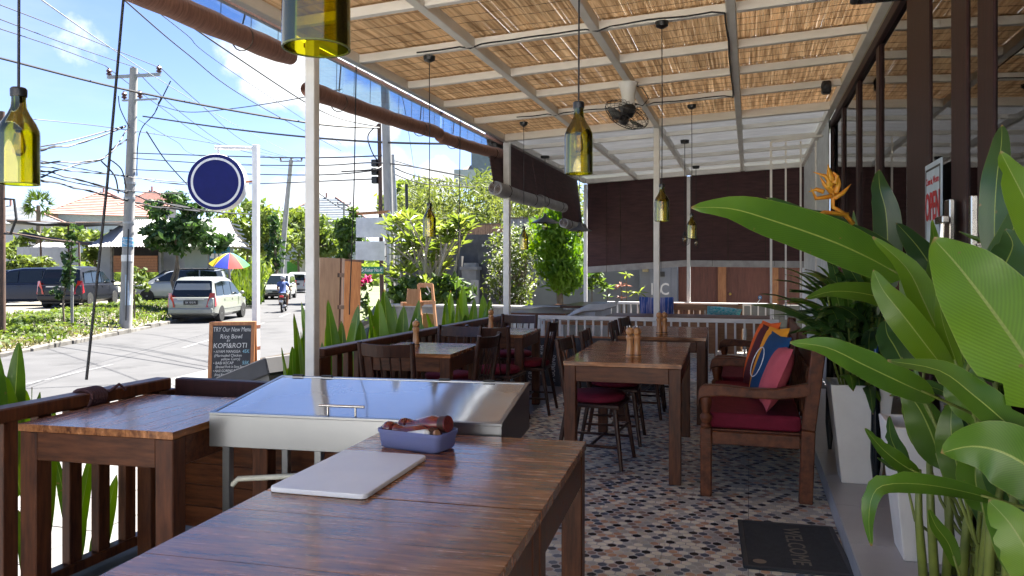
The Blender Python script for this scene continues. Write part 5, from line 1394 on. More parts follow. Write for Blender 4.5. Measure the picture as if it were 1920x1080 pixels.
# white roofed kiosk
kb0 = D(255,540,44); t = thing('kiosk_building', 'low kiosk with a wide white corrugated roof and an orange boarded counter', 'building', kb0)
def K(px, py, d=44): return D(px,py,d)-kb0
corr_roof(t, K(162,462,42.5), K(452,462,42.5), K(428,409,49), K(238,413,49), 96, .03, M['tin'])
corr_roof(t, K(238,413,49), K(428,409,49), K(470,465,56), K(190,462,56), 60, .03, M['tin'])
b = MB(); g0,g1,g2 = K(417,412,48.9), K(459,463,54), K(436,463,42.6)
b.add([g0,g1,g2,g0+Vector((.12,.05,0)),g1+Vector((.12,.05,0)),g2+Vector((.12,.05,0))], [(0,1,2),(5,4,3),(0,3,4,1),(1,4,5,2),(2,5,3,0)]); b.build('gable_board', mat('weathered_gable', (.26,.25,.24), .8), t)
for k in range(6):
    f = (k+.5)/6; b = MB(); b.beam(g0.lerp(g2,f)+Vector((.08,-.02,0)), g0.lerp(g2,f)+(g1-g2)*(1-f)*0+Vector((.9*(1-0),.5,-.25)), .06,.08); b.build('rafter_end', M['plaster'], t)
b = MB(); b.box(K(298,540,46.2), K(438,462,50)+Vector((0,0,0))); b.build('wall', M['plaster'], t)
b = MB(); b.beam(K(302,472,44.6), K(302,545,44.6), .18,.2); b.build('post', M['concrete'], t)
b = MB(); b.beam(K(210,462,44.6), K(210,545,44.6), .14,.16); b.build('post', M['concrete'], t)
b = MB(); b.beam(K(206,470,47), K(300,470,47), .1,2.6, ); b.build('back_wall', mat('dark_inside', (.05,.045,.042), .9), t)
for k in range(6):
    y0 = 479.5 + k*5.2; b = MB(); b.beam(K(213,y0+2.4,44.5), K(295.5,y0+2.4,44.5), .05, .148); b.build('counter_board', M['oak'], t)
b = MB(); b.beam(K(186,500,45.5), K(207,500,45.5), .1, 2.5); b.build('side_wall', M['plaster'], t)
# blue sign behind the parasol
sg = D(405,520,44); t = thing('blue_billboard', 'blue billboard with white panels behind the parasol', 'sign', sg)
b = MB(); b.beam(D(392,472,44)-sg, D(431,470,44)-sg, .06, 1.05); b.build('board', mat('billboard_blue', (.02,.22,.42), .5), t)
b = MB(); bw_ = D(394,470,43.9)-sg
for x0, x1 in ((394,402),(404,409),(411,417),(419,426)): b.beam(D(x0,480,43.9)-sg, D(x1,480,43.9)-sg, .02, .28)
b.build('white_panel', M['white'], t)
b = MB(); b.beam(D(404,466,43.9)-sg, D(420,466,43.9)-sg, .02, .12); b.build('red_strip', mat('pinkish_strip', (.6,.2,.2), .6), t)
for px in (392,430):
    b = MB(); b.beam(D(px,475,44)-sg, D(px,545,44)-sg, .1,.1); b.build('leg', M['concrete'], t)
# house with pyramid roof
def hip_house(label, c, w_, d_, h, rh, az, mw, mr, over=.5, wins=2):
    t = thing('house', label, 'house', c, rad(-az)); b = MB()
    b.box((-w_/2,-d_/2,-1),(w_/2,d_/2,h)); b.build('wall', mw, t)
    b = MB(); W2, D2 = w_/2+over, d_/2+over; rdg = max(0,(w_-d_)/2)
    b.add([(-W2,-D2,h-.2),(W2,-D2,h-.2),(W2,D2,h-.2),(-W2,D2,h-.2),(-rdg-.05,0,h+rh),(rdg+.05,0,h+rh)], [(0,1,5,4),(1,2,5),(2,3,4,5),(3,0,4),(3,2,1,0)]); r_ = b.build('roof', mr, t)
    b = MB()
    for p in ((-W2,-D2,h-.2),(W2,-D2,h-.2)): b.tube([p,((-rdg if p[0]<0 else rdg),0,h+rh+.04)], .09, 5)
    b.tube([(0,0,h+rh),(0,0,h+rh+.5)], .1, 6); b.build('ridge_cap', M['tile_r'], r_)
    b = MB()      # rows of tiles
    for k in range(1,14):
        f = k/14; a = Vector((-W2,-D2,h-.2)).lerp(Vector((-rdg,0,h+rh)), f); c_ = Vector((W2,-D2,h-.2)).lerp(Vector((rdg,0,h+rh)), f)
        b.beam(a+Vector((0,-.02,.02)), c_+Vector((0,-.02,.02)), .05, .03)
    b.build('tile_course', mr, r_)
    for k in range(wins):
        x = (k+.5)/wins*w_ - w_/2; b = MB(); b.box((x-.5,-d_/2-.03,h-2.0),(x+.5,-d_/2-.001,h-.8)); wi = b.build('window', M['white'], t)
        b = MB(); b.box((x-.42,-d_/2-.04,h-1.92),(x+.42,-d_/2-.031,h-.88)); b.build('pane', mat('dark_pane','' and 0 or (.03,.04,.05), .1), wi)
    return t
hip_house('house with a faded pink pyramid roof beyond the car park', D(148,470,75)+Vector((0,3,0)), 7.6, 7.0, 3.6, 2.4, -45, mat('bluish_wall', (.36,.45,.48), .8), M['tile_r'], 1.2)
hip_house('house with a pale red roof half hidden behind the near concrete pole', D(285,470,80), 4.6, 4.2, 4.7, 1.5, -40, M['plaster'], M['tile_r'], .7)
hip_house('grey roofed house between the white post and the blank signs', D(612,470,85), 9, 7, 3.2, 2.7, -25, M['plaster'], mat('slate_roof', (.17,.20,.235), .7, col2=(.13,.155,.18), scale=2), .6)
hip_house('low grey roofed house at the far left edge behind the shade cloth', D(20,470,70), 8, 6, 2.5, 1.6, -50, M['plaster'], mat('grey_roof', (.22,.24,.26), .7), .6)
t = thing('house', 'white building with green doors at the far end of the road', 'house', D(565,505,88), rad(22)); b = MB(); b.box((-3,0,-1),(3,4,2.6)); b.build('wall', M['white'], t)
for x in (-1.6,.6):
    b = MB(); b.box((x,-.05,-1),(x+1.2,-.005,.9)); b.build('door', mat('green_door', (.10,.36,.04), .6), t)
t = thing('hilltop_house', 'stone house with a thatched roof above the bamboo grove', 'house', D(895,340,48)); b = MB()
b.beam(D(886,325,48)-D(895,340,48), D(946,325,48)-D(895,340,48), 3.0, 2.6); b.build('wall', mat('slate_wall', (.16,.19,.23), .8), t)
b = MB(); a = D(858,322,48.5)-D(895,340,48); c = D(912,295,50)-D(895,340,48); e = D(948,318,48.5)-D(895,340,48)
b.add([a, e, c, c+Vector((1.5,1.5,0)), a+Vector((.5,3,0)), e+Vector((.5,3,0))], [(0,1,2),(4,3,5),(0,2,3,4),(2,1,5,3),(0,4,5,1)]); b.build('roof', mat('thatch', (.34,.28,.22), .9, col2=(.24,.2,.16), scale=2, stretch=(1,1,8)), t)
b = MB(); b.beam(D(853,336,47)-D(895,340,48), D(893,336,47)-D(895,340,48), 1.5, 1.0); b.build('terrace_wall', M['plaster'], t)
# fence and shade cloths left of the kiosk
f0 = D(30,500,48); t = thing('metal_fence', 'pale sheet metal fence behind the dark parked cars', 'fence', f0); n_ = 9
for k in range(n_):
    a = D(32+k*13.2,480,48)-f0; c = D(32+(k+1)*13.2-.4,480,48)-f0; b = MB(); b.beam(a,c,.05,1.15 if k%2 else 1.12); b.build('panel', M['plaster'], t)
def cloth(label, c0, c1, d0, d1, sag, w_, m):
    p = D(c0[0],c0[1],d0); q = D(c1[0],c1[1],d1)
    t = thing('shade_cloth', label, 'shade cloth', p, 0, 'shade cloths over the car park'); b = MB(); n_, k_ = 16, 6
    back = dirv(-42)*w_
    for i in range(n_+1):
        for j in range(k_+1):
            f, g = i/n_, j/k_; v = (q-p)*f + back*g + Vector((0,0,-sag*math.sin(math.pi*f)*.6 - sag*math.sin(math.pi*g) + .10*noise.noise((f*5,g*3,sag)) + .25*g))
            b.v.append(v)
    for i in range(n_):
        for j in range(k_): b.f.append((i*(k_+1)+j,(i+1)*(k_+1)+j,(i+1)*(k_+1)+j+1,i*(k_+1)+j+1)); b.m.append(0)
    o = b.build('cloth', m, t, smooth=180); s_ = o.modifiers.new('s','SOLIDIFY'); s_.thickness = .02
    b = MB(); b.tube([Vector((0,0,.03)), (q-p)*.5+Vector((0,0,-sag*.6+.03)), q-p+Vector((0,0,.03))], .035, 6); b.build('edge_rope', M['polew'], t)
    return t
SHD = mat('shade_net', (.11,.115,.125), .8, col2=(.085,.09,.10), scale=1.5, trans=.2)
cloth('upper grey shade cloth stretched over the car park', (12,414), (232,417), 40, 44, .15, 5, SHD)
cloth('lower grey shade cloth with blue edge over the car park', (12,436), (172,458), 39, 43, .12, 5, SHD)
for px, y0, y1, d, lb in ((78,445,500,41,'thin leaning red brown post under the shade cloth, left one'), (150,455,500,42,'thin red brown post under the shade cloth, right one'), (130,415,500,43,'thin post holding the upper shade cloth')):
    p = D(px,y1+45,d); t = thing('shade_post', lb, 'post', p, 0, 'posts under the shade cloths'); b = MB(); b.tube([(0,0,0), D(px-2,y0,d)-p], .05, 6); b.build('post', M['polew'], t)
t = thing('shed', 'white roofed shed under the lower shade cloth', 'shed', D(95,490,56)); q0 = D(95,490,56)
b = MB(); b.add([D(58,465,54)-q0, D(125,465,54)-q0, D(125,455,58)-q0, D(75,455,58)-q0, D(58,467,54)-q0, D(125,467,54)-q0, D(125,457,58)-q0, D(75,457,58)-q0], [(0,1,2,3),(7,6,5,4),(0,4,5,1),(1,5,6,2),(2,6,7,3),(3,7,4,0)]); b.build('roof', M['tin'], t)
b = MB(); b.beam(D(60,482,55)-q0, D(124,482,55)-q0, .2, 1.3); b.build('wall', M['plaster'], t)

# ---------------------------------------------------------------- cars
M['tyre'] = mat('tyre_rubber', (.018,.018,.018), .85); M['rim_'] = mat('alloy_rim', (.55,.55,.56), .35, metal=.7)
M['carglass'] = mat('car_window', (.008,.012,.014), .06, spec=.5); M['lampred'] = mat('tail_lamp', (.45,.01,.015), .2, coat=.6); M['lampw'] = mat('head_lamp', (.7,.72,.74), .15, coat=.6)
M['plate'] = mat('black_number_plate', (.015,.015,.018), .5); M['trim'] = mat('black_trim', (.02,.02,.022), .6)
def paint(name, c): return mat(name, c, .3, metal=.15 if max(c) > .1 else 0, coat=.8 if max(c) > .1 else .12, spec=.5 if max(c) > .1 else .3, col2=tuple(x*.95 for x in c))
def car(label, p, az, m, kind='mpv', L_=4.55, W=1.77, H=1.72, group='vehicles along the street', plate=None, rack=False):
    """front towards +y locally; p is the middle on the ground"""
    t = thing('parked_car' if kind != 'van' else 'van', label, 'car', p, rad(-az), group)
    h2 = W/2
    # side profile of body from rear to front: (y, z_low, z_belt, half width)
    y0 = -L_/2
    if kind == 'mpv':
        pr = [(0,.42,.80,.86),(.03,.34,.95,.93),(.12,.28,.98,.985),(.5,.24,.99,1),(1.6,.22,.98,1),(2.7,.22,.97,1),(3.35,.23,.96,.995),(3.75,.25,.90,.97),(4.15,.28,.80,.93),(4.42,.32,.70,.85),(4.55,.40,.60,.74)]
        gh = [(.16,1.0,.86),(.22,1.30,.84),(.34,1.62,.80),(.55,H-.03,.76),(1.3,H,.76),(2.1,H-.01,.76),(2.65,H-.10,.74),(3.05,1.38,.77),(3.62,.97,.86)]
    else:
        pr = [(0,.40,.80,.88),(.03,.33,.98,.95),(.12,.28,1.0,.99),(.5,.25,1.02,1),(1.6,.24,1.02,1),(2.7,.24,1.01,1),(3.2,.25,1.0,.995),(3.6,.26,.94,.97),(3.95,.30,.84,.93),(4.08,.36,.76,.88),(4.16,.42,.62,.82)]
        gh = [(.08,1.02,.88),(.12,1.35,.86),(.2,1.64,.82),(.4,H-.02,.78),(1.2,H,.78),(2.0,H-.02,.78),(2.5,H-.14,.76),(2.85,1.36,.80),(3.3,1.01,.88)]
    sc = L_/pr[-1][0]
    b = MB(); rings = []
    for y, zl, zb, wf in pr:
        w_ = h2*wf; yy = y0 + y*sc; zm = zl + (zb-zl)*.55
        rings.append([(-w_*.88,yy,zl),(-w_*.985,yy,zl+.10),(-w_,yy,zm),(-w_*.97,yy,zb-.03),(-w_*.90,yy,zb),(w_*.90,yy,zb),(w_*.97,yy,zb-.03),(w_,yy,zm),(w_*.985,yy,zl+.10),(w_*.88,yy,zl)])
    n_ = 10
    for r in rings: b.v += [Vector(p_) for p_ in r]
    for i in range(len(rings)-1):
        for j in range(n_): b.f.append((i*n_+j,(i+1)*n_+j,(i+1)*n_+(j+1)%n_,i*n_+(j+1)%n_)); b.m.append(0)
    b.f.append(tuple(range(n_))); b.m.append(0); b.f.append(tuple((len(rings)-1)*n_+j for j in reversed(range(n_)))); b.m.append(0)
    # greenhouse shell
    zbel = .97 if kind == 'mpv' else 1.0
    o_ = len(b.v); g = []
    for y, z, wf in gh:
        yy = y0+y*sc; w_ = h2*wf*.98; tp = max(zbel-.03, z)
        g.append([(-h2*.93,yy,zbel-.03),(-w_*.98,yy,tp-.04 if tp>zbel+.1 else tp),(-w_*.85,yy,tp),(w_*.85,yy,tp),(w_*.98,yy,tp-.04 if tp>zbel+.1 else tp),(h2*.93,yy,zbel-.03)])
    for r in g: b.v += [Vector(p_) for p_ in r]
    for i in range(len(g)-1):
        for j in range(5): b.f.append((o_+i*6+j,o_+(i+1)*6+j,o_+(i+1)*6+j+1,o_+i*6+j+1)); b.m.append(0)
    b.f.append(tuple(o_+j for j in range(6))); b.m.append(0); b.f.append(tuple(o_+(len(g)-1)*6+j for j in reversed(range(6)))); b.m.append(0)
    b.build('body', m, t, smooth=32)
    def sidex(y, z):    # half width of the greenhouse at a height
        return h2*(.93 - .16*max(0,(z-zbel))/(H-zbel)) - .005
    for s_ in (-1,1):
        if kind == 'mpv': ws = [[(.42,1.04),(.55,1.5),(1.25,1.58),(1.25,1.04)],[(1.32,1.04),(1.32,1.58),(2.2,1.56),(2.2,1.04)],[(2.27,1.04),(2.27,1.55),(2.6,1.49),(3.25,1.10),(3.25,1.04)]]
        else: ws = [[(.35,1.08),(.42,1.54),(1.1,1.58),(1.1,1.08)],[(1.17,1.08),(1.17,1.58),(2.0,1.57),(2.0,1.08)],[(2.07,1.08),(2.07,1.56),(2.42,1.48),(3.0,1.12),(3.0,1.08)]]
        for q in ws:
            b = MB(); v0 = [Vector((s_*(sidex(y,z)+.014), y0+y*sc, z)) for y, z in q]; v1 = [p_ - Vector((s_*.05,0,0)) for p_ in v0]; k = len(q)
            b.add(v0+v1, [tuple(range(k)) if s_ < 0 else tuple(reversed(range(k)))] + [(i,(i+1)%k,k+(i+1)%k,k+i) for i in range(k)]); b.build('side_window', M['carglass'], t)
        b = MB(); b.ball((s_*(h2+.09), y0+(3.1 if kind=='mpv' else 2.9)*sc, 1.08), (.10,.06,.07), 8, 6); b.build('mirror', m, t, smooth=180)
        for yy in (1.25,2.2):
            b = MB(); b.box((s_*h2*1.002-.012, y0+yy*sc-.06, .86),(s_*h2*1.002+.012, y0+yy*sc+.06, .89)); b.build('door_handle', m, t)
        b = MB(); b.box((s_*(h2-.01)-.012, y0+.95*sc, .50),(s_*(h2-.01)+.014, y0+3.4*sc, .55)); b.build('side_moulding', m, t)
        # tail lamps and head lamps
        b = MB(); zt = 1.08 if kind=='mpv' else 1.2
        b.add([(s_*h2*.99,y0+.08*sc,.60),(s_*h2*.64,y0-.03,.60),(s_*h2*.80,y0+.0,zt+.06),(s_*h2*.96,y0+.13*sc,zt+.06)], [(0,1,2,3) if s_<0 else (3,2,1,0)])
        b.add([(s_*h2*1.005,y0+.24*sc,.66),(s_*h2*.99,y0+.10*sc,.62),(s_*h2*.96,y0+.16*sc,zt)], [(0,1,2)]); b.build('tail_lamp', M['lampred'], t)
        yf = y0+L_; b = MB(); b.add([(s_*h2*.90,yf-.28*sc,.66),(s_*h2*.50,yf-.06,.60),(s_*h2*.52,yf-.16,.74),(s_*h2*.90,yf-.42*sc,.84)], [(0,1,2,3)]); o = b.build('headlight', M['lampw'], t); so2 = o.modifiers.new('s','SOLIDIFY'); so2.thickness = .04; so2.offset = 0
    # rear and front glass
    def glas(name, y1, z1, y2, z2, w1, w2, out):
        b = MB(); b.add([(-w1,y0+y1*sc+out,z1),(w1,y0+y1*sc+out,z1),(w2,y0+y2*sc+out,z2),(-w2,y0+y2*sc+out,z2)], [(0,1,2,3)]); o = b.build(name, M['carglass'], t); q = o.modifiers.new('s','SOLIDIFY'); q.thickness = .03; q.offset = 0
    if kind == 'mpv': glas('rear_window', .165,1.0,.37,1.60,h2*.84,h2*.74,-.025); glas('windscreen', 3.52,1.04,2.78,1.58,h2*.80,h2*.68,.035)
    else: glas('rear_window', .09,1.08,.20,1.56,h2*.80,h2*.70,-.02); glas('windscreen', 3.24,1.06,2.6,1.6,h2*.82,h2*.70,.035)
    b = MB(); b.box((-h2*.92,y0-.06,.36),(h2*.92,y0+.12,.56)); b.build('bumper', m, t, bevel=.04, seg=2)
    b = MB(); b.box((-.26,y0-.022,.70),(.26,y0-.002,.86)); pl_ = b.build('number_plate', M['plate'], t)
    if plate: text(plate, .10, pl_, M['white'], (0,y0-.023,.78), (rad(90),0,0), sx=.8)
    b = MB(); b.box((-h2*.55,y0-.03,.885),(h2*.55,y0+.0,.925)); b.build('tailgate_strip', M['rim_'], t)
    b = MB(); b.tube([(.1,y0+.13*sc,1.02),(-.25,y0+.17*sc,1.1)], .012, 5); b.build('wiper', M['trim'], t)
    yf = y0+L_
    b = MB(); b.box((-h2*.48,yf-.14,.58),(h2*.48,yf-.012,.68)); b.box((-h2*.6,yf-.1,.36),(h2*.6,yf+.0,.47)); b.build('grille', M['trim'], t)
    b = MB(); b.box((-.22,yf-.0,.49),(.22,yf+.015,.58)); b.build('front_plate', M['plate'], t)
    b = MB(); b.box((-h2*.86,y0+.25,.20),(h2*.86,yf-.3,.3)); b.build('underbody', M['trim'], t)
    if rack:
        b = MB(); b.box((-h2*.72,y0+.6*sc,H-.005),(h2*.72,y0+2.3*sc,H+.05)); b.build('roof_load', M['trim'], t, bevel=.02)
    for yy in (.82,3.58) if kind == 'mpv' else (.78,3.35):
        for s_ in (-1,1):
            c = Vector((s_*(h2-.10), y0+yy*sc, .325)); Mx = Matrix.Rotation(rad(90)*s_,4,'Y')
            b = MB(); b.lathe([(.2,-.11),(.315,-.11),(.328,-.05),(.328,.06),(.31,.11),(.2,.11)], 22, c, M=Mx); wl = b.build('wheel', M['tyre'], t, smooth=40)
            b = MB(); b.lathe([(.205,.06),(.2,.10),(.19,.085),(.06,.095),(.045,.11),(.0,.11)], 20, c, M=Mx, cap=False)
            b.build('rim', M['rim_'], wl, smooth=30)
            b = MB()
            for q in range(5):
                a = q*1.2566+.6; 
                cc = c + Mx @ Vector((math.cos(a)*.135, math.sin(a)*.135, .092)); b.ball(cc, (.015,.035,.035), 6, 4)
            b.build('rim_opening', M['trim'], wl)
    return t
rc_ = PZ(357,606,-.70); dv = dirv(-20)
car('silver people carrier seen from behind, stopped at the left kerb of the road', rc_ + dv*2.3, -20, paint('silver_paint', (.27,.28,.255)), 'mpv', 4.55, 1.8, 1.75, plate='DK 1012 FS')
p = D(110,560,31.6); p.z = -.28; dv = dirv(-25)
car('black people carrier in the car park seen from behind, right of the dark blue car', p + dv*2.3, -25, paint('black_paint', (.012,.013,.018)), 'mpv', 4.55, 1.8, 1.75, plate='DK')
p = D(48,560,34.5); p.z = -.28
car('dark blue car in the car park facing left, at the left edge', p, -118, paint('dark_blue_paint', (.015,.022,.045)), 'mpv', 4.6, 1.8, 1.70)
p = D(338,560,38.5); p.z = -.28
car('silver grey car in the car park facing left, dark load on its roof', p, -120, paint('grey_silver_paint', (.27,.285,.29)), 'mpv', 4.7, 1.8, 1.62, rack=True)
p = PZ(517,562,-.70); dv = dirv(-25.5)
car('white van coming down the road towards the camera behind the motorcycle', p + dv*2.08, 154.5, paint('white_car_paint', (.48,.48,.48)), 'van', 4.16, 1.72, 1.72)
p = D(563,520,68); p.z = -.70
car('white car farther up the road behind the white van, cut by the post', p, -24, paint('white_truck_paint', (.48,.48,.48)), 'van', 4.2, 1.75, 1.8)
# ---------------------------------------------------------------- motorcycle and rider
mp_ = PZ(529,586,-.70); MAZ = -26
t = thing('motorcycle', 'small black motorcycle ridden away from the camera up the road', 'motorcycle', mp_, rad(-MAZ), 'motorcycles')
for y, nm in ((0,'wheel'),(1.24,'wheel')):
    b = MB(); Mx = Matrix.Rotation(rad(90),4,'Y'); b.lathe([(.22,-.045),(.28,-.04),(.295,0),(.28,.04),(.22,.045)], 20, (0,y,.295), M=Mx, cap=False); wl = b.build('wheel', M['tyre'], t, smooth=50)
    b = MB(); b.lathe([(.215,-.02),(.22,.02)], 18, (0,y,.295), M=Mx, cap=False)
    for q in range(6): a = q*1.047; b.tube([(0,y,.295),(0,y+.21*math.cos(a),.295+.21*math.sin(a))], .012, 5)
    b.build('rim', M['rim_'], wl)
blk = paint('bike_black', (.015,.015,.017))
b = MB(); b.tube([(0,-.18,.72),(0,.1,.70),(0,.5,.56),(0,.75,.52),(0,1.0,.80),(0,1.08,.98)], [.08,.12,.11,.10,.13,.10], 10); b.build('body', blk, t, smooth=60)
b = MB(); b.tube([(0,-.2,.79),(0,.2,.80),(0,.62,.76)], [.09,.13,.10], 10, flat=.5); b.build('seat', M['trim'], t, smooth=60)
b = MB(); b.box((-.10,-.27,.70),(.10,-.19,.80)); b.build('tail_lamp', M['lampred'], t, bevel=.02)
b = MB(); b.box((-.09,-.30,.50),(.09,-.28,.60)); b.build('number_plate', M['white'], t)
b = MB(); b.tube([(-.33,.93,1.04),(-.15,1.03,1.03),(.15,1.03,1.03),(.33,.93,1.04)], .018, 6); b.build('handlebar', M['trim'], t)
for s_ in (-1,1):
    b = MB(); b.tube([(s_*.2,1.0,1.04),(s_*.26,1.0,1.2)], .01, 5); b.ball((s_*.28,1.0,1.22),(.06,.02,.04),8,6); b.build('mirror', M['trim'], t)
b = MB(); b.tube([(.12,-.25,.34),(.13,.1,.32),(.11,.5,.30)], [.05,.045,.03], 8); b.build('exhaust', M['rim_'], t)
b = MB(); b.tube([(.09,1.24,.295),(.07,1.1,.9)], .025, 6); b.tube([(-.09,1.24,.295),(-.07,1.1,.9)], .025, 6); b.build('fork', M['rim_'], t)
b = MB(); b.box((-.12,.35,.2),(.12,.72,.5)); b.build('engine', M['trim'], t, bevel=.04)
t = thing('person', 'person in a blue shirt, shorts and pale helmet riding the black motorcycle', 'person', mp_, rad(-MAZ))
def skin(name, verts, edges, radii, m, parent, sub=2):
    me = bpy.data.meshes.new(name); me.from_pydata(verts, edges, []); me.materials.append(m)
    o = bpy.data.objects.new(name, me); COL.objects.link(o); o.parent = parent
    sk = o.modifiers.new('skin','SKIN'); sk.use_smooth_shade = True
    sv = me.skin_vertices[0].data
    for i, r in enumerate(radii): sv[i].radius = (r, r); sv[i].use_root = (i == 0)
    ss = o.modifiers.new('sub','SUBSURF'); ss.levels = ss.render_levels = sub
    return o
bv = [(0,.12,.86),(0,.16,1.05),(0,.22,1.28),(0,.25,1.42),(0,.29,1.50),(0,.31,1.60),(.10,.15,.86),(.19,.48,.80),(.16,.42,.40),(.17,.52,.36),(-.10,.15,.86),(-.19,.48,.80),(-.16,.42,.40),(-.17,.52,.36),(.19,.25,1.38),(.27,.42,1.16),(.28,.72,1.05),(.29,.84,1.05),(-.19,.25,1.38),(-.27,.42,1.16),(-.28,.72,1.05),(-.29,.84,1.05)]
be = [(0,1),(1,2),(2,3),(3,4),(4,5),(0,6),(6,7),(7,8),(8,9),(0,10),(10,11),(11,12),(12,13),(3,14),(14,15),(15,16),(16,17),(3,18),(18,19),(19,20),(20,21)]
br = [.15,.145,.155,.10,.055,.085,.10,.078,.052,.045,.10,.078,.052,.045,.068,.05,.04,.038,.068,.05,.04,.038]
SKN = mat('brown_skin', (.30,.16,.10), .55)
skin('body', bv, be, br, SKN, t)
skin('shirt', [bv[1],bv[2],(0,.25,1.41),bv[14],(.245,.35,1.25),bv[18],(-.245,.35,1.25),(0,.12,.90)], [(0,1),(1,2),(2,3),(3,4),(2,5),(5,6),(0,7)], [.17,.18,.10,.09,.072,.09,.072,.165], mat('blue_shirt', (.075,.12,.30), .85, col2=(.05,.085,.23), scale=6), t)
skin('shorts', [bv[0],bv[6],(.165,.40,.815),bv[10],(-.165,.40,.815)], [(0,1),(1,2),(0,3),(3,4)], [.155,.115,.098,.115,.098], mat('khaki_shorts', (.22,.19,.14), .85), t)
b = MB(); b.ball((0,.31,1.655), (.125,.145,.125), 14, 10); b.build('helmet', mat('pale_helmet', (.45,.46,.48), .25), t, smooth=180)
b = MB(); b.tube([(.14,.30,1.40),(0,.05,1.2),(-.14,.12,.98)], .02, 6); b.build('strap', M['trim'], t)
for s_ in (-1,1):
    for q in range(4):
        b = MB(); x = s_*(.285+.004*q); b.tube([(s_*.27+s_*.018*q,.84,1.055),(s_*.27+s_*.018*q,.885,1.06),(s_*.27+s_*.018*q,.90,1.03),(s_*.27+s_*.018*q,.88,1.01)], .009, 6); b.build('finger', SKN, t, smooth=180)
    b = MB(); b.tube([(s_*.17,.45,.385),(s_*.17,.60,.355)], [.055,.04], 8, flat=.7); b.build('shoe', M['trim'], t, smooth=60)
# parasol
pp = D(432,560,40); t = thing('parasol', 'parasol with blue, red, yellow, white and green panels by the silver parked car', 'parasol', pp)
apx = D(431,474,40)-pp; b = MB(); b.tube([(0,0,-.3), apx], .03, 6); b.build('pole', M['white'], t)
cols = [('blue',(.02,.05,.45)),('red',(.62,.02,.015)),('green',(.03,.38,.05)),('sky_blue',(.12,.3,.62)),('white',(.6,.6,.58)),('red',(.62,.02,.015)),('white',(.6,.6,.58)),('yellow',(.75,.50,.01))]
PM = {k: mat('parasol_'+k, c, .7, trans=.3) for k, c in dict(cols).items()}
Rt = Matrix.Rotation(rad(10),3,'Y') @ Matrix.Rotation(rad(10),3,'X')
for q, (k, _) in enumerate(cols):
    a0, a1 = q*.7854-1.75, (q+1)*.7854-1.75; b = MB(); g = []
    for i in range(5):
        r = 1.02*i/4; z = -.62*(i/4)**1.5
        for j in range(4):
            a = a0+(a1-a0)*j/3; sc_ = 1 - .05*math.sin(math.pi*j/3)*(i/4); g.append(apx + Rt @ Vector((math.cos(a)*r*sc_, math.sin(a)*r*sc_, z)))
    b.add(g, [(i*4+j,(i+1)*4+j,(i+1)*4+j+1,i*4+j+1) for i in range(4) for j in range(3)]); b.build('panel', PM[k], t, smooth=180, label=k.replace('_',' ')+' parasol panel')
# ---------------------------------------------------------------- signs by the entrance
sp_ = D(480,735,9.75); t = thing('round_sign', 'round dark blue sign with a white ring hanging on a white rusty post', 'sign', sp_)
PT = D(480,272,9.75)-sp_; PT.x = 0; PT.y = 0
b = MB(); b.box((-.036,-.036,-.2),(.036,.036,PT.z)); b.build('post', M['rustwhite'], t, bevel=.004)
for y in (612,652):
    z = (735-y)*9.75/1440; b = MB(); b.box((-.0385,-.0385,z-.02),(.0385,.0385,z+.02)); b.build('rusty_clamp', mat('rust', (.17,.055,.03), .85), t)
sc0 = D(409,343,9.75)-sp_; nrm = (Vector((0,0,0)) - D(405,343,9.75)); nrm.z = 0; nrm.normalize()
nrm = Matrix.Rotation(rad(-18),3,'Z') @ nrm
ax_l = Vector((sc0.x, sc0.y, 0)).normalized()
b = MB(); b.tube([Vector((0,0,PT.z-.045)), Vector((sc0.x*1.08, sc0.y*1.08, PT.z-.03))], .026, 10); b.build('arm', M['rustwhite'], t, smooth=50)
b = MB(); b.tube([Vector((sc0.x,sc0.y,sc0.z+.34)), Vector((sc0.x,sc0.y,PT.z-.04))], .014, 6); b.build('hanger', M['rustwhite'], t)
Ms = nrm.to_track_quat('Z','Y').to_matrix().to_4x4(); Ms.translation = sc0
R_ = .352; b = MB(); b.lathe([(R_,-.085),(R_+.004,-.08),(R_+.004,.08),(R_,.085)], 48, M=Ms); b.build('drum', M['rustwhite'], t, smooth=40)
NV = mat('navy_sign_face', (.010,.015,.125), .5, spec=.15)
for s_ in (1,-1):
    b = MB(); b.lathe([(R_-.001,s_*.0855),(R_-.001,s_*.088)], 48, M=Ms); b.build('face', NV, t)
    b = MB(); b.lathe([(.282,s_*.0885),(.282,s_*.0900),(.31,s_*.0900),(.31,s_*.0885)], 48, M=Ms, cap=False); b.build('white_ring', M['white'], t)
b = MB(); b.tube([Vector((0,0,sc0.z+.02)), sc0*.45+Vector((0,0,sc0.z*.55))+Vector((0,0,.01))], .016, 6); b.build('bracket', mat('rusty_bracket', (.35,.12,.05), .8), t)
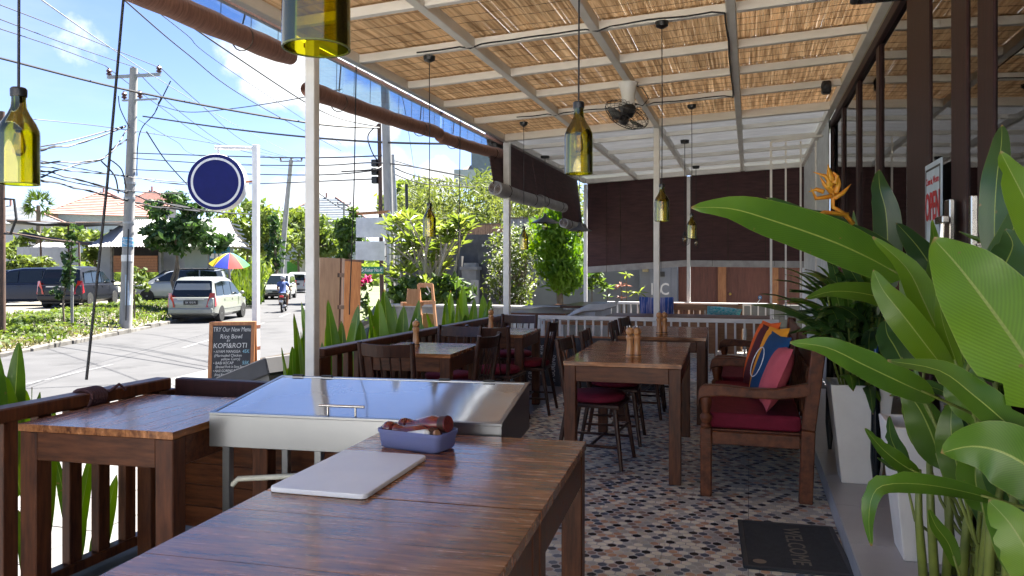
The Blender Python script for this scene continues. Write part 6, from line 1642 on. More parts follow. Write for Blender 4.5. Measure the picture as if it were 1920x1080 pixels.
# A-frame chalk board
ab = D(437,722,9.35); ab.z = -.50; t = thing('chalkboard_stand', 'A-frame chalkboard in an orange wooden frame with a handwritten rice bowl menu', 'chalkboard', ab)
fz = D(437,603,9.35).z + .5
face = (Vector((0,0,0))-ab); face.z = 0; face.normalize(); face = Matrix.Rotation(rad(-12),3,'Z') @ face; sx_ = Vector((-face.y, face.x, 0))
if sx_.dot(Vector((CY,SY,0))) < 0: sx_ = -sx_
t.rotation_euler = (0,0,math.atan2(sx_.y, sx_.x))       # local x along the board, -y towards the viewer
hw, ht = .245, fz; tilt = .10
CHK = mat('chalk_slate', (.022,.025,.032), .75, col2=(.045,.048,.055), scale=3, detail=8)
CHW = mat('white_chalk', (.62,.62,.60), .9); CHB = mat('blue_chalk', (.25,.50,.62), .9)
def leaf_frame(sg, nm):
    T_ = Matrix.Rotation(rad(7*sg),4,'X'); T_ = Matrix.Translation((0,sg*.03,fz)) @ T_ @ Matrix.Translation((0,0,-fz))
    for x in (-hw, hw):
        b = MB(); b.box((x-.022,-.014,0),(x+.022,.014,fz), M=T_); b.build('frame_post', M['oak'], t, bevel=.003)
    for z in (fz-.022, .16):
        b = MB(); b.box((-hw+.0225,-.013,z-.022),(hw-.0225,.013,z+.022), M=T_); b.build('frame_rail', M['oak'], t, bevel=.003)
    b = MB(); b.box((-hw+.0226,-.006,.183),(hw-.0226,.006,fz-.045), M=T_); return b.build('slate', CHK, t), T_
s1, T1 = leaf_frame(-1, 'front'); s2, T2 = leaf_frame(1, 'back')
def chalk(s, size, x, z, m=CHW, sx=1, al='CENTER', sh=.12):
    p = T1 @ Vector((x, -.0075, z)); return text(s, size, t, m, p, (rad(90)-rad(7),0,0), 'chalk_line', al, .0003, sx, 0, sh)
zt = fz - .045
for s, sz, dz, x, m, sx, al in (('TRY Our New Menu',.078,.05,0,CHW,.66,'CENTER'),('Rice Bowl',.075,.135,-.01,CHW,.85,'CENTER'),('BY',.04,.185,-.04,CHW,.9,'CENTER'),('KOPI&ROTI',.085,.245,-.02,CHW,.9,'CENTER'),
    ('• AYAM MANGGA',.046,.315,-.21,CHW,.85,'LEFT'),('45K',.06,.315,.165,CHB,.8,'CENTER'),('(Marinaded Chicken',.046,.362,-.20,CHW,.85,'LEFT'),('yellow Curry)',.046,.405,-.01,CHW,.85,'CENTER'),('• BABI KECAP',.046,.452,-.21,CHW,.85,'LEFT'),('55K',.06,.452,.165,CHB,.8,'CENTER'),
    ('(Braised Pork in Soya Sauce)',.044,.497,0,CHW,.72,'CENTER'),('• NASI GORENG RENDANG',.044,.545,-.21,CHW,.72,'LEFT'),('(fried Rice & Caramelised Beef)',.044,.59,0,CHW,.68,'CENTER'),('65K',.055,.64,.16,CHB,.8,'CENTER'),('• PEPES IKAN',.048,.67,-.21,CHW,.85,'LEFT'),('(Steamed Dory Fish)',.046,.72,0,CHW,.85,'CENTER')):
    chalk(s, sz, x, zt-dz, m, sx, al)
# lying slatted board next to the chalkboard
lb_ = D(552,700,6.4); t = thing('tilted_board', 'dark tilted board on a pale plinth behind the opening of the railing', 'board', (lb_.x, lb_.y, -.5))
q0 = D(452,712,6.6)-Vector((lb_.x,lb_.y,-.5)); q1 = D(545,675,6.3)-Vector((lb_.x,lb_.y,-.5))
b = MB(); b.beam(q0-Vector((0,0,.02)), q1-Vector((0,0,.02)), .5,.14); b.build('slab', mat('charcoal_slab', (.05,.05,.055), .7), t, bevel=.01)
b = MB(); b.beam(q0-Vector((0,0,.13)), q1-Vector((0,0,.13)), .45,.075); b.build('plinth', M['paver'], t)
b = MB(); b.beam((q0.x*.5+q1.x*.5,q0.y*.5+q1.y*.5,0),(q0.x*.5+q1.x*.5,q0.y*.5+q1.y*.5,(q0.z+q1.z)/2-.16), .4,.4); b.build('base', M['concrete'], t)
# brown cupboard, blank signs, street name
cb = D(637,640,9.6); cb.z = -.5; t = thing('wooden_cupboard', 'tall cupboard of light and orange boards with rusty hinges beside the white post', 'cupboard', cb)
def C_(px,py,d): return D(px,py,d)-cb
b = MB(); g = [C_(597,486,9.4), C_(634,488,9.55)]
b.beam(C_(597,580,9.4), C_(634.5,580,9.55), .03, 1.27); b.build('light_board', mat('pale_plywood', (.52,.33,.20), .6, col2=(.42,.25,.15), scale=4, stretch=(7,7,1)), t)
b = MB(); b.beam(C_(642,582,9.7), C_(673.5,582,9.95), .03, 1.25); b.build('orange_board', M['oak'], t)
b = MB(); b.beam(C_(635.5,580,9.6), C_(641,580,9.68), .05, 1.28); b.build('stile', M['polew'], t)
b = MB(); b.beam(C_(594,487,9.5), C_(676,491,10.1), .14, .045); b.build('top_board', M['polew'], t)
for y in (516,576):
    b = MB(); b.beam(C_(634,y,9.52), C_(644,y,9.6), .03,.05); b.build('hinge', M['polew'], t)
b = MB(); b.beam(C_(597,580,9.9), C_(673,582,10.2), .03, 1.22); b.build('back_board', M['oak'], t)
ss_ = D(727,600,15.1); ss_.z = -.3; t = thing('sign_frame', 'grey sign post carrying two blank white boards beside the stout pole', 'sign', ss_)
def S_(px,py,d=15.0): return D(px,py,d)-ss_
b = MB(); b.beam(S_(729,600),S_(729,397), .06,.06); b.build('post', M['galv'], t)
b = MB(); b.beam(S_(669,401),S_(731,397), .05,.05); b.build('top_arm', M['oak'], t)
for y in (458,481,505):
    b = MB(); b.beam(S_(722,y),S_(731,y), .03,.02); b.build('clip', M['black'], t)
WB = mat('blank_white_board', (.66,.67,.68), .5)
b = MB(); b.beam(S_(668,426.5),S_(724,426.5), .05,.385); b.build('blank_board', WB, t, label='upper blank white board')
b = MB(); b.beam(S_(667,470.5),S_(722,470.5), .05,.375); b.build('blank_board', WB, t, label='lower blank white board')
sn = D(697,506.5,14.9); t = thing('street_name_sign', 'green street name sign with white lettering below the blank boards', 'sign', sn)
e_ = D(719,506,14.9)-D(675,508,14.9); t.rotation_euler = (0,0,math.atan2(e_.y,e_.x))
b = MB(); b.box((-e_.length/2,-.01,-.068),(e_.length/2,.01,.068)); b.build('board', mat('sign_green', (.01,.22,.13), .5), t)
text('Gg.Keker No.45', .098, t, M['white'], (0,-.0112,0), (rad(90),0,rad(.5)), sx=.66, bold=.002)
# ---------------------------------------------------------------- low wall and the garden beyond
lw = thing('low_wall', 'low weathered concrete wall with pale coping behind the outdoor leaves', 'wall', (-6.1,12,-.5))
b = MB(); b.box((0,0,-.3),(3.3,.16,1.2)); b.build('wall', M['concrete'], lw)
b = MB(); b.box((-.02,-.03,1.201),(3.32,.19,1.245)); b.build('coping', mat('pale_coping', (.42,.41,.38), .85), lw, bevel=.008)
b = MB(); b.box((.2,-.012,-.2),(.24,-.001,1.2)); b.build('joint', M['dirtwall'], lw)
sheet('garden_soil', [(-9.6,11.92),(-2.86,11.92),(.9,13.6),(.9,40),(-9.6,40)], -.48, M['soil'])
sheet('lane', [(-9.2,12.2),(-7.2,12.2),(-8.5,40),(-11.5,40)], -.47, M['paver'])
# old garden wall with pillar
gwl = D(880,600,18.5); gwl.z = -.5; t = thing('old_garden_wall', 'dark mossy garden wall with a carved pillar behind the bushes', 'wall', gwl)
def G_(px,py,d): return D(px,py,d)-gwl
b = MB(); b.beam(G_(742,540,19), G_(868,540,18.7), .25, 1.55); b.build('wall', M['dirtwall'], t)
b = MB(); b.beam(G_(900,520,18.7), G_(960,520,18.4), .25, 2.0); b.build('wall', M['dirtwall'], t)
b = MB(); b.beam(G_(810,478,19.6), G_(1015,478,18.6), .4, 1.0); b.build('retaining_wall', M['dirtwall'], t)
b = MB(); b.beam(G_(884,600,18.5), G_(884,505,18.5), .36,.36); b.build('pillar', M['concrete'], t)
b = MB(); b.beam(G_(884,506,18.5), G_(884,500,18.5), .44,.44); b.beam(G_(884,500,18.5), G_(884,493,18.5), .3,.3); b.build('pillar_cap', M['concrete'], t)
b = MB(); b.beam(G_(890,590,18.28), G_(890,525,18.28), .2,.03); b.build('niche', mat('pale_niche', (.40,.38,.34), .8), t)
# split bamboo fence : each cane built, one piece
bf = D(910,450,20); bf.z = -.5; t = thing('bamboo_fence', 'fence of upright bamboo canes along the top of the mossy wall', 'fence', bf)
for (xa, ya0, ya1, xb, yb0, yb1, d0, d1, mm) in ((822,424,452,945,420,448,20.5,19.3,'a'),(952,410,458,1012,409,462,18.8,18.2,'b')):
    n_ = int((xb-xa)/1.55); b = MB(); cane = mat('bamboo_cane_'+mm, (.42,.27,.17) if mm=='a' else (.34,.33,.33), .6, col2=(.26,.15,.09) if mm=='a' else (.22,.21,.22), scale=5, objvar=.25)
    c0 = None
    for k in range(n_):
        f = k/(n_-1); px = xa+(xb-xa)*f; d = d0+(d1-d0)*f
        p0 = D(px, ya1+(yb1-ya1)*f, d)-bf; p1 = D(px, ya0+(yb0-ya0)*f + rng.uniform(-.8,.8), d)-bf
        if c0 is None:
            q = MB(); q.tube([(0,0,0),(0,0,1)], .0125, 6); c0 = q.build('cane', cane, t); o = c0
        else: o = c0.copy(); COL.objects.link(o)
        o.location = p0; o.scale = (1,1,(p1-p0).length)
    b = MB(); b.beam(D(xa,ya0-1,d0)-bf, D(xb,yb0-1,d1)-bf, .06,.03); b.build('top_rail', M['trunk'], t)
# bamboo grove on the hill
rg = random.Random(21)
t = thing('bamboo_grove', 'tall pale green bamboo grove rising behind the cane fence', 'bamboo', D(890,440,26)); g0 = D(890,440,26)
b = MB()
for k in range(130):
    px = rg.uniform(765,1085); d = rg.uniform(23,31); p = D(px,460,d)-g0; tp = D(px+rg.uniform(-14,14), rg.uniform(330,385) + abs(px-905)*.05, d)-g0
    b.tube([p, p.lerp(tp,.6), tp+Vector((rg.uniform(-.4,.4),0,0))], [.03,.022,.008], 5)
b.build('culms', mat('bamboo_culm', (.30,.25,.10), .6, col2=(.17,.14,.06), scale=8), t, kind='stuff')
b = MB()
for k in range(520):
    px = rg.uniform(755,1090); top = 318 + abs(px-915)*.22 + 12*noise.noise((px*.03,0,0)); py = top + (1-rg.random()**.6)*-0 + rg.random()**.8*(445-top); d = rg.uniform(22.5,30)
    cloud(b, D(px,py,d)-g0, (.45,.45,.34), 26, .055, rg, 0, stretch=4.2, up=-.1)
b.build('foliage', LG[3], t)
# hill under the grove
b = MB(); n1, n2 = 18, 8
for i in range(n1+1):
    for j in range(n2+1):
        px = 740 + (1200-740)*i/n1; d = 19.2 + j*3.2; p = D(px,505,d); b.v.append(Vector((p.x,p.y, .95 + min(j,3)*.38 + .15*noise.noise((p.x,p.y,0)))))
for i in range(n1):
    for j in range(n2): a = i*(n2+1)+j; b.f.append((a,a+n2+1,a+n2+2,a+1)); b.m.append(0)
o = b.build('garden_hill', M['land'], smooth=180); o['kind'] = 'structure'
# frangipani bush : forked pale branches, long leaves in whorls
def whorl(b, c, n_, L_, w_, rg, up=.6, mi=0):
    for k in range(n_):
        a = k*6.283/n_ + rg.uniform(-.3,.3); el = rg.gauss(up,.3); dv = Vector((math.cos(a)*math.cos(el), math.sin(a)*math.cos(el), math.sin(el)))
        s_ = dv.cross(Vector((0,0,1))).normalized(); l = L_*rg.uniform(.7,1.2); dr = Vector((0,0,-.35*l))
        m1 = c + dv*l*.55; e = c + dv*l + dr*.5
        b.add([c, m1 + s_*w_*.5, e, m1 - s_*w_*.5], [(0,1,2,3)], mi)
def frangi(label, base, pts, seed, m, L_=.30, w_=.085, cat='shrub'):
    rg = random.Random(seed); t = thing('frangipani', label, cat, base)
    b = MB(); lf = MB()
    for p in pts:
        q = p - base; st = Vector((rg.uniform(-.15,.15), rg.uniform(-.15,.15), 0)); md = st.lerp(q,.55) + Vector((rg.uniform(-.25,.25), rg.uniform(-.2,.2), -.1))
        b.tube([st, md, q], [.045,.03,.018], 6)
        for k in range(3):
            e = q + Vector((rg.uniform(-.28,.28), rg.uniform(-.28,.28), rg.uniform(-.02,.25))); b.tube([md.lerp(q,.6), e], [.02,.013], 5); whorl(lf, e, 12, L_, w_, rg)
        whorl(lf, q, 12, L_, w_, rg)
    b.build('branches', mat('pale_branch', (.34,.31,.27), .7), t); lf.build('foliage', m, t); return t
rg = random.Random(30)
frangi('frangipani bush with forked pale branches left of the mossy wall', D(790,600,14.6)*1.0, [D(px,py,14.4+rg.uniform(-.8,.8)) for px,py in ((752,445),(772,432),(800,440),(828,438),(852,446),(762,470),(790,466),(818,470),(842,478),(760,498),(785,505),(812,510),(775,530),(838,456),(866,440),(745,520),(805,488),(828,520))], 4, LG[5])
tree('leafy_bush', 'broad green bush at the foot of the sign poles behind the low wall', D(790,600,13.8), [(D(800,545,13.8),(.7,.5,.35)),(D(760,550,13.6),(.35,.4,.3)),(D(850,555,14),(.35,.4,.25))], LG[0], .10, 34, 30, .03, None, 77, 'bush')
# white flowering bush
rg = random.Random(33); t = thing('flowering_bush', 'loose bush full of small white flowers beside the corner post', 'bush', D(965,600,15.5)); f0 = D(965,600,15.5)
b = MB(); lf = MB(); fl_ = MB()
for k in range(60):
    px = rg.uniform(915,1018); py = 420 + rg.random()*150; 
    if (px-968)**2/52**2 + (py-500)**2/88**2 > 1: continue
    q = D(px,py,15.5+rg.uniform(-.6,.6))-f0; b.tube([Vector((rg.uniform(-.1,.1),0,0)), q*.5+Vector((rg.uniform(-.2,.2),0,.1)), q], [.02,.012,.005], 5)
    cloud(lf, q, .26, 42, .05, rg, 0, stretch=2); cloud(fl_, q, .27, 20, .045, rg, .2, stretch=1.1)
b.build('branches', M['trunk'], t); lf.build('foliage', LG[1], t); fl_.build('flowers', mat('white_petal', (.72,.72,.62), .6, trans=.3), t)
# bright conifer
rg = random.Random(35); f0 = D(1052,600,14.8); t = thing('conifer', 'bright green feathery conifer in front of the grey wall', 'tree', f0)
b = MB(); tp = D(1060,380,14.8)-f0; b.tube([(0,0,-.1),(-.05,0,1.0),tp], [.07,.06,.02], 8); b.build('trunk', M['trunk'], t)
b = MB()
for k in range(190):
    f = rg.random(); py = 378+f*165; px = 1054 + rg.gauss(0,.55)*(14+26*math.sin(f*2.7)) + 10*noise.noise((f*6,0,0)); c = D(px,py,14.8+rg.uniform(-.5,.4))-f0
    for j in range(26):
        a = rg.uniform(0,6.28); el = rg.gauss(.7,.5); dv = Vector((math.cos(a)*math.cos(el), math.sin(a)*math.cos(el)-.2, math.sin(el))).normalized(); s_ = dv.orthogonal().normalized()*.018; e = c + Vector((rg.gauss(0,.07), rg.gauss(0,.07), rg.gauss(0,.07)))
        b.add([e-s_, e+dv*.08-s_*1.3, e+dv*.15, e+dv*.08+s_*1.3, e+s_], [(0,1,2,3,4)])
b.build('foliage', LG[4], t)
# grey wall with house number, gate of brown boards
gy = 16.2; a = PY(985,560,gy); c = PY(1288,560,gy)
t = thing('grey_wall', 'grey rendered wall with the painted house number and a gate pillar', 'wall', (a.x, gy, -.5))
b = MB(); b.box((0,0,-.2),(PY(1200,560,gy).x-a.x,.2,2.05)); b.build('wall', M['greywall'], t)
xp = PY(1199,560,gy-.25).x-a.x; xe = PY(1270,560,gy-.25).x-a.x
b = MB(); b.box((xp+.001,-.25,-.2),(xe,.3,2.6)); b.build('pillar', M['greywall'], t, bevel=.01)
b = MB(); b.box((PY(1218,500,gy-.27).x-a.x,-.27,-.2),(PY(1258,500,gy-.27).x-a.x,-.251,2.6)); b.build('raised_panel', M['greywall'], t)
zc_ = PY(1235,543,gy-.28).z+.5
for s_, px in (('1',1222.5),('6',1233),('C',1246)): text(s_, .34, t, M['white'], (PY(px,543,gy-.28).x-a.x,-.2725,zc_), (rad(90),0,0), 'painted_number', bold=.004, sx=.8)
b = MB(); x = PY(1210,500,gy-.3).x-a.x; z = PY(1210,506,gy-.3).z+.5; b.box((x-.06,-.33,z-.04),(x+.06,-.2505,z+.04)); b.build('lamp_box', mat('beige_box', (.45,.36,.2), .5), t, bevel=.01)
b = MB(); x = PY(1242,514,gy-.3).x-a.x; z = PY(1242,514,gy-.3).z+.5; b.box((x-.045,-.30,z-.05),(x+.045,-.2705,z+.05)); b.build('vent', M['black'], t)
g0 = PY(1272,560,gy); t = thing('board_gate', 'brown boarded double gate right of the grey pillar', 'gate', (g0.x, gy, -.5)); x1 = PY(1560,560,gy).x-g0.x
GT_ = mat('gate_board', (.15,.05,.03), .6, col2=(.10,.032,.02), scale=4, stretch=(8,8,1), objvar=.15)
n_ = 20
for k in range(n_):
    b = MB(); w_ = x1/n_; b.box((k*w_+.001,0,0),((k+1)*w_-.001,.04,2.3)); b.build('board', GT_, t)
b = MB(); b.box((.01,.0405,.05),(x1-.01,.06,2.25)); b.build('backing', GT_, t)
for px, w_ in ((1354,.16),(1452,.15)):
    x = PY(px,560,gy-.03).x-g0.x; b = MB(); b.box((x-w_/2,-.05,0),(x+w_/2,-.001,2.32)); b.build('stile', M['oak'], t)
b = MB(); x = PY(1369,551,gy-.05).x-g0.x; b.ball((x,-.04,PY(1369,551,gy).z+.5),.03,8,6); b.build('knob', mat('brass', (.6,.4,.1), .3, metal=1), t)
# plants before the grey wall
rg = random.Random(50)
for i, (px, py, py2, lb, mm) in enumerate(((1140,580,540,'thin garden plant with small leaves before the grey wall, leftmost',LG[0]),(1175,590,514,'tall croton with a tuft of yellow and dark leaves before the grey wall',LG[5]),(1165,590,535,'thin plant with pinkish top leaves before the grey wall',mat('pink_leaf',(.5,.22,.16),.5,trans=.3)),(1198,590,548,'short croton next to the grey pillar',LG[5]),(1110,590,505,'leafy creeper hanging on the left end of the grey wall',LG[0]))):
    p = D(px,py,15.3); t = thing('garden_plant', lb, 'plant', p); q = D(px,py2,15.3)-p
    b = MB(); b.tube([(0,0,-.5),q*.6,q], [.012,.01,.007], 5); b.build('stem', M['trunk'], t); b = MB(); whorl(b, q, 12, .20, .05, rg, .1); whorl(b, q*.55, 5, .15, .05, rg, .3)
    if i == 4: clumps(b, q*.7+Vector((0,0,.1)), (.28,.2,.35), 16, 18, .06, rg)
    b.build('foliage', mm, t)
# wooden easel chair in front of the low wall
ez = D(790,640,10.6); ez.z = -.5; t = thing('wooden_stand', 'orange wooden folding stand with a rope loop before the low wall', 'stand', ez)
def E_(px,py,d=10.6): return D(px,py,d)-ez
LW = mat('light_orange_wood', (.50,.28,.15), .6, col2=(.40,.20,.10), scale=5, stretch=(7,7,1))
for a, c, w_, h_ in ((E_(785,533),E_(792,640),.035,.03),(E_(810,533),E_(822,660),.035,.03),(E_(785,535),E_(811,535),.03,.06),(E_(788,568),E_(816,567),.05,.05),(E_(753,570,10.4),E_(792,570),.06,.05),(E_(790,590),E_(782,680),.035,.03)):
    b = MB(); b.beam(a,c,w_,h_); b.build('rail', LW, t)
b = MB(); b.beam(E_(763,556,10.35),E_(784,557,10.4),.02,.21); b.build('board', LW, t)
b = MB(); b.beam(E_(790,610,10.7),E_(814,612,10.7),.02,.34); b.build('panel', mat('olive_panel',(.16,.12,.04),.7), t)
b = MB(); b.tube([E_(800,537,10.5),E_(806,548,10.5),E_(802,553,10.5),E_(797,549,10.5)], .008, 6); b.build('rope', M['hem'], t)
# small red motorcycle and magenta flowers in the lane behind the wall
t = thing('flower_bush', 'small bush with magenta flowers in the lane behind the low wall', 'bush', D(682,590,15.5)); f0 = D(682,590,15.5); rg = random.Random(61)
b = MB(); clumps(b, (0,0,.3), (.22,.2,.4), 9, 16, .06, rg); b.build('foliage', LG[0], t); b = MB(); clumps(b, D(681,525,15.5)-f0, (.16,.16,.16), 6, 16, .05, rg); b.build('flowers', mat('magenta_petal', (.55,.02,.16), .6, trans=.3), t)
p = D(703,575,17.0); p.z = -.47
t = thing('motorcycle', 'dark parked motorcycle in the lane, only its handlebars above the low wall', 'motorcycle', p, rad(60), 'motorcycles')
for y in (0,1.2):
    b = MB(); Mx = Matrix.Rotation(rad(90),4,'Y'); b.lathe([(.2,-.045),(.28,-.04),(.295,0),(.28,.04),(.2,.045)], 16, (0,y,.295), M=Mx, cap=False); b.build('wheel', M['tyre'], t)
b = MB(); b.tube([(0,-.18,.72),(0,.1,.70),(0,.5,.56),(0,.75,.52),(0,1.0,.80),(0,1.08,.98)], [.08,.12,.11,.10,.13,.10], 8); b.build('body', blk, t)
b = MB(); b.tube([(-.33,.93,1.06),(-.15,1.03,1.03),(.15,1.03,1.03),(.33,.93,1.06)], .02, 6); b.tube([(.2,1.0,1.04),(.28,1.0,1.25)], .012, 5); b.build('handlebar', M['trim'], t)

# ---------------------------------------------------------------- far part of the terrace
M['planks'] = mat('white_matchboard', (.60,.62,.63), .55, col2=(.52,.54,.55), scale=6)
def counter(label, px0, px1, pyt, y0, y1, zt, m='planks'):
    a = PY(px0,pyt,y0); c = PY(px1,pyt,y0); t = thing('bar_counter', label, 'counter', (a.x,y0,0), 0, 'counters in the far bay'); w_ = c.x-a.x
    b = MB(); b.box((-.04,-.04,zt-.035),(w_+.04,y1-y0,zt)); b.build('top', M['wood'], t, bevel=.004)
    n_ = int(w_/.075)
    for k in range(n_):
        b = MB(); b.box((k*w_/n_+.003,0,.02),((k+1)*w_/n_-.003,.02,zt-.036)); b.build('board', M[m], t)
    b = MB(); b.box((0,.021,.02),(w_,y1-y0-.02,zt-.037)); b.build('carcass', M['planks'], t)
    return t
counter('white boarded counter with a brown top in the far bay', 1056, 1116, 569, 11.2, 12.6, .80)
counter('low counter with a dark top against the far left eave', 962, 1056, 580, 10.2, 12.9, .74)
fb_ = PY(1202,575,12.9); t = thing('slatted_bench', 'long light brown slatted bench under the lowered blinds in the far bay', 'bench', (fb_.x, 12.75, 0)); x1 = PY(1392,575,12.9).x-fb_.x
BR = mat('light_bench_wood', (.34,.17,.08), .55, col2=(.24,.11,.05), scale=5, stretch=(1,6,6))
b = MB(); b.box((0,.35,.66),(x1,.40,.76)); b.build('top_rail', BR, t, bevel=.004)
for x in (0,x1-.07):
    b = MB(); b.box((x,.33,0),(x+.07,.42,.78)); b.build('post', BR, t, bevel=.004)
for k in range(17):
    b = MB(); x = .12+k*(x1-.24)/16; b.box((x-.028,.36,.44),(x+.028,.385,.659)); b.build('slat', BR, t)
b = MB(); b.box((0,-.15,.40),(x1,.40,.44)); b.build('seat', BR, t, bevel=.004)
b = MB(); b.box((.02,-.14,.05),(x1-.02,-.10,.399)); b.build('front_board', BR, t)
STR = mat('striped_cloth', (.28,.26,.44), .85, col2=(.03,.08,.30), scale=5, stretch=(6,.4,.4), lo=.47, hi=.53)
STR2 = mat('turquoise_cloth', (.02,.42,.48), .8, col2=(.35,.62,.62), scale=26, stretch=(1,1,3), lo=.48, hi=.56)
p = PY(1231,580,12.95); cushion('cushion', 'striped blue and mauve cushion on the far slatted bench', STR, (p.x,12.98,.60), .58, .14, rad(90), rad(-12))
p = PY(1355,580,12.95); cushion('cushion', 'turquoise patterned cushion lying along the far slatted bench', STR2, (p.x,12.95,.565), .54, .15, rad(90), rad(-52), rad(8))
for i, (px, lb) in enumerate(((1212,'left round navy stool top before the far slatted bench'),(1268,'middle round navy stool top before the far slatted bench'),(1328,'right round navy stool top before the far slatted bench'))):
    p = PY(px,592,12.0); t = thing('navy_stool', lb, 'stool', (p.x,12.0,0), 0, 'navy stools in the far bay')
    b = MB(); b.lathe([(.13,.50),(.15,.52),(.15,.57),(.12,.615),(.05,.63)], 18); b.build('seat', mat('navy_vinyl' , (.01,.02,.07), .6), t, smooth=50)
    for q in range(4):
        a_ = q*1.5708+.78; b = MB(); b.tube([(math.cos(a_)*.16,math.sin(a_)*.16,0),(math.cos(a_)*.1,math.sin(a_)*.1,.5)], .014, 6); b.build('leg', BR, t)
b = None
p = PY(1300,600,11.2); t = thing('far_table', 'light brown table behind the white railing in the far bay', 'table', (p.x-.1,10.6,0)); 
b = MB(); b.box((-1.0,-.35,.68),(1.15,.35,.715)); b.build('top', M['wood'], t, bevel=.004)
for sx in (-.92,1.07):
    for sy in (-.3,.3): b = MB(); b.box((sx-.04,sy-.04,0),(sx+.04,sy+.04,.679)); b.build('leg', BR, t)
for k in range(8): b = MB(); b.box((-.85+k*.24,-.34,.25),(-.85+k*.24+.12,-.325,.679)); b.build('slat', BR, t)
b = MB(); b.box((-.85,-.32,.58),(1.0,-.30,.679)); b.build('apron', BR, t)
p = D(1110,586,9.6); t = thing('plastic_bundle', 'folded grey white plastic sheeting on the table behind the white railing', 'sheeting', (p.x,p.y,.72)); b = MB(); rg = random.Random(9)
for k in range(4):
    a_ = Vector((-.32+.02*k,-.1+.06*k,.02+.02*k)); c = Vector((.30,.05+.05*k,.17+.015*k)); b.tube([a_, a_.lerp(c,.35)+Vector((0,0,.03)), a_.lerp(c,.7)+Vector((0,0,-.01)), c], [.02,.055,.05,.02], 8, flat=.4)
b.build('sheet', mat('pale_plastic_sheet', (.55,.57,.58), .35, trans=.2), t, smooth=60)
p = D(1085,600,9.7); t = thing('planter_table', 'small dark table carrying the plastic sheeting', 'table', (p.x,p.y,0)); b = MB(); b.box((-.4,-.3,.66),(.65,.3,.70)); b.build('top', BR, t)
for sx in (-.36,.6): 
    for sy in (-.25,.25): b = MB(); b.box((sx-.03,sy-.03,0),(sx+.03,sy+.03,.659)); b.build('leg', BR, t)
p = D(1425,558,12.6); t = thing('blue_tag', 'small round blue tag on a wire above the far railing', 'tag', (p.x,p.y,p.z)); Mt = Matrix.Rotation(rad(90),4,'X'); b = MB(); b.lathe([(.03,-.006),(.03,.006)], 16, M=Mt); b.build('disc', mat('tag_blue',(.03,.25,.55),.4), t)
b = MB(); b.lathe([(.014,.0065),(.014,.008)], 12, M=Mt); b.build('dot', M['white'], t); b = MB(); b.tube([(0,0,-.03),(-.06,0,-.12)], .006, 5); b.build('wire', M['white'], t)
# concrete block work behind the far railing on the right
t = thing('block_wall', 'pale block wall glimpsed through the far railing', 'wall', (.0,14.6,-.3)); bk = None
for r in range(5):
    for k in range(6):
        if bk is None: b = MB(); b.box((.004,0,.004),(.396,.15,.196)); bk = b.build('block', M['paver'], t); o = bk
        else: o = bk.copy(); COL.objects.link(o)
        o.location = (-.9+k*.4+(r%2)*.2, rng.uniform(0,.01), r*.2)
# chalk boards leaning on the white railing
def menu(label, x, w_, h_, lines, rot):
    t = thing('menu_board', label, 'chalkboard', (x, YT-.16, 0), 0, 'chalk menu boards against the white railing')
    Tm = Matrix.Rotation(rad(-9),4,'X')
    b = MB(); b.box((0,-.012,0),(w_,.012,h_), M=Tm); b.build('slate', CHK, t)
    for a_, c in (((-.02,-.016,h_+.001),(w_+.02,.016,h_+.022)),((-.02,-.016,0),(-.001,.016,h_)),((w_+.001,-.016,0),(w_+.02,.016,h_))):
        b = MB(); b.box(a_, c, M=Tm); b.build('frame', M['oak'], t)
    for s_, sz, u, v, m in lines:
        p = Tm @ Vector((u, -.0135, v)); o = text(s_, sz, t, m, p, (0,0,0), 'chalk_line', 'LEFT', .0003, .8, 0, .1)
        o.rotation_euler = (Matrix.Rotation(rad(81),4,'X') @ Matrix.Rotation(rad(90),4,'Z')).to_euler()
menu('chalk menu board leaning on the white railing behind the farther left table, written sideways', -2.52, .46, .55, (('* GRILLED',.085,.10,.02,CHW),('PORK RIB',.10,.22,.12,CHW),('# GORENG',.075,.36,.05,CHW)), 1)
menu('second chalk menu board right of the first, partly hidden by the chairs', -2.0, .52, .56, (('* PASTA',.07,.08,.02,CHW),('350 K',.11,.2,.14,CHB),('SAMBAL',.07,.32,.08,CHW),('55 K',.09,.44,.16,CHB)), 1)
menu('third chalk menu board near the middle post', -1.42, .5, .54, (('DESSERT',.08,.12,.04,CHW),('40 K',.09,.3,.1,CHB)), 1)
# ---------------------------------------------------------------- tied back cords hanging from the eave
for p0, p1, lb in ((PX(232,-8,-2.78), PX(162,712,-2.82), 'long dark cord from the eave tied to the near railing'),(PX(668,120,-2.83),PX(655,590,-2.83),'thin cord hanging from the blind right of the white post'),(PX(863,225,-2.83),PX(856,560,-2.83),'thin cord hanging from the blind left of the corner post')):
    c = p0.copy(); b = MB(); b.tube([p0, (p0+p1)/2+Vector((.01,0,0)), p1], .006 if 'long' in lb else .0045, 6); o = b.build('hanging_cord', M['cable'], at=c); tag(o, lb, 'cord', 'cords of the eave blinds')
kp = PX(170,728,-2.80); t = thing('cord_knot', 'dark red cord wound in a knot round the near railing', 'knot', (XR, kp.y, .77)); b = MB()
for k in range(7):
    y = -.045+k*.013; b.tube([Vector((.053*math.cos(a_)*1.0, y+.006*math.sin(a_*2), .04*math.sin(a_)*1.02)) for a_ in [q*.3927 for q in range(17)]], .0085, 6, cap=False)
b.tube([(.05,.05,.02),(.07,.09,.05),(.08,.12,.02)], .007, 6); b.build('windings', mat('dark_red_cord', (.055,.02,.025), .8), t, smooth=60)

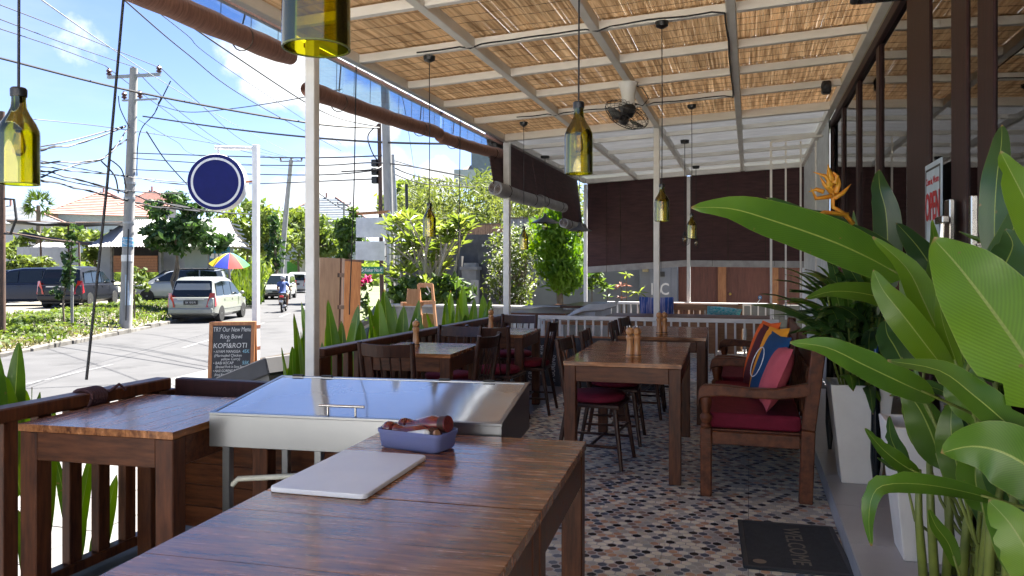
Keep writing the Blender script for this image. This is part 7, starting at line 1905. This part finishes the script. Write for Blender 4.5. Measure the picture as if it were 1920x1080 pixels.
# ---------------------------------------------------------------- leaves
def blade(path, width, side=None, fold=.18, curl=0, n=14, prof=None, camfacing=None, twist=0):
    """a leaf along a 3-D path; returns a MB with UVs. width is the full width in metres"""
    P_ = [Vector(p) for p in path]
    Q = []
    k = len(P_)
    for s_ in range(n+1):
        u = s_/n*(k-1); i = min(int(u), k-2); f = u-i
        p0, p1, p2, p3 = P_[max(i-1,0)], P_[i], P_[i+1], P_[min(i+2,k-1)]
        if k == 2: Q.append(p1.lerp(p2,f)); continue
        Q.append(.5*((2*p1)+(p2-p0)*f+(2*p0-5*p1+4*p2-p3)*f*f+(3*p1-p0-3*p2+p3)*f**3))
    b = MB(); b.uv = []
    notch = {}
    if n >= 14:
        for _ in range(rng.choice((0,1,1,2))): notch[(rng.randrange(2,n-2), rng.choice((0,5)))] = rng.uniform(.62,.9)
    for i, p in enumerate(Q):
        t_ = (Q[min(i+1,n)]-Q[max(i-1,0)]).normalized(); v = i/n
        if camfacing is not None:
            vd = (p - Vector((0,0,EYE))).normalized(); s_ = t_.cross(vd)
            s_ = s_.normalized() if s_.length > .05 else t_.orthogonal().normalized()
            s_ = Matrix.Rotation(rad(camfacing + twist*v),3,t_) @ s_
        else:
            s_ = (side - t_*side.dot(t_)).normalized()
            s_ = Matrix.Rotation(rad(twist*v),3,t_) @ s_
        nn = s_.cross(t_).normalized()
        if prof: w_ = prof(v)
        else: w_ = (math.sin(math.pi*min(1,v**.72*.985+.012)))**.8
        w_ = max(.0015, w_*width*.5)
        for j, x in enumerate((-1,-.55,-.03,.03,.55,1)):
            x = x*notch.get((i,j),1)
            und = .03*width*math.sin(v*21+ (2 if x<0 else 0))*abs(x)**3
            b.v.append(p + s_*w_*x + nn*(fold*w_*(1-abs(x)*1.0) + und - curl*w_*x*x)); b.uv.append((.5+.5*x, v))
    for i in range(n):
        for j in range(5): b.f.append((i*6+j, i*6+j+1, (i+1)*6+j+1, (i+1)*6+j)); b.m.append(0)
    return b
def stemtube(pts, r0, r1):
    b = MB(); k = len(pts); b.tube(pts, [r0+(r1-r0)*i/(k-1) for i in range(k)], 7); return b
# heliconia standing in the square pot and the near pot
hel = thing('heliconia', 'large heliconia with broad bright leaves and an orange flower at the right edge', 'plant', (.73,2.62,.3))
HB = Vector((.73,2.62,.3))
def HL(pts, w_px, m, face=0, fold=.18, twist=0, curl=0, n=16, stem=None, prof=None):
    """leaf measured in the photograph : (x, y, depth) points from base to tip, width in the photo's pixels at the middle"""
    P_ = [D(*p)-HB for p in pts]; dm = sum(p[2] for p in pts)/len(pts)
    b = blade([p + HB for p in P_], w_px*dm/FL, fold=fold, camfacing=face, twist=twist, curl=curl, n=n, prof=prof)
    b.v = [v - HB for v in b.v]
    o = b.build('leaf', M[m], hel, smooth=180)
    return o, P_[0]
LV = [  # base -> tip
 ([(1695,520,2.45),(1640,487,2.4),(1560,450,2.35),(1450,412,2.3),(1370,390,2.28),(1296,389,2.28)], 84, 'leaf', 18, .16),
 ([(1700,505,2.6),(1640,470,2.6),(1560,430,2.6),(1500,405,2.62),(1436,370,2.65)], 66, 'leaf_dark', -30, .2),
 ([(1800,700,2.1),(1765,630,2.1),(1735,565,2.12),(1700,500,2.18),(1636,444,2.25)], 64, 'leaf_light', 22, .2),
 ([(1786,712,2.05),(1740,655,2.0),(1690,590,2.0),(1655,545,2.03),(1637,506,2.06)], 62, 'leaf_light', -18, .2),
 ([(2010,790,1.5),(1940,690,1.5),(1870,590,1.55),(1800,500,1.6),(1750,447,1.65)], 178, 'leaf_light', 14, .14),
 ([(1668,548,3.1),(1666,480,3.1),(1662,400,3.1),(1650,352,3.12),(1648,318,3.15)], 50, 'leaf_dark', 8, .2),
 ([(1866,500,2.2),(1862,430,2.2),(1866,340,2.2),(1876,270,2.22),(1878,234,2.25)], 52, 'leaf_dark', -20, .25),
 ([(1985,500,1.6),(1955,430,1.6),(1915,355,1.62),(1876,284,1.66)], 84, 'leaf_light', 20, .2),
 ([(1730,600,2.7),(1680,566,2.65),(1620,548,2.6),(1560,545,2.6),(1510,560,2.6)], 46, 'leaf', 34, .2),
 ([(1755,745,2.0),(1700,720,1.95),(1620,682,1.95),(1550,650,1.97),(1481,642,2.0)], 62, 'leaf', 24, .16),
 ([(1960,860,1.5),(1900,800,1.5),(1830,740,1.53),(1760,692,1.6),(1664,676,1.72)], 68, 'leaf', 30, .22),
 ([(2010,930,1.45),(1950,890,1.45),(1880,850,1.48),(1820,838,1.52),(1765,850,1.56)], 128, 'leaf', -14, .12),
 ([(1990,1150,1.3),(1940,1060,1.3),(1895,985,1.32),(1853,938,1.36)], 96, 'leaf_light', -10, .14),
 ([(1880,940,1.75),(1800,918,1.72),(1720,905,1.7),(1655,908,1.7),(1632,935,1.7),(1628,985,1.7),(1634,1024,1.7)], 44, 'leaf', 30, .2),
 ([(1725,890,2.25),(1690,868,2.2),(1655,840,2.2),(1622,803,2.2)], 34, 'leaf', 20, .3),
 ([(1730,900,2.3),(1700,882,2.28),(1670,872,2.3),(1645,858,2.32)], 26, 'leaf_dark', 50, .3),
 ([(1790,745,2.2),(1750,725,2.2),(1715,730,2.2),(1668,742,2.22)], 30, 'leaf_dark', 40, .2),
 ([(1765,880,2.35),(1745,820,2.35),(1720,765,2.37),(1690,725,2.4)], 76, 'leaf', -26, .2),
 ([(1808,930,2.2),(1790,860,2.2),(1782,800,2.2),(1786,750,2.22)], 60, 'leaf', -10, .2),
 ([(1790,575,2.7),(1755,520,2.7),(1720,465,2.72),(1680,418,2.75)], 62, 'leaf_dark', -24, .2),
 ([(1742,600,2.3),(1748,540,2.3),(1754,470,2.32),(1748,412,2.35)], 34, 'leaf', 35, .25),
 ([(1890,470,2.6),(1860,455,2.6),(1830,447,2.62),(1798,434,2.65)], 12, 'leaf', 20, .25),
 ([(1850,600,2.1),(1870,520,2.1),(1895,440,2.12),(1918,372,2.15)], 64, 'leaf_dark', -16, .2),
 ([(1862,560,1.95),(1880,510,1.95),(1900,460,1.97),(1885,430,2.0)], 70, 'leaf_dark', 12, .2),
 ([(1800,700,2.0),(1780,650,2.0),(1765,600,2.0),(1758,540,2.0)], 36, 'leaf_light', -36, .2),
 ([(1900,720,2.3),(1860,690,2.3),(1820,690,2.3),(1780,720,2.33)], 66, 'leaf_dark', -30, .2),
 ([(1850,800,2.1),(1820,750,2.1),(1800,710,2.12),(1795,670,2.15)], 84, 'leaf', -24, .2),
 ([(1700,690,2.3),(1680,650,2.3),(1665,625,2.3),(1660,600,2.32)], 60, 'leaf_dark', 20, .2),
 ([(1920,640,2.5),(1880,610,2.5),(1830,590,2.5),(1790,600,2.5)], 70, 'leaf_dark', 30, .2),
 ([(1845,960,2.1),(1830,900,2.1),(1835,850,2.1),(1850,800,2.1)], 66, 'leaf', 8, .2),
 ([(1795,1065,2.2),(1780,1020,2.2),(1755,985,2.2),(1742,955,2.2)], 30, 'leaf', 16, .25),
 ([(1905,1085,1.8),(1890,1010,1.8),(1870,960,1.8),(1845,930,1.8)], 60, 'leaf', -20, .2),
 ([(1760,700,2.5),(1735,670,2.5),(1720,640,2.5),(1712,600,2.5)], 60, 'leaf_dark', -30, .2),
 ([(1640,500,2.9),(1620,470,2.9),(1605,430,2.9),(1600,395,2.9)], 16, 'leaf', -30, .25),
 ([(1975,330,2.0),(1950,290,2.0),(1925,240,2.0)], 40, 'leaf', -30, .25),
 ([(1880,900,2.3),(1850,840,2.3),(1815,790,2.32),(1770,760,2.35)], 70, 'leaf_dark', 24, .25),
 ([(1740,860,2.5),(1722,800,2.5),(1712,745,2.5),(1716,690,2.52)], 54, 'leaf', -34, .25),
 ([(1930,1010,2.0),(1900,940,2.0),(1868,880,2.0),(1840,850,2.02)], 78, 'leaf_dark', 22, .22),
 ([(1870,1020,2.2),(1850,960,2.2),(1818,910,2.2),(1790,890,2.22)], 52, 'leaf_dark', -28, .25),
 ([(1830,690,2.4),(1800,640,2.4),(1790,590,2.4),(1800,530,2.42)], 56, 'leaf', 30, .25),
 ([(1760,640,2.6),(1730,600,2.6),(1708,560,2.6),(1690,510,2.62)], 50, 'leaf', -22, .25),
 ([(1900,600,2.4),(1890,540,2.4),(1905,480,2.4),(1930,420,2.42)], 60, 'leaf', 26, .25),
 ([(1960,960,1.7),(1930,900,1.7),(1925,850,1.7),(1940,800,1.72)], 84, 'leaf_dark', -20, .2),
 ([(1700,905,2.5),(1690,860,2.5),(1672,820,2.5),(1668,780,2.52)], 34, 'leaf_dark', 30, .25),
]
bases = []
for i, (pts, w_, m, face, fold) in enumerate(LV):
    if i == 0: pass
    o, b0 = HL(pts, w_, m, face, fold)
    bases.append((pts, b0))
rg = random.Random(70)
for i, (pts, b0) in enumerate(bases):
    # petiole from the pot up to the base of the blade
    p1 = b0; root = Vector((rg.uniform(-.09,.09), rg.uniform(-.09,.09), -.02))
    P0 = D(*pts[0])-HB; P1 = D(*pts[1])-HB; dirn = (P0-P1).normalized()
    mid = P0 + dirn*min(.22, (P0-root).length*.3)
    lowp = root.lerp(mid, .5) + Vector((0,0,.08))
    st = stemtube([root, root+Vector((0,0,.2)), lowp, mid, P0, P0.lerp(P1,.5)], .008, .0028)
    st.build('petiole', M['stem'], hel, smooth=180)
# thick sheathed stems rising from the pot
for px, py, d, px2, py2 in ((1735,1062,2.45,1722,880),(1755,1066,2.4,1742,850),(1772,1066,2.45,1790,860),(1800,1066,2.3,1832,900),(1790,1064,2.5,1775,820),(1850,1080,2.0,1880,900),(1880,1085,1.9,1905,900),(1835,1080,2.15,1858,860)):
    a = D(px,py,d)-HB; c = D(px2,py2,d)-HB
    stemtube([a-Vector((0,0,.12)), a.lerp(c,.5)+Vector((rg.uniform(-.01,.01),0,0)), c], .016, .009).build('stem', M['stem'], hel, smooth=180)
# flower : bracts in a zig-zag
def bract(p, q, w_, lift):
    p, q = Vector(p), Vector(q); m_ = p.lerp(q,.5)+Vector((0,0,lift))
    b = MB(); b.tube([p, m_, q], [w_, w_*.75, w_*.12], 7, flat=.6); return b
fd = 2.5
FLW = [((1590,403),(1545,398),(1512,410)),((1560,368),(1530,372),(1520,352)),((1560,362),(1545,345),(1537,330)),((1563,372),(1580,362),(1596,345)),((1560,350),(1548,330),(1524,322)),((1562,340),(1556,325),(1552,308)),((1556,352),(1554,335),(1551,318)),((1565,362),(1572,345),(1573,332)),((1545,360),(1530,355),(1516,360)),((1562,345),(1568,330),(1562,322))]
for k, (a, c, e) in enumerate(FLW):
    b = MB(); b.tube([D(*a,fd)-HB, D(*c,fd+.01)-HB, D(*e,fd)-HB], [.014,.011,.001], 7, flat=.6); b.build('bract', M['flower'], hel, smooth=180)
stemtube([D(1600,420,fd)-HB, D(1585,403,fd)-HB, D(1562,388,fd)-HB, D(1562,365,fd)-HB, D(1556,345,fd)-HB], .008, .006).build('flower_stalk', M['flower'], hel, smooth=180)
b = MB(); b.tube([D(1830,610,1.9)-HB, D(1812,601,1.9)-HB, D(1803,596,1.9)-HB], [.008,.006,.001], 6); b.build('bract', M['flower'], hel)

# dense dark plant in the pot beside the bench
pb3 = Vector((.612,4.93,.66)); rg = random.Random(80)
t = thing('potted_plant', 'dense dark green leafy plant in the flared pot beside the bench', 'plant', pb3)
for k in range(170):
    a = rg.uniform(0,6.283) if k < 100 else rg.uniform(2.2,5.2); el = rg.uniform(.05,1.4); L_ = rg.uniform(.45,1.05)
    out = Vector((math.cos(a), math.sin(a), 0)); rad_ = L_*math.cos(el)*.85
    if out.x < -.2 and el < .7: el = .7 + el*.8; rad_ = L_*math.cos(el)*.85
    if out.x > 0: rad_ *= .35
    if out.y < 0: rad_ *= .8
    h_ = L_*math.sin(el)*.95
    root = Vector((rg.uniform(-.09,.09), rg.uniform(-.09,.09), -.02)); kn = root + out*rad_*.35 + Vector((0,0,h_*.65)); tip = root + out*rad_ + Vector((0,0,h_*rg.uniform(.75,1.0)-.08))
    sd_ = out.cross(Vector((0,0,1))).normalized(); sd_ = (sd_ + Vector((0,0,rg.uniform(-.5,.5)))).normalized()
    b = blade([root.lerp(kn,.72), kn, kn.lerp(tip,.55)+Vector((0,0,.035)), tip], rg.uniform(.06,.11), side=sd_, fold=.25, n=8)
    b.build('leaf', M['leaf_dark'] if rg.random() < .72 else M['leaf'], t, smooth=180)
b = MB()
for k in range(26):
    a = rg.uniform(0,6.283); r = rg.uniform(.02,.1); b.tube([(math.cos(a)*r, math.sin(a)*r, -.03),(math.cos(a)*r*2.2, math.sin(a)*r*2.2, rg.uniform(.3,.6))], [.008,.005], 5)
b.build('stems', M['stem'], t)
# umbrellas standing behind the pots
for px, y0, d, m, lb, hk in ((1556,590,5.3,M['black'],'black umbrella handle standing behind the bench arm, left one',0),(1578,590,5.35,M['black'],'black umbrella with a clear plastic cover beside the other one',1),(1642,634,4.36,mat('blue_handle',(.02,.10,.40),.35),'blue hooked umbrella handle sticking up behind the near flared pot',2)):
    e = D(px,y0,d); p = Vector((min(e.x,.84), e.y, .101)); q = e-p; t = thing('umbrella', lb, 'umbrella', p, 0, 'umbrellas by the pots')
    b = MB()
    if hk == 2: e = q; b.tube([e+Vector((0,0,-.16)),e+Vector((0,0,-.04)),e+Vector((.01,0,.0)),e+Vector((.035,0,.018)),e+Vector((.06,0,.005)),e+Vector((.07,0,-.03))], .012, 8); b.build('handle', m, t, smooth=60)
    else: b.tube([q*.82,q], .016, 10); b.build('handle', m, t, smooth=60)
    b = MB(); b.tube([Vector((0,0,0)),q*.2,q*.83], [.012,.03,.020], 10); b.build('canopy', M['black'] if hk != 2 else M['carglass'], t, smooth=60)
    if hk == 1: b = MB(); b.tube([q*.3,q*.7,q*.93], [.042,.038,.028], 10, cap=False); b.build('cover', glass('clear_film',(.75,.78,.8),.2), t, smooth=60)

# ---------------------------------------------------------------- tall leaves outside the railing
def clump(label, blades, y, seed):
    """blades : (px base, px tip, py tip) seen over the railing; rooted in the bed outside it"""
    rg = random.Random(seed); c = PX(blades[0][0], 640, -3.15)
    t = thing('outdoor_heliconia', label, 'plant', (c.x, c.y, -.5), 0, 'leafy plants outside the dark railing'); O = Vector((c.x,c.y,-.5))
    more = []
    for bx_, tx, ty, w_, m, face in blades:
        if rg.random() < .8: more.append((bx_+rg.uniform(-14,14), tx+rg.uniform(-34,34), ty+rg.uniform(14,62), w_*rg.uniform(.6,.95), rg.choice((FL_,FD_,FLL)), rg.uniform(-70,70)))
    for bx_, tx, ty, w_, m, face in list(blades)+more:
        d = raydir(bx_,640); x_ = rg.uniform(-3.45,-3.0); dd = x_/d.x
        tip = D(tx,ty,dd*1.02)-O; root = Vector((D(bx_,640,dd).x, D(bx_,640,dd).y, -.5))-O
        md = root.lerp(tip,.55)+Vector((rg.uniform(-.09,.09),rg.uniform(-.08,.08),.02)); st = root.lerp(tip,.42)
        b = blade([st, md, md.lerp(tip,.5), tip], w_*1.25*dd/FL, camfacing=face, fold=.4, n=12)
        # blade() measured the view direction from local points; shift handled below
        b.build('leaf', m, t, smooth=180)
        stemtube([root, root.lerp(st,.6), st, md], .012, .005).build('stem', M['stem'], t, smooth=180)
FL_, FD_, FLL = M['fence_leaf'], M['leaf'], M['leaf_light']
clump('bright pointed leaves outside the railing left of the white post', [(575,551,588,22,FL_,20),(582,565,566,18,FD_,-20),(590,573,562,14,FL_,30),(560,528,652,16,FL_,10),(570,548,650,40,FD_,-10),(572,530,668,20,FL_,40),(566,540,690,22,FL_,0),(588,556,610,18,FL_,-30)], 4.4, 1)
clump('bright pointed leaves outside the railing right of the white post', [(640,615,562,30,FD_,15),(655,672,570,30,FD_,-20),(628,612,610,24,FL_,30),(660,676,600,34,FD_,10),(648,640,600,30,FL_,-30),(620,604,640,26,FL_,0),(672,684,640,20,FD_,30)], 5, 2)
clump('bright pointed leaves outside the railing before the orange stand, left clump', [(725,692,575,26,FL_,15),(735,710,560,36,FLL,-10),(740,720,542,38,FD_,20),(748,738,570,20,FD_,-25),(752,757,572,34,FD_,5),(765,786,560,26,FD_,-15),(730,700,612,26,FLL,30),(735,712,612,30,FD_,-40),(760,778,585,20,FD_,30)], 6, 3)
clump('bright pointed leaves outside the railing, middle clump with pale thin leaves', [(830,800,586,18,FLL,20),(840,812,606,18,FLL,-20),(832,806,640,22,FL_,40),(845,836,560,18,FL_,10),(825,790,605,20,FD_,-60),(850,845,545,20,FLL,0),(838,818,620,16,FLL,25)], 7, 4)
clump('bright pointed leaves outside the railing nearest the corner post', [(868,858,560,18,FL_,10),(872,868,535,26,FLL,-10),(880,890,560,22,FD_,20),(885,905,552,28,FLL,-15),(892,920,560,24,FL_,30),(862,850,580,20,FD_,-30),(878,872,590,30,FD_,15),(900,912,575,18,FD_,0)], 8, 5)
# plants outside the near railing, seen between the balusters
rg = random.Random(90)
for i, (yy, lb) in enumerate(((2.66,'green plant outside the near railing, seen between its first balusters'),(2.92,'green plant outside the near railing, seen between its middle balusters'))):
    O = Vector((-3.05,yy,-.5)); t = thing('outdoor_heliconia', lb, 'plant', O, 0, 'leafy plants outside the dark railing')
    for k in range(8):
        a = rg.uniform(-1,1); h_ = rg.uniform(.75,1.32) if i == 0 else rg.uniform(.6,1.05); root = Vector((rg.uniform(-.06,.06), rg.uniform(-.12,.12), 0)); tip = root + Vector((rg.uniform(-.15,.12), a*.25, h_))
        md = root.lerp(tip,.6)+Vector((0,0,.03)); st = root.lerp(tip,.45)
        blade([st, md, md.lerp(tip,.55), tip], rg.uniform(.05,.085), side=Vector((.6,.8*rg.choice((-1,1)),0)), fold=.25, n=9).build('leaf', (FL_,FLL,FL_,FD_)[k%4], t, smooth=180)
        stemtube([root, st, md], .010, .004).build('stem', M['stem'], t, smooth=180)
O = PX(-10,700,-3.2); O.z = -.5; t = thing('outdoor_heliconia', 'pale yellow green leaves above the railing at the left edge', 'plant', O, 0, 'leafy plants outside the dark railing')
for tx, ty, w_, m in ((5,700,60,FLL),(40,722,60,FLL),(75,735,20,FD_),(35,640,34,FD_),(-10,650,40,FD_)):
    tip = PX(tx,ty,-3.2)-O; root = Vector((0,0,0)); st = root.lerp(tip,.6)
    blade([st, root.lerp(tip,.75), root.lerp(tip,.9), tip], w_*3.9/FL, side=Vector((.5,.85,0)), fold=.2, n=9).build('leaf', m, t, smooth=180)
    stemtube([root, st], .01, .006).build('stem', M['stem'], t, smooth=180)
